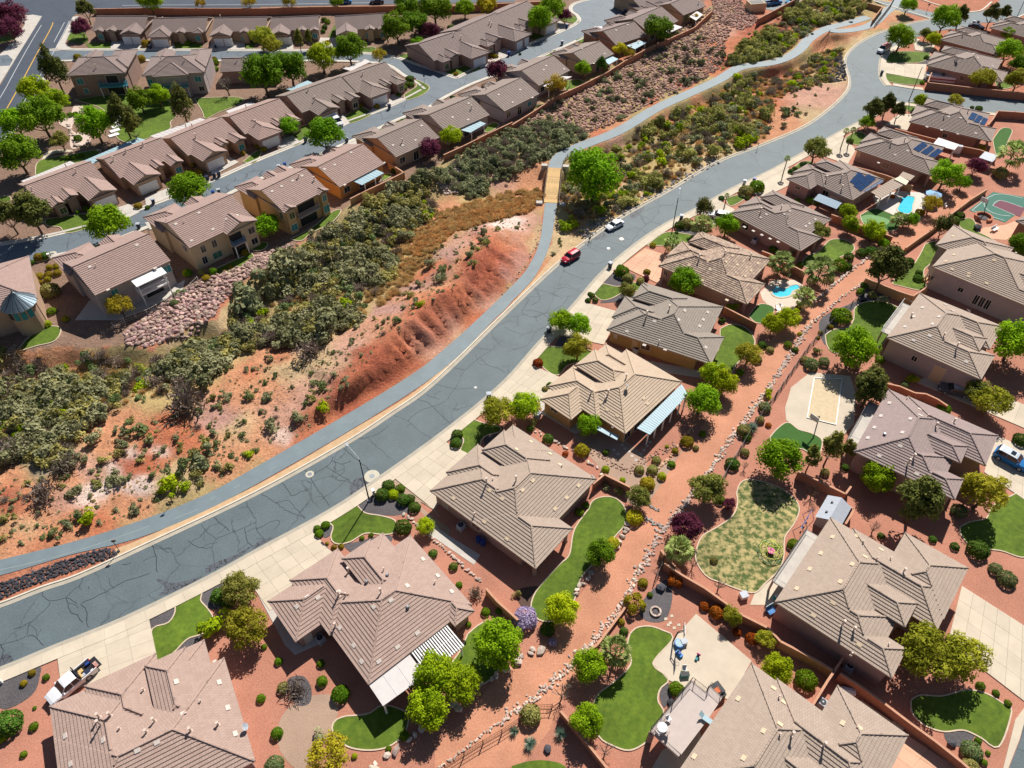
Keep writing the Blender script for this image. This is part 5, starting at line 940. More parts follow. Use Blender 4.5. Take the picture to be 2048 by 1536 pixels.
LM={'ash': leaf_mat('leaf_ash',(.11,.25,.005),(.36,.57,.015)),'green': leaf_mat('leaf_green',(.07,.16,.006),(.24,.39,.015)),'locust': leaf_mat('leaf_locust',(.18,.28,.006),(.52,.61,.015)),'lime': leaf_mat('leaf_lime',(.24,.34,.006),(.56,.64,.015)),
 'pine': leaf_mat('leaf_pine',(.045,.065,.016),(.20,.20,.04),.1),'mesq': leaf_mat('leaf_mesquite',(.10,.115,.02),(.35,.35,.07)),'palo': leaf_mat('leaf_palo',(.20,.22,.01),(.56,.54,.05)),'plum': leaf_mat('leaf_plum',(.08,.015,.035),(.26,.06,.11)),
 'yellow': leaf_mat('leaf_yellow',(.35,.30,.01),(.75,.66,.04)),'gold': leaf_mat('leaf_gold',(.19,.16,.01),(.55,.42,.03)),'redf': leaf_mat('leaf_red',(.18,.08,.01),(.65,.14,.02)),'sage': leaf_mat('leaf_sage',(.13,.14,.06),(.45,.45,.235),.1),'olive': leaf_mat('leaf_olive',(.16,.155,.04),(.52,.48,.15),.15),
 'straw': leaf_mat('leaf_straw',(.36,.25,.10),(.80,.60,.28),.15),'rust': leaf_mat('leaf_rust',(.40,.25,.085),(.78,.54,.21),.15),'twig': leaf_mat('leaf_twig',(.15,.115,.09),(.38,.31,.25),0),'clip': leaf_mat('leaf_clipped',(.045,.10,.012),(.14,.24,.03),.1),'agave': leaf_mat('leaf_agave',(.14,.24,.19),(.36,.48,.36),.1),'palm': leaf_mat('leaf_palm',(.13,.20,.03),(.48,.55,.20)),'lav': leaf_mat('leaf_lavender',(.30,.24,.42),(.55,.48,.62)),'bgreen': leaf_mat('leaf_bluegreen',(.10,.145,.05),(.30,.36,.14))}
CRN={}
def variants(key,n,fn): CRN[key]=[fn(i) for i in range(n)]
for k,leaf in (('ash','ash'),('green','green'),('locust','locust'),('lime','lime'),('plum','plum')):
    variants(k,3,lambda i: crown('crown_'+k,LM[leaf],11*i+len(k),5600,60,(1,1,.95),.31,.068))
variants('mesq',2,lambda i: crown('crown_mesquite',LM['mesq'],70+i,4600,50,(1,1,.8),.30,.05,2)); variants('palo',3,lambda i: crown('crown_palo',LM['palo'],80+i,4000,46,(1,1,.8),.30,.045,2.4))
variants('yellow',1,lambda i: crown('crown_yellow',LM['yellow'],90,3000,44,(1,1,.95),.3,.08)); variants('gold',2,lambda i: crown('crown_gold',LM['gold'],95+i,2400,40,(1,1,.95),.3,.07))
variants('pine',3,lambda i: crown('crown_pine',LM['pine'],100+i,4600,80,(1.1,1.1,1.6),.29,.05,2.4,.74,.5)); variants('pinew',2,lambda i: crown('crown_wide_pine',LM['pine'],110+i,4600,70,(1,1,1.15),.30,.06,2.2,.70,.25))
variants('spine',2,lambda i: crown('crown_thin_pine',LM['mesq'],120+i,2400,50,(.8,.8,1.5),.24,.06,2.4,.72,.4)); variants('cyp',1,lambda i: crown('crown_cypress',LM['clip'],130,3800,60,(.9,.9,1.35),.34,.06,1.4,.62,.5))
variants('jun',1,lambda i: crown('crown_juniper',LM['pine'],135,3600,50,(.95,.95,1.2),.36,.06,1.4,.62))
def ball(name,m,seed,n=1500,size=.13,sq=0,z=.85):
    rs=np.random.RandomState(seed); q=rs.normal(0,1,(n,3)); q[:,2]=np.abs(q[:,2])-.25; q /= np.linalg.norm(q,axis=1)[:,None]
    C=q.copy()
    if sq: C=np.sign(C)*np.abs(C) ** .45*.8
    b=1+.06*np.sin(C[:,0]*5+seed)*np.cos(C[:,1]*4)+.05*np.sin(C[:,2]*7+C[:,0]*3)
    C=C*(b*rs.uniform(.88,1.03,n))[:,None]*np.array([1,1,z]); return leaf_mesh(name,m,C,q,size,rs.rand(n)*.7+.15*b,.4,1,rs)[0]
for k in ('clip','gold','redf','yellow','bgreen','green','lime','lav','olive','ash'): CRN['b_'+k]=[ball('shrub_'+k,LM[k],5+i,z=.85 if i==0 else .7) for i in range(2)]
for k in ('gold','redf'): CRN['q_'+k]=[ball('hedge_'+k,LM[k],9,2200,.11,1,.8)]
def tuft(name,m,seed,n=420,spread=.75,size=.09,asp=4.0,flat=.7):
    """an open shrub of stems fanning out of its foot"""
    rs=np.random.RandomState(seed); q=rs.normal(0,1,(n,3)); q[:,2]=np.abs(q[:,2])*1.1+.1; q /= np.linalg.norm(q,axis=1)[:,None]; k=7; cl=rs.normal(0,1,(k,3)); cl[:,2]=abs(cl[:,2]); cl /= np.linalg.norm(cl,axis=1)[:,None]
    q=q*.6+cl[rs.randint(0,k,n)]*.6; r=rs.uniform(.35,1,n)[:,None]; C=q*r*np.array([spread*1.2,spread*1.2,flat]); C[:,2]=np.maximum(C[:,2],.03)
    side=np.cross(q,rs.normal(0,1,(n,3))); return leaf_mesh(name,m,C,side,size,rs.rand(n),.25,asp,rs)
def bush(name,m,seed,n=520):
    rs=np.random.RandomState(seed); k=8; cc=rs.normal(0,.45,(k,3)); cc[:,2]=np.abs(cc[:,2])*.7+.15; cr=rs.uniform(.3,.55,k); i=rs.randint(0,k,n); q=rs.normal(0,1,(n,3)); q[:,2]=np.abs(q[:,2])-.1; q /= np.linalg.norm(q,axis=1)[:,None]
    C=cc[i]+q*(cr[i]*rs.uniform(.75,1.05,n))[:,None]; C[:,2]=np.maximum(C[:,2],.02); tone=rs.uniform(0,.6,k); return leaf_mesh(name,m,C,q+np.array([0,0,.3]),.15,tone[i]+rs.rand(n)*.4,.5,1.3,rs)
TUFT={}
for k,leaf,asp,sz in (('sage','sage',1.6,.17),('olive','olive',1.8,.16),('straw','straw',5,.07),('rust','rust',5,.07),('twig','twig',6,.05),('dgreen','bgreen',1.5,.16),('ygreen','locust',1.8,.14)):
    TUFT[k]=[bush('shrub_'+k,LM[leaf],20+i) if k in ('sage','olive','dgreen','ygreen') else tuft('shrub_'+k,LM[leaf],20+i,330,.8,sz,asp) for i in range(3)]
    CRN['t_'+k]=[t[0] for t in TUFT[k]]
def branches(seed,depth=4,m=None,name='bare_branches',r0=.035,spread=.55):
    rs=random.Random(seed); b=MB()
    def rec(p,d,L,r,k):
        q=p+d*L; b.tube([p,p+d*L*.5+Vector((rs.uniform(-1,1),rs.uniform(-1,1),0))*L*.06,q],r,3,0,r*.55,False)
        if k==0: return
        for _ in range(3 if k>1 else 4):
            nd=(d+Vector((rs.uniform(-1,1),rs.uniform(-1,1),rs.uniform(-.35,.7)))*spread*1.25).normalized(); rec(q,nd,L*rs.uniform(.62,.85),r*.6,k-1)
    for i in range(4):
        a=i*1.6+rs.uniform(0,1); rec(Vector((0,0,0)),Vector((math.cos(a)*.6,math.sin(a)*.6,.9)).normalized(),.36,r0,depth)
    return b.mesh(name,m or M_barkp)
CRN['bare']=[branches(i,4) for i in range(3)]; CRN['bared']=[branches(7+i,4,M_bark) for i in range(2)]
def palm_mesh(seed,segs=9,n=26,m=None,dead=True):
    rs=random.Random(seed); b=MB()
    for i in range(n):
        a=i*2.4+rs.uniform(-.2,.2); el=R(80-118*(i/n)) ; d=Vector((math.cos(a)*math.cos(el),math.sin(a)*math.cos(el),math.sin(el))); L=.5; p1=d*L; b.tube([(0,0,0),tuple(p1)],.014,3,0,None,False)
        s=d.cross(Vector((0,0,1))).normalized(); up=s.cross(d).normalized(); mi=1 if (dead and i>n*.86) else 0
        for k in range(segs):
            t=(k/(segs-1)-.5)*2.5; dd=(d*math.cos(t)+s*math.sin(t)).normalized(); tip=p1+dd*(.55-.12*abs(t))+Vector((0,0,-.11)); mid=p1+dd*.3+up*.02; wv=(dd.cross(up)).normalized()*.062
            b.face([tuple(p1),tuple(mid+wv),tuple(tip),tuple(mid-wv)],mi)
    me=b.mesh('palm_fronds',[m or LM['palm'],LM['straw']]); ca=me.color_attributes.new('lv','FLOAT_COLOR','POINT'); rr=np.repeat(np.random.rand(len(me.vertices) // 4+1),4)[:len(me.vertices)]; ca.data.foreach_set('color',np.stack([rr,rr,rr,rr*0+1],1).astype(np.float32).ravel()); return me
CRN['palm']=[palm_mesh(1),palm_mesh(2)]
def spikes(seed,n=170):
    rs=random.Random(seed); b=MB()
    for i in range(n):
        z=rs.uniform(-.15,1); a=rs.uniform(0,6.28); q=math.sqrt(max(0,1-z*z)); d=Vector((math.cos(a)*q,math.sin(a)*q,z)); s=d.orthogonal().normalized()*.03; b.face([tuple(s),tuple(d*.6+s),tuple(d*rs.uniform(.85,1.05)),tuple(d*.6-s),tuple(-s)])
    me=b.mesh('yucca_leaves',LM['agave']); ca=me.color_attributes.new('lv','FLOAT_COLOR','POINT'); rr=np.repeat(np.random.rand(n),5)[:len(me.vertices)]; ca.data.foreach_set('color',np.stack([rr,rr,rr,rr*0+1],1).astype(np.float32).ravel()); return me
CRN['yucca']=[spikes(1),spikes(2)]
def trunk_mesh(seed,h,r,limbs=5,m=None,spread=.5,top=1.5):
    rs=random.Random(seed); b=MB(); f=Vector((rs.uniform(-.05,.05),rs.uniform(-.05,.05),h)); b.tube([(0,0,-.15),(f.x*.4,f.y*.6,h*.5),f],r,8,0,r*.7)
    for i in range(limbs):
        a=i*6.28/limbs+rs.uniform(-.4,.4); e=f+Vector((math.cos(a)*spread,math.sin(a)*spread,rs.uniform(.45,.9)*(top-h))); mdl=(f+e)/2+Vector((0,0,-.05)); b.tube([tuple(f*.97),tuple(mdl),tuple(e)],r*.5,5,0,r*.2)
    return b.mesh('trunk',m or M_bark)
TR={k: [trunk_mesh(i,*a) for i in range(2)] for k,a in {'std': (.55,.07),'low': (.3,.06),'tall': (1.0,.065),'palm': (1.0,.09,0),'thin': (.8,.04)}.items()}
KIND={
 'ash': ('ash','std',.98,'bright green leafy tree','tree'),'green': ('green','std',.98,'dark green leafy tree','tree'),'locust': ('locust','std',.96,'yellow green leafy tree','tree'),'lime': ('lime','std',1.02,'lime green tree','tree'),'plum': ('plum','low',.95,'dark purple plum tree','tree'),
 'mesq': ('mesq','std',1.0,'feathery olive tree','tree'),'palo': ('palo','std',1.0,'airy yellowish palo verde tree','tree'),'yellow': ('yellow','std',1.2,'bright yellow leaved tree','tree'),'gold': ('gold','std',1.15,'golden green tree','tree'),
 'pine': ('pine','tall',1.7,'tall dark pine','pine tree'),'pinew': ('pinew','std',1.45,'broad dark pine','pine tree'),'spine': ('spine','tall',1.9,'slender olive pine','pine tree'),'cyp': ('cyp','low',1.25,'dense dark cypress','tree'),'jun': ('jun','low',1.15,'dense dark juniper','tree'),
 'bare': ('bare',None,0,'leafless pale grey tree','tree'),'bared': ('bared',None,0,'leafless dark tree','tree'),'palm': ('palm','palm',1.1,'bushy fan palm','palm tree'),'tpalm': ('palm','palm',5.2,'tall skinny fan palm','palm tree')}
ITEMS=[]
def tree(kind,u,v,r,hz=None):
    ck,tk,hr,desc,cat=KIND[kind]; hr=hz or hr; x,y=P(u,v,3); rm=r/PPM(u,v,3); zc=hr*rm
    for _ in range(3): x,y=P(u,v,zc if tk or kind.startswith('bare') is False else rm*.6); rm=r/PPM(u,v,zc); zc=hr*rm
    if kind in ('bare','bared'): x,y=P(u,v,rm*.75)
    z=-.02
    if float(inside(WASH,np.array([u]),np.array([v]))[0]): z=float(HT(np.array([x]),np.array([y]))[0])
    e=empty('tree' if 'pine' not in kind and 'palm' not in kind else ('pine_tree' if 'pine' in kind else 'palm_tree'),(x,y,z)); a=random.uniform(0,6.28)
    if kind in ('bare','bared'):
        link('branches',random.choice(CRN[ck]),e,(0,0,rm*.35),a,(rm*.62,rm*.62,rm*.62)); link('trunk',TR['low'][0],e,(0,0,0),a,rm*.8)
    else:
        link('crown' if 'palm' not in kind else 'fronds',random.choice(CRN[ck]),e,(0,0,zc),a,(rm,rm*random.uniform(.93,1.07),rm*random.uniform(.92,1.08)))
        hgt=zc-rm*.35
        th={'std': .55,'low': .3,'tall': 1.0,'palm': 1.0,'thin': .8}[tk]
        if tk=='palm': link('trunk',TR[tk][0],e,None,None,(1.9 if kind=='palm' else 1.5,)*2+(zc,))
        else: link('trunk',random.choice(TR[tk]),e,None,a,(rm,rm,max(.4,zc/(1.45 if tk != 'tall' else 2.0))))
    ITEMS.append([e,desc,cat,x,y,u,v,'trees']); return e
SH={'clip': ('b_clip','round clipped dark green shrub'),'green': ('b_green','round green shrub'),'gold': ('b_gold','rounded golden shrub'),'redf': ('b_redf','red orange rounded shrub'),'yellow': ('b_yellow','bright yellow shrub'),'bgreen': ('b_bgreen','blue green shrub'),'lime': ('b_lime','lime green shrub'),'lav': ('b_lav','lavender flowering shrub'),'olive': ('b_olive','grey olive shrub'),'ash': ('b_ash','loose bright green shrub'),
 'qgold': ('q_gold','squared golden hedge'),'qred': ('q_redf','squared red orange hedge'),'yucca': ('yucca','spiky blue green yucca'),'tsage': ('t_sage','open grey shrub'),'ttwig': ('t_twig','brown twiggy shrub'),'tstraw': ('t_straw','straw coloured grass clump'),'tygreen': ('t_ygreen','spreading yellow green shrub'),'tdgreen': ('t_dgreen','spreading green shrub'),'tolive': ('t_olive','spreading olive shrub'),'plum': ('plum','small purple leaved shrub')}
def shrub(kind,u,v,r,zs=1):
    ck,desc=SH[kind]; rm=r/PPM(u,v,0)
    wsh=bool(inside(WASH,np.array([float(u)]),np.array([float(v)]))[0])
    x,y=P(u,v,rm*.45); z=float(HT(np.array([x]),np.array([y]))[0]) if wsh else 0.0
    if wsh: x,y,z=PG(u,v,rm*.4)
    t=ck.startswith('t_')
    o=link('shrub' if kind != 'yucca' else 'yucca',random.choice(CRN[ck]),None,(x,y,z+(0 if t else rm*(.42 if kind != 'yucca' else .3))),random.uniform(0,6.28),(rm*(1.15 if t else 1),rm*(1.15 if t else 1),rm*zs*(1.3 if t else 1)))
    ITEMS.append([o,desc,'shrub' if kind != 'yucca' else 'yucca',x,y,u,v,'shrubs']); return o
TREES='''mesq 478 1180 38;palo 490 1255 42;ash 994 1288 52;locust 868 1348 44;locust 855 1415 42;locust 922 1368 40;lime 1124 1220 33;ash 1177 1330 34;ash 1175 1440 34;palm 1232 1302 34;bare 1125 1385 38;bare 1212 1500 34;lime 1556 1340 33;palo 1464 1230 22;palo 1532 1278 20;gold 654 1512 44;lime 851 1052 18;palo 997 822 34;locust 1049 812 31;ash 1179 850 25;ash 1404 800 36;lime 1449 765 28;mesq 1279 993 25;green 1201 1108 28;mesq 1416 978 38;plum 1371 1052 31;plum 1459 1008 13;palm 1359 1098 29;ash 1563 918 44;pinew 1740 778 34;spine 1626 912 24;spine 1666 893 30;spine 1697 900 22;ash 1753 955 33;pinew 1843 1000 50;bared 1628 980 28;bare 1751 1052 26;palo 1968 988 46;palo 1861 1306 60;palo 1930 1318 50;palo 1985 800 36;mesq 1955 782 28;bared 1320 1122 18;bare 1388 1125 26;bare 1440 1168 30;bare 1491 930 16;pinew 1776 530 38;locust 1748 462 21;locust 1701 449 17;locust 1696 424 17;jun 1888 450 21;palm 1641 541 28;palm 1563 524 24;palm 1608 594 21;palm 1797 438 14;palm 1811 440 12;ash 1823 440 14;gold 1863 406 18;ash 1708 697 44;ash 2030 685 46;pinew 1747 762 32;locust 1578 636 22;lime 1546 648 22;green 2044 490 22;ash 1122 640 24;ash 1156 650 26;palo 1156 695 28;ash 1369 562 27;ash 1454 449 22;jun 1409 416 19;palm 1346 487 18;palm 1405 450 21;mesq 1254 580 18;palo 1499 707 27;locust 1430 752 30;ash 1188 345 52;ash 1079 40 25;ash 1106 14 24;plum 1129 32 13;green 1316 57 27;yellow 1240 98 13;gold 1258 106 12;cyp 1203 130 15;ash 1166 138 16;gold 1112 172 22;palm 1369 33 10;gold 1391 36 10;green 527 150 38;green 579 135 32;locust 644 115 28;green 699 100 28;green 794 55 28;green 827 46 26;green 869 16 30;ash 929 16 17;yellow 974 10 21;ash 837 92 15;gold 757 110 14;green 812 14 24;plum 857 62 18;spine 597 78 13;spine 617 74 11;palo 544 90 20;palo 522 75 22;bare 774 62 24;plum 994 142 20;ash 647 270 35;ash 577 252 18;locust 902 272 21;plum 859 297 20;gold 579 4 15;ash 672 4 13;pine 105 135 27;pine 243 228 26;spine 262 250 22;pine 362 207 23;green 280 200 24;ash 317 190 21;ash 190 250 33;green 82 235 38;locust 70 182 30;locust 110 200 22;ash 30 245 28;green 35 308 38;mesq 120 280 19;ash 375 382 36;ash 212 449 38;pinew 58 420 34;pinew 15 430 26;gold 239 611 24;ash 532 451 24;plum 22 30 26;plum 20 58 22;plum 160 55 18;pinew 170 18 17;bare 452 165 28;gold 400 8 11;ash 300 2 22;gold 497 4 14;ash 1816 10 16;ash 1803 74 25;ash 1890 38 25;pinew 1923 30 15;pinew 1985 28 16;pinew 2010 27 13;mesq 1853 66 13;lime 1868 78 13;lime 1898 86 8;palo 1966 155 22;ash 2016 102 24;ash 2016 68 13;palo 2036 160 22;palo 1911 200 14;locust 1841 203 14;pinew 1748 220 19;pinew 1776 208 17;pinew 1798 222 15;ash 1733 245 15;mesq 1633 298 26;tpalm 1693 262 6;tpalm 1707 260 6;tpalm 1575 317 6;tpalm 1454 391 5;bared 1758 252 14;ash 1891 350 29;ash 1926 365 14;plum 1953 332 18;palm 2026 308 27;green 2040 130 18;bared 1593 509 16;mesq 1641 462 20;bared 120 900 26;bared 50 880 28;bared 1180 470 14;gold 1965 296 8'''
for t in TREES.split(';'):
    k,u,v,r=t.split(); u,v,r=float(u),float(v),float(r)
    r*=1.2 if v<640 else 1.1
    tree(k,u,v,r)
SHRUBS='''green 1405 868 7;olive 1392 896 6;gold 1350 902 7;clip 1212 905 7;olive 1490 905 9;green 1440 1000 10;olive 1428 1120 8;clip 1300 1190 6;gold 1548 905 6;clip 1690 935 8;olive 1650 945 9;bgreen 1530 815 12;olive 1520 840 9;tygreen 1538 790 10;green 1576 690 8;clip 1590 700 7;olive 1610 720 9;tolive 1634 702 8;gold 1600 668 5;olive 1710 730 10;green 1760 720 9;olive 1690 715 8;bgreen 1810 770 8;clip 1730 570 8;olive 1745 590 9;tsage 1765 598 9;tsage 1215 975 8;tolive 1240 985 8;green 1100 770 7;olive 1090 778 6;clip 1060 858 7;tolive 1068 848 9;tsage 1000 1075 9;clip 940 1040 8;tolive 1034 1190 8;green 1130 1195 6;olive 1146 1210 6;clip 1418 700 5;clip 1525 690 9;olive 1515 720 9;green 1480 745 8;olive 1540 700 8;tsage 1572 545 8;clip 1600 530 7;green 1622 560 8;olive 1660 560 8;gold 1598 615 7;clip 438 1192 17;clip 455 1205 13;clip 458 1180 14;tygreen 428 1250 27;lav 1050 1236 24;lav 1105 1285 9;clip 1095 1258 15;olive 1061 1430 21;yucca 1028 1462 13;yucca 1060 1487 17;yucca 1121 1466 16;qgold 1269 1207 22;qred 1351 1160 17;gold 1286 1166 10;gold 1243 1244 7;clip 1248 1263 9;redf 1409 1212 10;redf 1434 1224 15;redf 1474 1264 9;redf 1504 1277 13;green 1353 1378 15;green 1612 1360 21;green 92 1355 7;green 69 1416 4;green 67 1453 9;green 47 1509 7;clip 16 1448 27;lime 2 1472 14;gold 64 1346 7;gold 47 1367 7;green 681 1388 18;green 528 1294 6;green 557 1323 8;green 641 1327 8;green 644 1363 11;green 522 1397 9;green 554 1467 12;green 937 1249 6;green 971 1224 9;green 998 1222 7;green 918 1170 7;ttwig 590 1380 26;olive 566 1376 12;ttwig 949 1187 18;tsage 636 1478 16;bgreen 549 1531 19;green 777 1498 6;green 809 1472 10;lime 709 1512 6;clip 777 972 13;clip 764 990 14;lime 786 989 11;green 800 978 10;clip 807 1000 13;clip 819 998 11;clip 829 1015 12;clip 806 1054 17;clip 866 1107 9;clip 907 1133 9;green 651 1050 9;green 634 1057 7;green 638 1067 9;gold 654 1087 4;gold 668 1095 6;gold 682 1093 6;green 714 1104 6;green 724 1076 5;green 742 1070 5;clip 912 886 12;clip 914 869 11;gold 1164 901 15;clip 1096 878 11;redf 1131 907 6;olive 1313 920 9;olive 1279 940 10;olive 1305 940 11;green 1343 929 8;lime 1324 953 9;yellow 1295 968 15;lime 1211 939 8;lime 1245 960 6;gold 1374 883 13;lime 1334 893 4;yellow 1269 1035 17;yellow 1226 1087 13;green 1159 1024 9;green 1172 1010 7;clip 1465 928 14;clip 1494 875 9;yucca 1504 855 16;olive 1488 862 14;redf 1537 850 6;green 1588 1090 13;green 1626 1082 8;clip 1762 1072 7;clip 1866 1079 8;clip 1910 1093 9;clip 1956 1100 20;bgreen 1918 1022 15;green 1888 818 13;clip 2042 880 15;bgreen 1991 1138 13;bgreen 2014 1158 18;green 1961 1372 9;green 1992 1386 7;green 2016 1406 7;bgreen 1943 1502 20;green 1956 1482 7;green 1976 1506 5;green 1968 1525 7;olive 1941 1534 17;clip 1911 441 9;clip 1921 431 9;green 1678 531 16;clip 1698 514 10;clip 1722 506 10;clip 1741 504 12;ash 1768 486 11;clip 1696 534 9;green 1547 499 9;clip 1818 524 10;clip 1836 556 9;clip 1838 546 7;clip 1846 581 6;green 1683 632 20;gold 1661 654 6;gold 1641 665 5;gold 1636 675 4;green 1721 584 8;bgreen 1623 729 14;bgreen 1648 724 11;tygreen 1821 757 10;green 1244 544 14;olive 1256 557 11;clip 1241 536 8;gold 1294 544 7;plum 1292 557 8;olive 1281 562 8;clip 1184 591 6;clip 1176 601 6;clip 1191 600 6;clip 1444 641 7;tygreen 1464 616 11;redf 1076 726 10;clip 1359 451 10;olive 1374 447 13;gold 1306 490 6;clip 1353 466 4;olive 1492 382 14;green 1514 374 15;clip 1583 343 7;clip 1590 338 6;clip 1700 282 7;green 1595 402 6;green 1620 401 8;green 1634 405 6;bgreen 1672 410 12;clip 1495 396 5;clip 1443 396 6;green 1782 203 6;clip 1958 217 7;clip 1944 215 4;olive 2001 347 14;redf 1785 393 5;gold 1840 425 9;redf 1845 423 5;clip 902 57 8;gold 78 515 10;clip 90 512 10;clip 64 525 6;gold 99 535 7;gold 97 549 8;gold 79 552 8;gold 95 559 7;gold 80 565 6;gold 115 546 8;gold 113 534 5;gold 112 530 5;olive 100 582 18;green 103 622 9;yellow 131 638 7;lime 95 648 8;lime 374 546 9;green 376 546 9;olive 403 545 7;green 426 543 8;gold 412 556 8;gold 490 505 8;gold 460 534 5;gold 448 541 4;green 350 588 5;green 357 583 5;green 368 582 5;bgreen 348 606 8;clip 271 510 6;gold 286 468 5;gold 276 412 8;green 295 415 5;green 145 419 5;green 156 425 5;green 172 417 6;clip 96 428 7;gold 385 330 6;gold 397 345 8;gold 382 342 5;gold 486 307 5;clip 478 300 5;gold 292 88 9;green 376 86 6;gold 282 118 9;green 430 125 8;green 430 138 7;gold 428 118 6;green 151 227 5;green 141 230 6;green 156 277 8;green 136 316 5;green 147 316 5;green 155 313 5;green 163 311 5;clip 125 317 5;gold 516 293 7;gold 527 298 7;clip 583 228 9;gold 590 240 6;clip 702 205 5;gold 718 200 6;redf 746 207 6;gold 754 213 6;gold 722 211 5;clip 797 190 5;clip 820 158 9;clip 815 168 6;clip 823 170 6;clip 808 176 7;gold 881 125 7;green 900 128 5;green 908 128 5;green 918 122 5;gold 912 148 5;clip 972 96 7;gold 976 108 6;gold 985 110 5;gold 992 113 5;clip 1036 62 5;gold 1036 73 5;clip 1049 68 4;redf 1233 45 4;gold 1174 75 5;clip 805 243 6;gold 800 245 6;green 780 253 7;gold 850 228 5;clip 905 195 5;clip 787 342 6;green 655 44 6;clip 648 40 6;clip 649 55 6;clip 646 63 5;gold 655 85 6;green 1110 104 4;clip 1040 108 3;gold 155 115 8;clip 1180 588 5;gold 1868 155 7;green 1845 165 5;clip 1853 115 5'''
for t in SHRUBS.split(';'):
    k,u,v,r=t.split(); shrub(k,float(u),float(v),float(r))
# ------------------------------------------------------------ wild vegetation of the wash
rs=np.random.RandomState(5)
def scatter(poly,n,gap=0,inv=False,tries=30):
    us=[p[0] for p in poly]; vs=[p[1] for p in poly]; out=[]
    U=rs.uniform(min(us),max(us),n*tries); V=rs.uniform(min(vs),max(vs),n*tries); dens=PPM(1024,V.mean())/(FPX/np.maximum(1,20))*0+1
    acc=rs.rand(len(U))<np.clip((250.0/np.maximum(60,V)) ** 1.1*.5,0,1); U,V=U[acc],V[acc]
    k=inside(poly,U,V) & inside(WASH,U,V); U,V=U[k],V[k]
    W_=[P(a,b) for a,b in zip(U[:n*3],V[:n*3])]
    wx=np.array([p[0] for p in W_]); wy=np.array([p[1] for p in W_]); nr=np.full(len(wx),1e9)
    for kk,c in enumerate(ROADC): nr=np.minimum(nr,seg_dist(c,wx,wy)-(2.2 if kk==0 else 2.0))
    d2,_t,sd2=seg_dist(CREST,wx,wy,True); dd=(sd2>0) & (d2<8.5) & (_t>.03) & (_t<.93)
    for i in range(len(wx)):
        if gap and (vnoise(wx[i],wy[i],9,3)<gap) != inv: continue
        if dd[i]: continue
        if nr[i]>.5 and len(out)<n: out.append((wx[i],wy[i],U[i],V[i]))
    return out
def brush(name,key,pts,smin,smax,desc,zs=1.0):
    """one joined mass of uncountable brush"""
    tv=TUFT[key]; Vs=[]; Cs=[]; x=np.array([p[0] for p in pts]); y=np.array([p[1] for p in pts]); z=HT(x,y)
    for i in range(len(pts)):
        _,V,c=tv[rs.randint(len(tv))]; s=rs.uniform(smin,smax); a=rs.uniform(0,6.28); ca,sa=math.cos(a),math.sin(a); Q=V*np.array([s,s,s*zs*rs.uniform(.8,1.3)])
        Vs.append(np.stack([Q[:,0]*ca-Q[:,1]*sa+x[i],Q[:,0]*sa+Q[:,1]*ca+y[i],Q[:,2]+z[i]-.05],1)); Cs.append(np.clip(c*.6+rs.uniform(-.15,.45),0,1))
    V=np.concatenate(Vs); c=np.concatenate(Cs); n=len(V) // 4; me=bpy.data.meshes.new(name); me.vertices.add(len(V)); me.vertices.foreach_set('co',V.astype(np.float32).ravel()); me.loops.add(4*n); me.loops.foreach_set('vertex_index',np.arange(4*n,dtype=np.int32)); me.polygons.add(n); me.polygons.foreach_set('loop_start',np.arange(0,4*n,4,dtype=np.int32)); me.update(calc_edges=True)
    at=me.color_attributes.new('lv','FLOAT_COLOR','POINT'); at.data.foreach_set('color',np.stack([c,c,c,c*0+1],1).astype(np.float32).ravel()); me.materials.append(tv[0][0].materials[0]); o=link(name,me); tag(o,desc,'brush',None,'stuff'); return o
Z1=[(-60,705),(180,702),(300,715),(430,650),(540,560),(640,470),(760,395),(850,348),(880,400),(800,480),(775,560),(720,650),(640,690),(520,690),(430,730),(400,790),(280,800),(150,860),(140,930),(60,930),(-60,960)]
Z1b=[(-60,705),(180,702),(300,715),(280,770),(180,830),(60,900),(-60,940)]
Z2=[(760,620),(740,560),(800,480),(880,410),(1000,365),(1080,360),(1090,400),(1000,440),(900,480),(830,560),(790,610)]
Z4=[(1120,400),(1135,325),(1237,278),(1312,235),(1400,192),(1490,142),(1560,140),(1600,120),(1660,80),(1700,100),(1670,160),(1540,190),(1530,280),(1430,320),(1340,375),(1200,440),(1140,450)]
Z7=[(1040,285),(1110,262),(1240,238),(1370,176),(1450,130),(1450,90),(1345,62),(1290,104),(1180,165),(1100,200),(1015,268)]
Z5=[(870,345),(950,300),(1020,270),(1100,240),(1180,270),(1100,315),(1040,330),(940,380)]
Z6=[(1430,150),(1470,110),(1500,80),(1560,45),(1610,0),(1740,0),(1720,35),(1640,50),(1600,85),(1560,120),(1490,128)]
brush('wash_brush','sage',scatter(Z1,520,.44),.7,2.2,'dense grey green brush filling the wash'); brush('wash_brush','olive',scatter(Z1,330,.40),.6,1.9,'olive brush mixed through the wash'); brush('wash_brush','twig',scatter(Z1,330),.9,1.9,'leafless twiggy brush in the wash',1.2)
brush('wash_brush','dgreen',scatter(Z1,110),.7,1.4,'greener bushes among the grey brush'); brush('wash_grass','straw',scatter(Z2,700)+scatter(Z1,420,.5,True)+scatter(Z1b,160)+scatter(Z4,620)+scatter(Z6,200),.5,1.0,'tall straw coloured grass and reeds along the wash bed'); brush('wash_grass','rust',scatter([(820,470),(1000,400),(1090,370),(1090,410),(930,460),(830,520)],330)+scatter([(1500,190),(1560,150),(1580,170),(1520,260)],90)+scatter(Z4,120)+scatter(Z2,120),.6,1.1,'rust coloured reeds beside the footbridge')
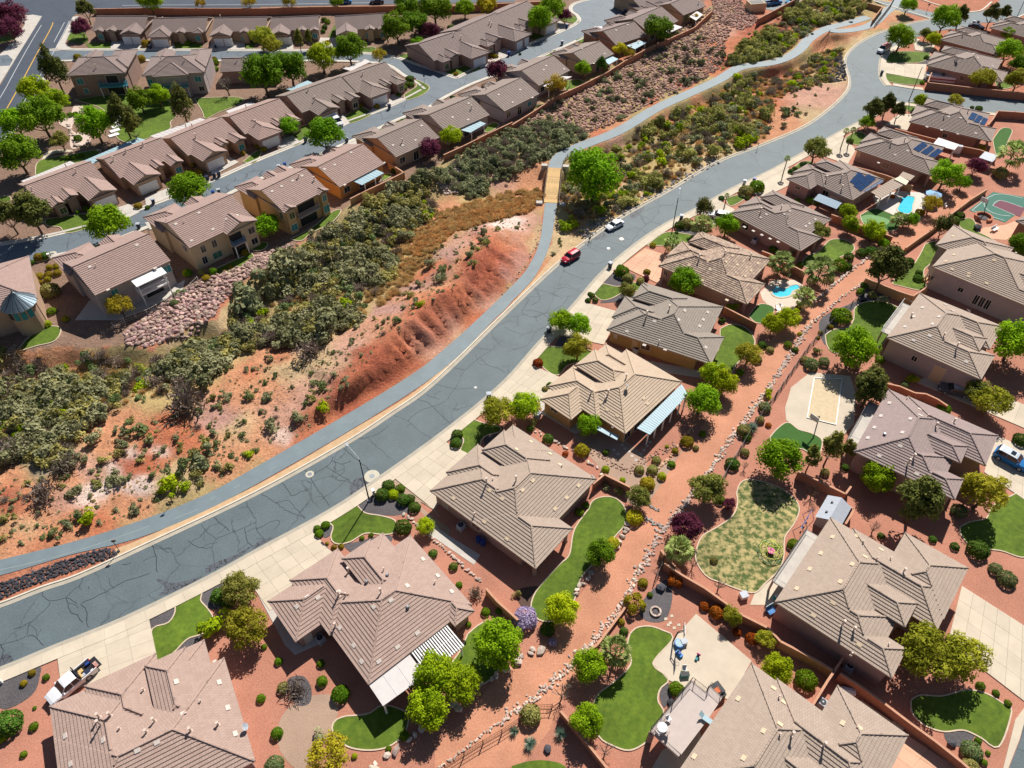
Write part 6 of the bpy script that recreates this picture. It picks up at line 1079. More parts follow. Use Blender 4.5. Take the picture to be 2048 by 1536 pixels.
brush('wash_brush','olive',scatter(Z4,110,.45)+scatter(Z6,170,.42),.8,2.1,'olive brush between the trail and the main road',1.1); brush('wash_brush','sage',scatter(Z4,130,.45)+scatter(Z5,230)+scatter(Z6,90),.7,1.5,'grey brush between the trail and the rock slope'); brush('wash_brush','twig',scatter(Z4,200)+scatter(Z5,100)+scatter(Z6,80),.9,1.7,'dark twiggy brush beside the upper trail',1.2); brush('wash_brush','ygreen',scatter(Z4,60)+scatter(Z6,60)+scatter(Z1,40),.7,1.5,'fresh yellow green bushes dotted along the wash')
brush('slope_scrub','sage',scatter(Z7,75),.6,1.4,'grey scrub scattered over the rubble slope'); brush('slope_scrub','twig',scatter(Z7,45),.6,1.5,'dark scrub on the rubble slope')
ZS=[(-40,1120),(150,1075),(380,998),(510,930),(790,765),(890,690),(1010,575),(1068,500),(1060,440),(980,440),(880,500),(790,620),(700,700),(560,710),(430,740),(400,800),(230,850),(150,940),(-40,970)]
sm_=scatter(ZS,620); brush('slope_scrub','straw',sm_[:300],.16,.34,'tiny dry tufts peppered over the red slope',.8); brush('slope_scrub','sage',sm_[300:],.16,.36,'tiny grey shrubs peppered over the red slope',.8)
ind=scatter(ZS,250)+scatter([(1540,180),(1620,150),(1680,180),(1640,230),(1540,280)],24)+scatter([(1090,500),(1150,430),(1330,385),(1200,440),(1120,520)],16)
for i,(x,y,u,v) in enumerate(ind):
    k=random.choice(['sage','sage','sage','olive','twig','dgreen']); s=random.choice([.35,.45,.5,.6,.75,.9]); z=float(HT(np.array([x]),np.array([y]))[0])
    o=link('desert_shrub',random.choice(CRN['t_'+k]),None,(x,y,z-.03),random.uniform(0,6.28),(s,s,s*1.15)); c={'sage': 'grey green','olive': 'olive green','twig': 'brown leafless','dgreen': 'fresh green'}[k]
    tag(o,'small %s desert shrub scattered over the red slope' % c,'shrub',c+' desert shrubs on the red slope')
for k,u,v,r in (('tygreen',348,1266/1.0,0),): pass
for k,u,v,r in (('tygreen',175,1037,18),('tsage',188,877,17),('ttwig',372,808,44),('tdgreen',280,858,16),('tolive',240,905,10),('tdgreen',365,930,17),('tsage',405,925,20),('tygreen',345,965,16),('tygreen',330,982,14),('tygreen',372,975,12),('tsage',272,1020,12),('ttwig',90,985,34),('ttwig',135,925,32),('tsage',545,855,15),('tygreen',500,910,8),('tygreen',644,818,11),('tolive',625,797,10),('tsage',598,840,10),('tygreen',840,612,9),('tsage',860,528,11),('tsage',880,556,12),('tygreen',1132,458,12),('tygreen',1148,448,11),('tygreen',1198,424,12),('tygreen',1478,286,14),('tdgreen',1572,227,10),('tsage',650,650,30),('ttwig',620,700,32),('tsage',560,530,34),('ttwig',660,510,32),('tsage',500,600,36),('ttwig',30,900,34)):
    shrub(k,u,v,r)
# ------------------------------------------------------------ rocks
def rock_geo(seed):
    import bmesh
    bm=bmesh.new(); bmesh.ops.create_icosphere(bm,subdivisions=1,radius=1); r=random.Random(seed)
    for v in bm.verts: v.co*=r.uniform(.72,1.15); v.co.z*=.7; v.co.x*=1.12
    V=np.array([v.co[:] for v in bm.verts]); F=[tuple(v.index for v in f.verts) for f in bm.faces]; bm.free(); return V,F
RG=[rock_geo(i) for i in range(6)]
def rock_me(i,m):
    k=('rock',i,m.name)
    if k not in _vm: me=bpy.data.meshes.new('boulder'); me.from_pydata(RG[i][0].tolist(),[],RG[i][1]); me.materials.append(m); _vm[k]=me
    return _vm[k]
def rock_field(name,label,poly,n,smin,smax,m,big=0,cat='boulders',dense=.5,mind=.62):
    us=[p[0] for p in poly]; vs=[p[1] for p in poly]; U=rs.uniform(min(us),max(us),n*12); V=rs.uniform(min(vs),max(vs),n*12); k=inside(poly,U,V); U,V=U[k],V[k]
    pts=[P(a,b) for a,b in zip(U,V)]; x=np.array([p[0] for p in pts]); y=np.array([p[1] for p in pts]); keep=[]; grid={}
    s=rs.uniform(smin,smax,len(x))*rs.choice([.7,1,1,1.25],len(x))
    for i in np.argsort(-s):
        g=(int(x[i] // 1.2),int(y[i] // 1.2)); ok=True
        for a in (-1,0,1):
            for c in (-1,0,1):
                for j in grid.get((g[0]+a,g[1]+c),()):
                    if math.hypot(x[i]-x[j],y[i]-y[j])<(s[i]+s[j])*mind: ok=False; break
                if not ok: break
            if not ok: break
        if ok: grid.setdefault(g,[]).append(i); keep.append(i)
        if len(keep)>=n: break
    Z=HT(x[keep],y[keep]); e=empty(name,(float(np.mean(x[keep])),float(np.mean(y[keep])),0)); tag(e,label,cat); ex,ey=e.location.x,e.location.y
    nb=0; VS=[]; FS=[]; off=0
    for q,i in enumerate(keep):
        if nb<big:
            o=link('boulder',rock_me(rs.randint(6),m),e,(x[i]-ex,y[i]-ey,Z[q]+s[i]*.25),None,(s[i],s[i]*rs.uniform(.7,1),s[i])); o.rotation_euler=(rs.uniform(-.4,.4),rs.uniform(-.4,.4),rs.uniform(0,6)); nb+=1
        else:
            v,f=RG[rs.randint(6)]; a=rs.uniform(0,6.28); v=v*np.array([s[i],s[i]*rs.uniform(.7,1),s[i]]); v=np.stack([v[:,0]*math.cos(a)-v[:,1]*math.sin(a)+x[i]-ex,v[:,0]*math.sin(a)+v[:,1]*math.cos(a)+y[i]-ey,v[:,2]+Z[q]+s[i]*.2],1); VS.append(v); FS+=[tuple(w_+off for w_ in t) for t in f]; off+=len(v)
    if VS:
        me=bpy.data.meshes.new('small_boulders'); me.from_pydata(np.concatenate(VS).tolist(),[],FS)
        m2=MAT.get(m.name+'_mix')
        if not m2:
            m2=m.copy(); m2.name=m.name+'_mix'; MAT[m.name+'_mix']=m2; N=m2.node_tree.nodes; L=m2.node_tree.links; gi=N.new('ShaderNodeNewGeometry'); hs=[q_ for q_ in N if q_.type=='HUE_SAT'][0]
            mr=N.new('ShaderNodeMapRange'); mr.inputs['To Min'].default_value=.62; mr.inputs['To Max'].default_value=1.45; L.new(gi.outputs['Random Per Island'],mr.inputs[0]); L.new(mr.outputs[0],hs.inputs['Value'])
        me.materials.append(m2); o=link('small_boulders',me,e); o['kind']='stuff'
    return e
rock_field('boulder_slope','slope of large pink boulders below the white awning house',[(248,668),(300,628),(330,606),(372,578),(415,556),(475,534),(514,514),(540,520),(500,548),(478,565),(440,612),(425,636),(375,668),(300,692),(250,690)],900,.2,.52,M_rock,300)
rock_field('boulder_slope','small wedge of boulders beside the orange two storey house',[(512,512),(560,495),(590,488),(588,502),(545,532),(512,548),(478,562),(500,540)],150,.25,.5,M_rock,60)
rock_field('rock_slope','wide brown rubble slope above the upper trail',[(1015,268),(1100,200),(1180,165),(1290,104),(1345,62),(1400,24),(1436,10),(1470,35),(1450,90),(1445,130),(1420,150),(1370,176),(1290,210),(1240,238),(1180,262),(1110,262),(1040,285)],2700,.2,.5,M_rockr,300,dense=.6)
rock_field('rock_slope','rubble slope behind the last row house at the top',[(1420,-10),(1470,-10),(1500,20),(1520,45),(1480,60),(1450,50),(1430,25)],420,.22,.5,M_rockr,60)
rock_field('rock_patch','tan rubble patch by the plum tree above the wash',[(868,350),(905,330),(950,340),(940,365),(890,372)],170,.2,.42,M_rockw,40)
rock_field('rock_bank','bank of black rocks between trail and kerb at the left edge',[(-60,1190),(0,1166),(60,1146),(130,1120),(210,1096),(238,1101),(230,1112),(130,1147),(60,1172),(0,1198),(-60,1215)],900,.12,.26,M_rockb,200)
rock_field('rock_bank','black rocks beside the bend of the main road',[(1640,110),(1680,100),(1690,130),(1690,160),(1660,165),(1640,150),(1650,130)],200,.2,.42,M_rockb,60)
rock_field('rock_bank','grey rocks on the road bank behind the white saloon car',[(1150,460),(1190,440),(1270,395),(1330,368),(1430,318),(1440,325),(1330,383),(1214,452),(1175,480)],260,.18,.38,mat('grey_rock',(.27,.25,.24),.9,.25,3,.03,5,objvar=.35),120)
rock_field('rock_bank','grey rocks along the foot of the red ridge',[(1060,528),(1078,485),(1086,450),(1080,450),(1070,485),(1050,530),(1000,590),(1005,590)],50,.1,.22,M_rockr,40)
for k,u,v,r,m,lab in ((0,1321,1174,10,M_rockb,'large black boulder beside the squared red hedge'),(1,1341,1403,8,M_rockb,'dark boulder beside the deck by the round shrub'),(2,1096,1497,9,M_rockb,'black boulder between the spiky yuccas'),(3,1906,1487,9,M_rockb,'black boulder in the gravel at the bottom right lawn'),(4,1956,455,9,M_rockb,'black boulder pile inside the fire pit terrace'),(5,320,1378 if 0 else 78.0,0,M_rockb,'')):
    if r:
        x,y=P(u,v,.4); s=r/PPM(u,v); o=link('boulder',rock_me(k,m),None,(x,y,s*.4),k,s); tag(o,lab,'boulder')
def stone_line(label,px,w,n_,smin,smax,m=M_rockw,z=0.02,smo=True,rows=1,name='stone_edging'):
    L=resample(sm(px,3) if smo else wl_(px),(smin+smax)*(.75 if rows>1 else .85)); e=empty(name,(*L[0],0)); tag(e,label,'stone edging'); q=0; VS=[]; FS=[]; off=0
    for i,p in enumerate(L):
        for rr in range(rows):
            s=rs.uniform(smin,smax); x=p[0]-L[0][0]+rs.normal(0,w); y=p[1]-L[0][1]+rs.normal(0,w)
            if q<290:
                o=link('stone',rock_me(rs.randint(6),m),e,(x,y,z+s*.3),None,(s,s*rs.uniform(.6,.95),s*.8)); o.rotation_euler=(rs.uniform(-.3,.3),rs.uniform(-.3,.3),rs.uniform(0,6)); q+=1
            else:
                v,f=RG[rs.randint(6)]; v=v*s+np.array([x,y,z+s*.3]); VS.append(v); FS+=[tuple(w_+off for w_ in t) for t in f]; off+=len(v)
    if VS: me=bpy.data.meshes.new('small_stones'); me.from_pydata(np.concatenate(VS).tolist(),[],FS); me.materials.append(m); o=link('small_stones',me,e); o['kind']='stuff'
pb=scatter(ZS,1500); x_=np.array([p[0] for p in pb]); y_=np.array([p[1] for p in pb]); z_=HT(x_,y_); VS=[]; FS=[]
for i in range(len(pb)): v,f=RG[i % 6]; VS.append(v*rs.uniform(.05,.15)+np.array([x_[i],y_[i],z_[i]+.02])); FS+=[tuple(w_+i*len(v) for w_ in t) for t in f]
me=bpy.data.meshes.new('slope_stones'); me.from_pydata(np.concatenate(VS).tolist(),[],FS); me.materials.append(MAT['brown_boulder_mix']); tag(link('slope_stones',me),'loose small stones strewn over the red slope','stones',None,'stuff')
stone_line('long band of pale stones along the right side of the gravel alley, lower half',[(1010,1436),(1060,1405),(1110,1360),(1160,1312),(1200,1270),(1240,1215),(1276,1148),(1300,1104),(1324,1060),(1360,1020),(1389,985)],.3,0,.13,.27,rows=3)
stone_line('band of pale stones along the right side of the gravel alley, upper half',[(1389,985),(1429,926),(1474,862),(1510,812),(1536,780),(1572,722),(1618,652)],.24,0,.13,.27,rows=3)
stone_line('narrow stone line at the far right end of the alley',[(1618,652),(1650,625),(1676,600),(1705,580),(1730,562)],.12,0,.2,.34)
stone_line('row of pale stones on the left side of the upper alley',[(1598,624),(1625,604),(1651,584),(1680,560),(1711,534),(1740,512),(1771,491)],.12,0,.25,.45)
stone_line('sandstone row between the blue patio yard and the alley',[(1275,995),(1299,960),(1330,925),(1361,885),(1385,855)],.12,0,.22,.4,mat('sandstone',(.60,.36,.22),.9,.15,3,.02,5,objvar=.2))
stone_line('chunky grey stones beside the yellow shrubs at the alley',[(1262,1030),(1250,1062),(1240,1080),(1228,1102),(1232,1110)],.1,0,.35,.6)
stone_line('white boulders at the back of the long lawn',[(1150,1190),(1160,1172),(1175,1158),(1190,1140)],.1,0,.3,.5)
stone_line('large pinkish boulders below the leafy trees beside the alley',[(744,1536),(777,1508),(800,1494),(820,1478),(870,1440),(930,1400),(962,1374),(995,1352),(1024,1334),(1042,1322),(1062,1308),(1084,1294)],.25,0,.3,.75)
stone_line('pale rock row stepping between the near lamp house and the tan house',[(809,1030),(834,1050),(867,1080),(897,1105),(924,1130),(947,1152),(965,1168)],.1,0,.2,.36)
stone_line('pale rock row between the tan house and the blue patio house',[(1074,863),(1109,883),(1144,903),(1175,924),(1195,938),(1210,952)],.15,0,.22,.4)
stone_line('dark rock strip across the alley, upper one',[(1295,1010),(1305,1015),(1319,1024)],.1,0,.12,.22,mat('grey_rock',(.27,.25,.24)),rows=2)
stone_line('dark rock strip across the alley, lower one',[(1290,1036),(1300,1042),(1315,1050),(1329,1056)],.15,0,.14,.26,mat('grey_rock',(.27,.25,.24)),rows=3)
stone_line('thin pale edging along the lower side of the alley by the fence',[(830,1560),(890,1528),(940,1490),(980,1460),(1015,1438)],.08,0,.16,.26)
stone_line('curved sandstone steps in the park garden at the upper left',[(135,250),(142,262),(150,280),(152,292),(170,290),(182,280)],.3,0,.3,.6,M_rockw)
stone_line('pale boulders at the edge of the park lawn',[(196,303),(210,298),(225,292)],.2,0,.35,.6,M_rockw)
stone_line('dry creek of dark pebbles winding through the blue patio yard',[(1165,893),(1200,910),(1235,932),(1262,938),(1300,915),(1325,905),(1352,888)],.3,0,.1,.2,M_rockr,rows=2)
# ------------------------------------------------------------ block walls: courses of blocks with a cap
def block_wall(label,px,h,m=M_wall,top=True,thick=.2,name='block_wall',steps=0,z0=0):
    """px gives the TOP line of the wall"""
    W_=[P(u,v,h) for u,v in px]; e=empty(name,(*W_[0],z0)); tag(e,label,'wall'); ox,oy=W_[0]
    for a,b_ in zip(W_,W_[1:]):
        L=math.dist(a,b_); dx,dy=(b_[0]-a[0])/L,(b_[1]-a[1])/L; n=max(1,round(L/(2.4 if steps else 4.8))); bw=MB(); cp=MB(); pil=MB()
        for i in range(n):
            l0,l1=L*i/n,L*(i+1)/n; hh=h-steps*(i % 3 if steps else 0); T=lambda p,l0=l0: (a[0]-ox+dx*p[0]-dy*p[1],a[1]-oy+dy*p[0]+dx*p[1],p[2])
            rows=max(2,int(hh/.4)); 
            for r_ in range(rows):
                q=.012 if r_ % 2 else 0; bw.box(l0+.003,-thick/2+q,hh*r_/rows if r_ else-.2,l1-.003,thick/2-q,hh*(r_+1)/rows-.004,0,T)
            cp.box(l0,-thick/2-.04,hh,l1-.002,thick/2+.04,hh+.07,0,T)
            if L>5: pil.box(l0-.16,-thick/2-.09,-.2,l0+.16,thick/2+.09,h+.1,0,T)
        bw.build('block_course',m,e); cp.build('wall_cap',M_cap,e)
        if pil.v: pil.build('pilaster',m,e)
    return e
block_wall('long low wall behind the row houses above the rock slope',[(1424,22),(1389,55),(1334,80),(1294,97),(1250,122),(1214,145),(1164,170),(1111,194),(1069,222),(1024,250)],1.6,M_wall)
block_wall('low wall above the wash beside the plum tree',[(1024,245),(975,268),(927,292),(887,310)],1.5,M_wall)
block_wall('tan wall round the yard of the orange sided house',[(776,325),(800,340),(807,345),(770,364),(727,384),(700,398)],1.5,M_wallt)
block_wall('long red wall along the road at the top edge',[(287,16),(400,17),(512,17),(620,14),(787,12),(887,13),(1028,6),(1100,2)],2.0,M_wall)
block_wall('red wall stub beside the far plum tree at the top',[(185,18),(240,17),(287,16)],1.8,M_wall)
block_wall('stepped brown wall along the side street',[(1856,165),(1900,170),(1950,176),(2000,181),(2070,188)],1.9,M_wall)
block_wall('short return wall by the white trailer',[(1856,165),(1861,150),(1868,138)],1.9,M_wall)
block_wall('brown wall below the side street at the right edge',[(1996,222),(2030,224),(2100,230)],1.9,M_wall); block_wall('brown wall running down from the side street wall',[(1996,222),(1986,238),(1976,250)],1.9,M_wall)
block_wall('red wall between the two upper solar roofed houses',[(1790,257),(1830,268),(1868,278),(1921,292),(1960,300),(1996,312)],1.7,M_wall)
block_wall('pale wall between the lower solar roofed houses',[(1703,332),(1735,340),(1770,350),(1800,361),(1826,372)],1.6,M_wallt)
block_wall('red garden wall below the light blue pool',[(1663,429),(1686,437),(1716,448),(1748,461),(1786,474)],1.6,M_wall)
block_wall('red wall behind the kidney shaped pool',[(1566,524),(1590,534),(1611,545)],1.6,M_wall); block_wall('short red wall behind the speckled roof',[(1524,502),(1540,508),(1556,516)],1.6,M_wall)
block_wall('red wall beside the grey roofed house',[(1449,614),(1480,630),(1514,647)],1.6,M_wall)
block_wall('wall corner behind the tan house',[(1186,968),(1209,949),(1235,962),(1261,975)],1.6,M_wall)
block_wall('low wall at the back of the slatted patio cover house',[(972,1177),(995,1203),(1024,1229),(1036,1240)],1.5,M_wallt)
block_wall('tan retaining wall along the top of the alley',[(1811,496),(1836,478),(1861,461),(1900,430),(1941,399),(1975,378)],1.2,M_wallt)
block_wall('tan L shaped wall below the dark pine lawn',[(1731,556),(1770,572),(1798,583),(1826,592),(1858,572)],1.8,M_wallt)
block_wall('stepped red wall above the mauve roofed house',[(1773,767),(1800,773),(1830,786),(1852,788),(1876,799),(1895,812)],1.5,M_wall,steps=.12)
block_wall('red wall beside the slender pines',[(1596,943),(1640,963),(1691,988),(1702,973)],1.7,M_wall); block_wall('red wall corner behind the grey shed',[(1678,1001),(1708,1018),(1700,1033),(1691,1048)],1.7,M_wall)
block_wall('long red wall between the dry lawn and the basketball yard',[(1329,1126),(1364,1150),(1409,1176),(1444,1201),(1486,1231),(1536,1256),(1561,1283)],1.7,M_wall)
block_wall('stepped tan wall below the large taupe house',[(1561,1283),(1600,1303),(1640,1325),(1668,1343)],1.7,M_wallt,steps=.1)
block_wall('wall running down to the courtyard of the deck house',[(1668,1343),(1655,1362),(1638,1390),(1621,1417)],1.7,M_wall); block_wall('short wall up to the taupe house corner',[(1668,1343),(1680,1325),(1688,1312)],1.7,M_wall)
block_wall('stepped wall along the courtyard to the bottom right',[(1680,1347),(1720,1372),(1770,1408),(1820,1446),(1870,1482),(1924,1525),(1950,1548)],1.7,M_wall)
block_wall('low block wall beside the yuccas',[(1121,1422),(1145,1450),(1175,1487),(1214,1536),(1226,1552)],1.4,M_wall)
block_wall('low wall between the alley stones and the squared hedges',[(1172,1305),(1194,1290),(1220,1256),(1244,1224),(1262,1195)],.7,M_wallt)
block_wall('wooden looking low wall beside the brown shed',[(1322,1100),(1338,1122),(1352,1134)],1.3,M_wallt)
block_wall('sloping tan wall between the upper trail branches',[(1690,22),(1735,6),(1765,14),(1745,40)],1.6,M_wallt); block_wall('wall of the far car park',[(1516,38),(1560,15),(1600,-6)],2.2,M_wall); block_wall('low wall beside the dark cypress yard',[(1330,79),(1345,74),(1365,68)],1.4,M_wall)
block_wall('white low parapet behind the blue awnings house',[(905,1536),(940,1516)],.5,M_conc2) if 0 else None
def rail_fence(label,px,h=1.2,step=2.3,m=M_dark,name='rail_fence',bars=True):
    W_=resample([P(u,v,0) for u,v in px],step); e=empty(name,(*W_[0],0)); tag(e,label,'fence'); ox,oy=W_[0]; b=MB(); pm=None
    pm=MB(); pm.box(-.05,-.05,-.1,.05,.05,h+.1); pm=pm.mesh('post',m)
    for p in W_: link('post',pm,e,(p[0]-ox,p[1]-oy,0))
    for zz in (h,h*.5,.12):
        b=MB(); b.tube([(p[0]-ox,p[1]-oy,zz) for p in W_],.03,4); b.build('rail',m,e)
    if bars:
        b=MB(); w2=resample(W_,.35)
        for p in w2: b.tube([(p[0]-ox,p[1]-oy,.1),(p[0]-ox,p[1]-oy,h)],.012,3,cap=False)
        o=b.build('bars',m,e); o['kind']='stuff'
rail_fence('dark rail fence along the alley beside the deep green lawn',[(1728,590),(1690,622),(1650,660),(1618,695),(1590,735),(1550,795)]); rail_fence('dark rail fence between the sand court and the alley',[(1550,795),(1510,850),(1480,900),(1450,950),(1432,985)]); rail_fence('wire fence beside the palm at the dry lawn',[(1330,1105),(1318,1150),(1300,1170)],1.4,1.5); rail_fence('rusty rail fence at the bottom of the alley',[(890,1536),(960,1492),(1020,1458),(1091,1404),(1119,1432)],1.2,2.4,mat('rusty_metal',(.12,.05,.03),.8,.2,4))
rail_fence('white rail fence in front of the white awning house',[(228,655),(262,640),(300,628),(328,612),(345,598),(372,588),(400,560)],1.1,2.0,M_conc2); rail_fence('thin pipe rail behind the cream house',[(385,555),(400,570),(396,582)],1.0,2,M_white,bars=False) if 0 else None
rail_fence('trail fence beside the upper trail split',[(1748,55),(1765,35),(1780,15),(1790,-5)],1.3,1.8,M_bark); rail_fence('short trail fence at the bend of the upper trail',[(1640,88),(1655,72),(1660,64)],1.0,1.4,M_bark)
rail_fence('rusty trail fence approaching the footbridge',[(1126,330),(1134,318),(1148,306)],1.1,1.5,M_bark)
rail_fence('white fence at the metal turret house',[(0,668),(14,660),(30,652)],1.2,1.5,M_conc2) if 0 else None
# ------------------------------------------------------------ footbridge
e=empty('footbridge',(*P(1104,372),0)); tag(e,'wooden plank footbridge carrying the trail over the wash','bridge'); A,B_=P(1102,406),P(1110,336); L=math.dist(A,B_); dx,dy=(B_[0]-A[0])/L,(B_[1]-A[1])/L; ox,oy=P(1104,372)
T=lambda p: (A[0]-ox+dx*p[0]-dy*p[1],A[1]-oy+dy*p[0]+dx*p[1],p[2]); npl=int(L/.34); wB=1.55
for i in range(npl): b=MB(); b.box(i*L/npl+.015,-wB,.02,(i+1)*L/npl-.015,wB,.075+random.uniform(-.006,.006),0,T); b.build('plank',M_wood,e)
for s in (-1,1):
    b=MB(); b.box(-.3,s*(wB+.1)-.08,.9,L+.3,s*(wB+.1)+.08,1.02,0,T); b.build('handrail',M_bark,e); b=MB(); b.box(-.3,s*(wB+.1)-.1,-.35,L+.3,s*(wB+.1)+.1,.1,0,T); b.build('beam',M_bark,e)
    for i in range(8): b=MB(); q=L*i/7; b.box(q-.07,s*(wB+.1)-.07,.1,q+.07,s*(wB+.1)+.07,.9,0,T); b.build('post',M_bark,e)
    for q in (-.5,L+.5): b=MB(); b.box(q-.5,s*(wB+.9)-.7,-1.2,q+.5,s*(wB+.9)+.7,.45,0,T); b.build('abutment',M_conc2,e)
# ------------------------------------------------------------ vehicles
def loft(b,st,mi=0,capm=None):
    """st: list of rings (equal length)"""
    n=len(st[0])
    for i in range(len(st)-1):
        for k in range(n-1): b.face([st[i][k],st[i][k+1],st[i+1][k+1],st[i+1][k]],mi)
    b.face(st[0][::-1],mi); b.face(st[-1],mi)
_wheel={}
def wheel(parent,x,y,r):
    if r not in _wheel:
        b=MB(); b.tube([(0,-.11,0),(0,.11,0)],r,18); t=b.mesh('tyre',M_dark); b=MB(); b.tube([(0,-.12,0),(0,.12,0)],r*.58,12)
        for k in range(5): a=k*1.257; b.box(-.02,-.13,0,.02,.13,r*.56,0,lambda p,a=a: (p[0]*math.cos(a)-p[2]*math.sin(a),p[1],p[0]*math.sin(a)+p[2]*math.cos(a)))
        _wheel[r]=(t,b.mesh('rim',M_lid))
    o=link('wheel',_wheel[r][0],parent,(x,y,r)); link('rim',_wheel[r][1],o)
def paint(name,c): return mat(name,c,.22,.02,1,spec=.6)
def car(kind,u,v,u2,v2,label,cat,pm,top=None,sc=1.0,z=.02):
    """(u,v) tail and (u2,v2) nose on the ground"""
    A,B_=P(u,v,.5),P(u2,v2,.5); cx,cy=(A[0]+B_[0])/2,(A[1]+B_[1])/2; e=empty({'sedan': 'saloon_car','suv': 'parked_suv','pickup': 'pickup_truck','van': 'van'}[kind],(cx,cy,z),math.atan2(B_[1]-A[1],B_[0]-A[0])); tag(e,label,cat); e.scale=(sc,)*3
    D={'sedan': (4.7,.9,.33,.68,.92,1.42,[(-1.75,.0),(-1.1,1),(.35,1),(1.15,.0)]),'suv': (4.7,.95,.38,.82,1.08,1.76,[(-2.2,.0),(-1.95,1),(.45,1),(1.1,.0)]),'van': (5.2,.97,.4,.85,1.1,1.95,[(-2.5,.0),(-2.35,1),(.9,1),(1.6,.0)]),'pickup': (5.7,.98,.42,.9,1.15,1.85,[(-.85,.0),(-.7,1),(.75,1),(1.4,.0)])}[kind]
    L,hw,wr,zl,zb,zt,cab=D; h=L/2; b=MB(); front=cab[3][0]
    def ring(x,w,z0,z1): return [(x,-w*.93,z0),(x,-w,z0+.22),(x,-w,z1-.12),(x,-w*.86,z1),(x,0,z1+.03),(x,w*.86,z1),(x,w,z1-.12),(x,w,z0+.22),(x,w*.93,z0)]
    hood=zb-.02; st=[ring(-h,hw*.86,.38,zb-.10),ring(-h+.18,hw*.97,.26,zb),ring(-h+1.2,hw,.24,zb),ring(front-.1,hw,.24,zb),ring(front+.5,hw*.99,.24,hood-.02),ring(h-.35,hw*.93,.26,hood-.14),ring(h-.05,hw*.8,.34,hood-.26)]
    if kind=='pickup': st=[ring(-.95,hw,.3,zb)]+st[3:]
    loft(b,st); b.build('body',pm,e)
    if kind=='pickup':
        b=MB(); b.box(-h,-hw,.45,-.95,-hw+.1,1.12); b.box(-h,hw-.1,.45,-.95,hw,1.12); b.box(-h,-hw+.1,.6,-.96,hw-.1,.66,1); b.box(-h-0,-hw+.1,.5,-h+.06,hw-.1,1.1) if u>300 else b.box(-h-.6,-hw+.15,.62,-h,hw-.15,.68,1); b.box(-1.05,-hw+.1,.66,-.95,hw-.1,1.12,1); b.box(-h+.1,-hw+.01,.26,-.95,hw-.01,.45); b.build('truck_bed',[pm,M_dark],e)
        if u<300:
            b=MB(); b.box(-1.02,-hw+.05,1.15,-.9,hw-.05,1.9,0); b.build('headache_rack',M_dark,e)
            for k,(x0,y0,lx,ly,hh,mm) in enumerate([(-2.7,-.6,.5,.3,.35,M_blue),(-2.2,.2,.8,.5,.3,M_navy),(-1.7,-.5,.5,.5,.3,M_wood),(-1.6,.3,.4,.4,.35,M_lid),(-3.2,-.1,.4,.8,.15,M_rockr),(-2.5,.55,1.2,.12,.2,M_white),(-1.3,-.2,.2,.9,.4,M_wood)]): b=MB(); b.box(x0,y0,.67,x0+lx,y0+ly,.67+hh); o=b.build('cargo',mm,e)
    g=MB(); wt=hw*.74; wl2=hw*.9; x0,x1,x2,x3=[c[0] for c in cab]
    lo=[(x0,-wl2,zb-.03),(x0,wl2,zb-.03),(x3,wl2,zb-.03),(x3,-wl2,zb-.03)]; hi=[(x1,-wt,zt-.05),(x1,wt,zt-.05),(x2,wt,zt-.05),(x2,-wt,zt-.05)]
    g.face([lo[1],lo[0],hi[0],hi[1]]); g.face([lo[3],lo[2],hi[2],hi[3]]); g.face([lo[0],lo[3],hi[3],hi[0]]); g.face([lo[2],lo[1],hi[1],hi[2]]); g.build('windows',M_glass,e)
    r_=MB(); rm=[(x1+.02,-wt,zt-.05),(x1+.15,-wt*.9,zt),(x2-.15,-wt*.9,zt),(x2-.02,-wt,zt-.05)]
    loft(r_,[[(x1-.03,-wt-.02,zt-.07),(x1-.03,0,zt-.05),(x1-.03,wt+.02,zt-.07)],[(x1+.25,-wt-.01,zt-.02),(x1+.25,0,zt+.03),(x1+.25,wt+.01,zt-.02)],[(x2-.25,-wt-.01,zt-.02),(x2-.25,0,zt+.03),(x2-.25,wt+.01,zt-.02)],[(x2+.04,-wt-.02,zt-.07),(x2+.04,0,zt-.05),(x2+.04,wt+.02,zt-.07)]]); r_.build('roof',top or pm,e)
    p=MB()
    for s in (-1,1):
        for (a,c,t_) in ((lo[0][0],x1,.09),(x3,x2,.07)): p.tube([(a,s*wl2,zb-.03),(c,s*(wt+.01),zt-.06)],t_*.6,4)
        mx=(x1+x2)/2; p.tube([(mx,s*(wl2+.012),zb-.03),(mx,s*(wt+.015),zt-.05)],.05,4)
        if kind in ('suv','van'): p.tube([(mx-1.1,s*(wl2+.012),zb-.03),(mx-1.05,s*(wt+.015),zt-.05)],.06,4)
    p.build('pillars',pm,e)
    for s in (-1,1):
        b=MB(); b.box(h-.34,s*hw*.62-.17,hood-.36,h-.03,s*hw*.62+.17,hood-.2); b.build('headlight',M_lid,e); b=MB(); b.box(-h-.01,s*hw*.68-.12,zb-.4,-h+.1,s*hw*.68+.12,zb-.2); b.build('tail_light',mat('red_lens',(.35,.01,.01),.3,0),e)
        b=MB(); b.box(x3-.35,s*(hw+.05)-.12,zb,x3-.2,s*(hw+.05)+.12,zb+.16); b.build('mirror',pm,e)
        for xx in (-h+.95 if kind != 'pickup' else-h+1.25,h-.95): wheel(e,xx,s*(hw-.09),wr)
    b=MB(); b.box(h-.12,-hw*.4,hood-.5,h-.02,hw*.4,hood-.26); b.build('grille',M_dark,e)
    if kind=='suv' and top: b=MB(); b.box(x2-1.0,-.4,zt+.035,x2-.4,.4,zt+.045); b.build('sunroof',M_glass,e)
    return e
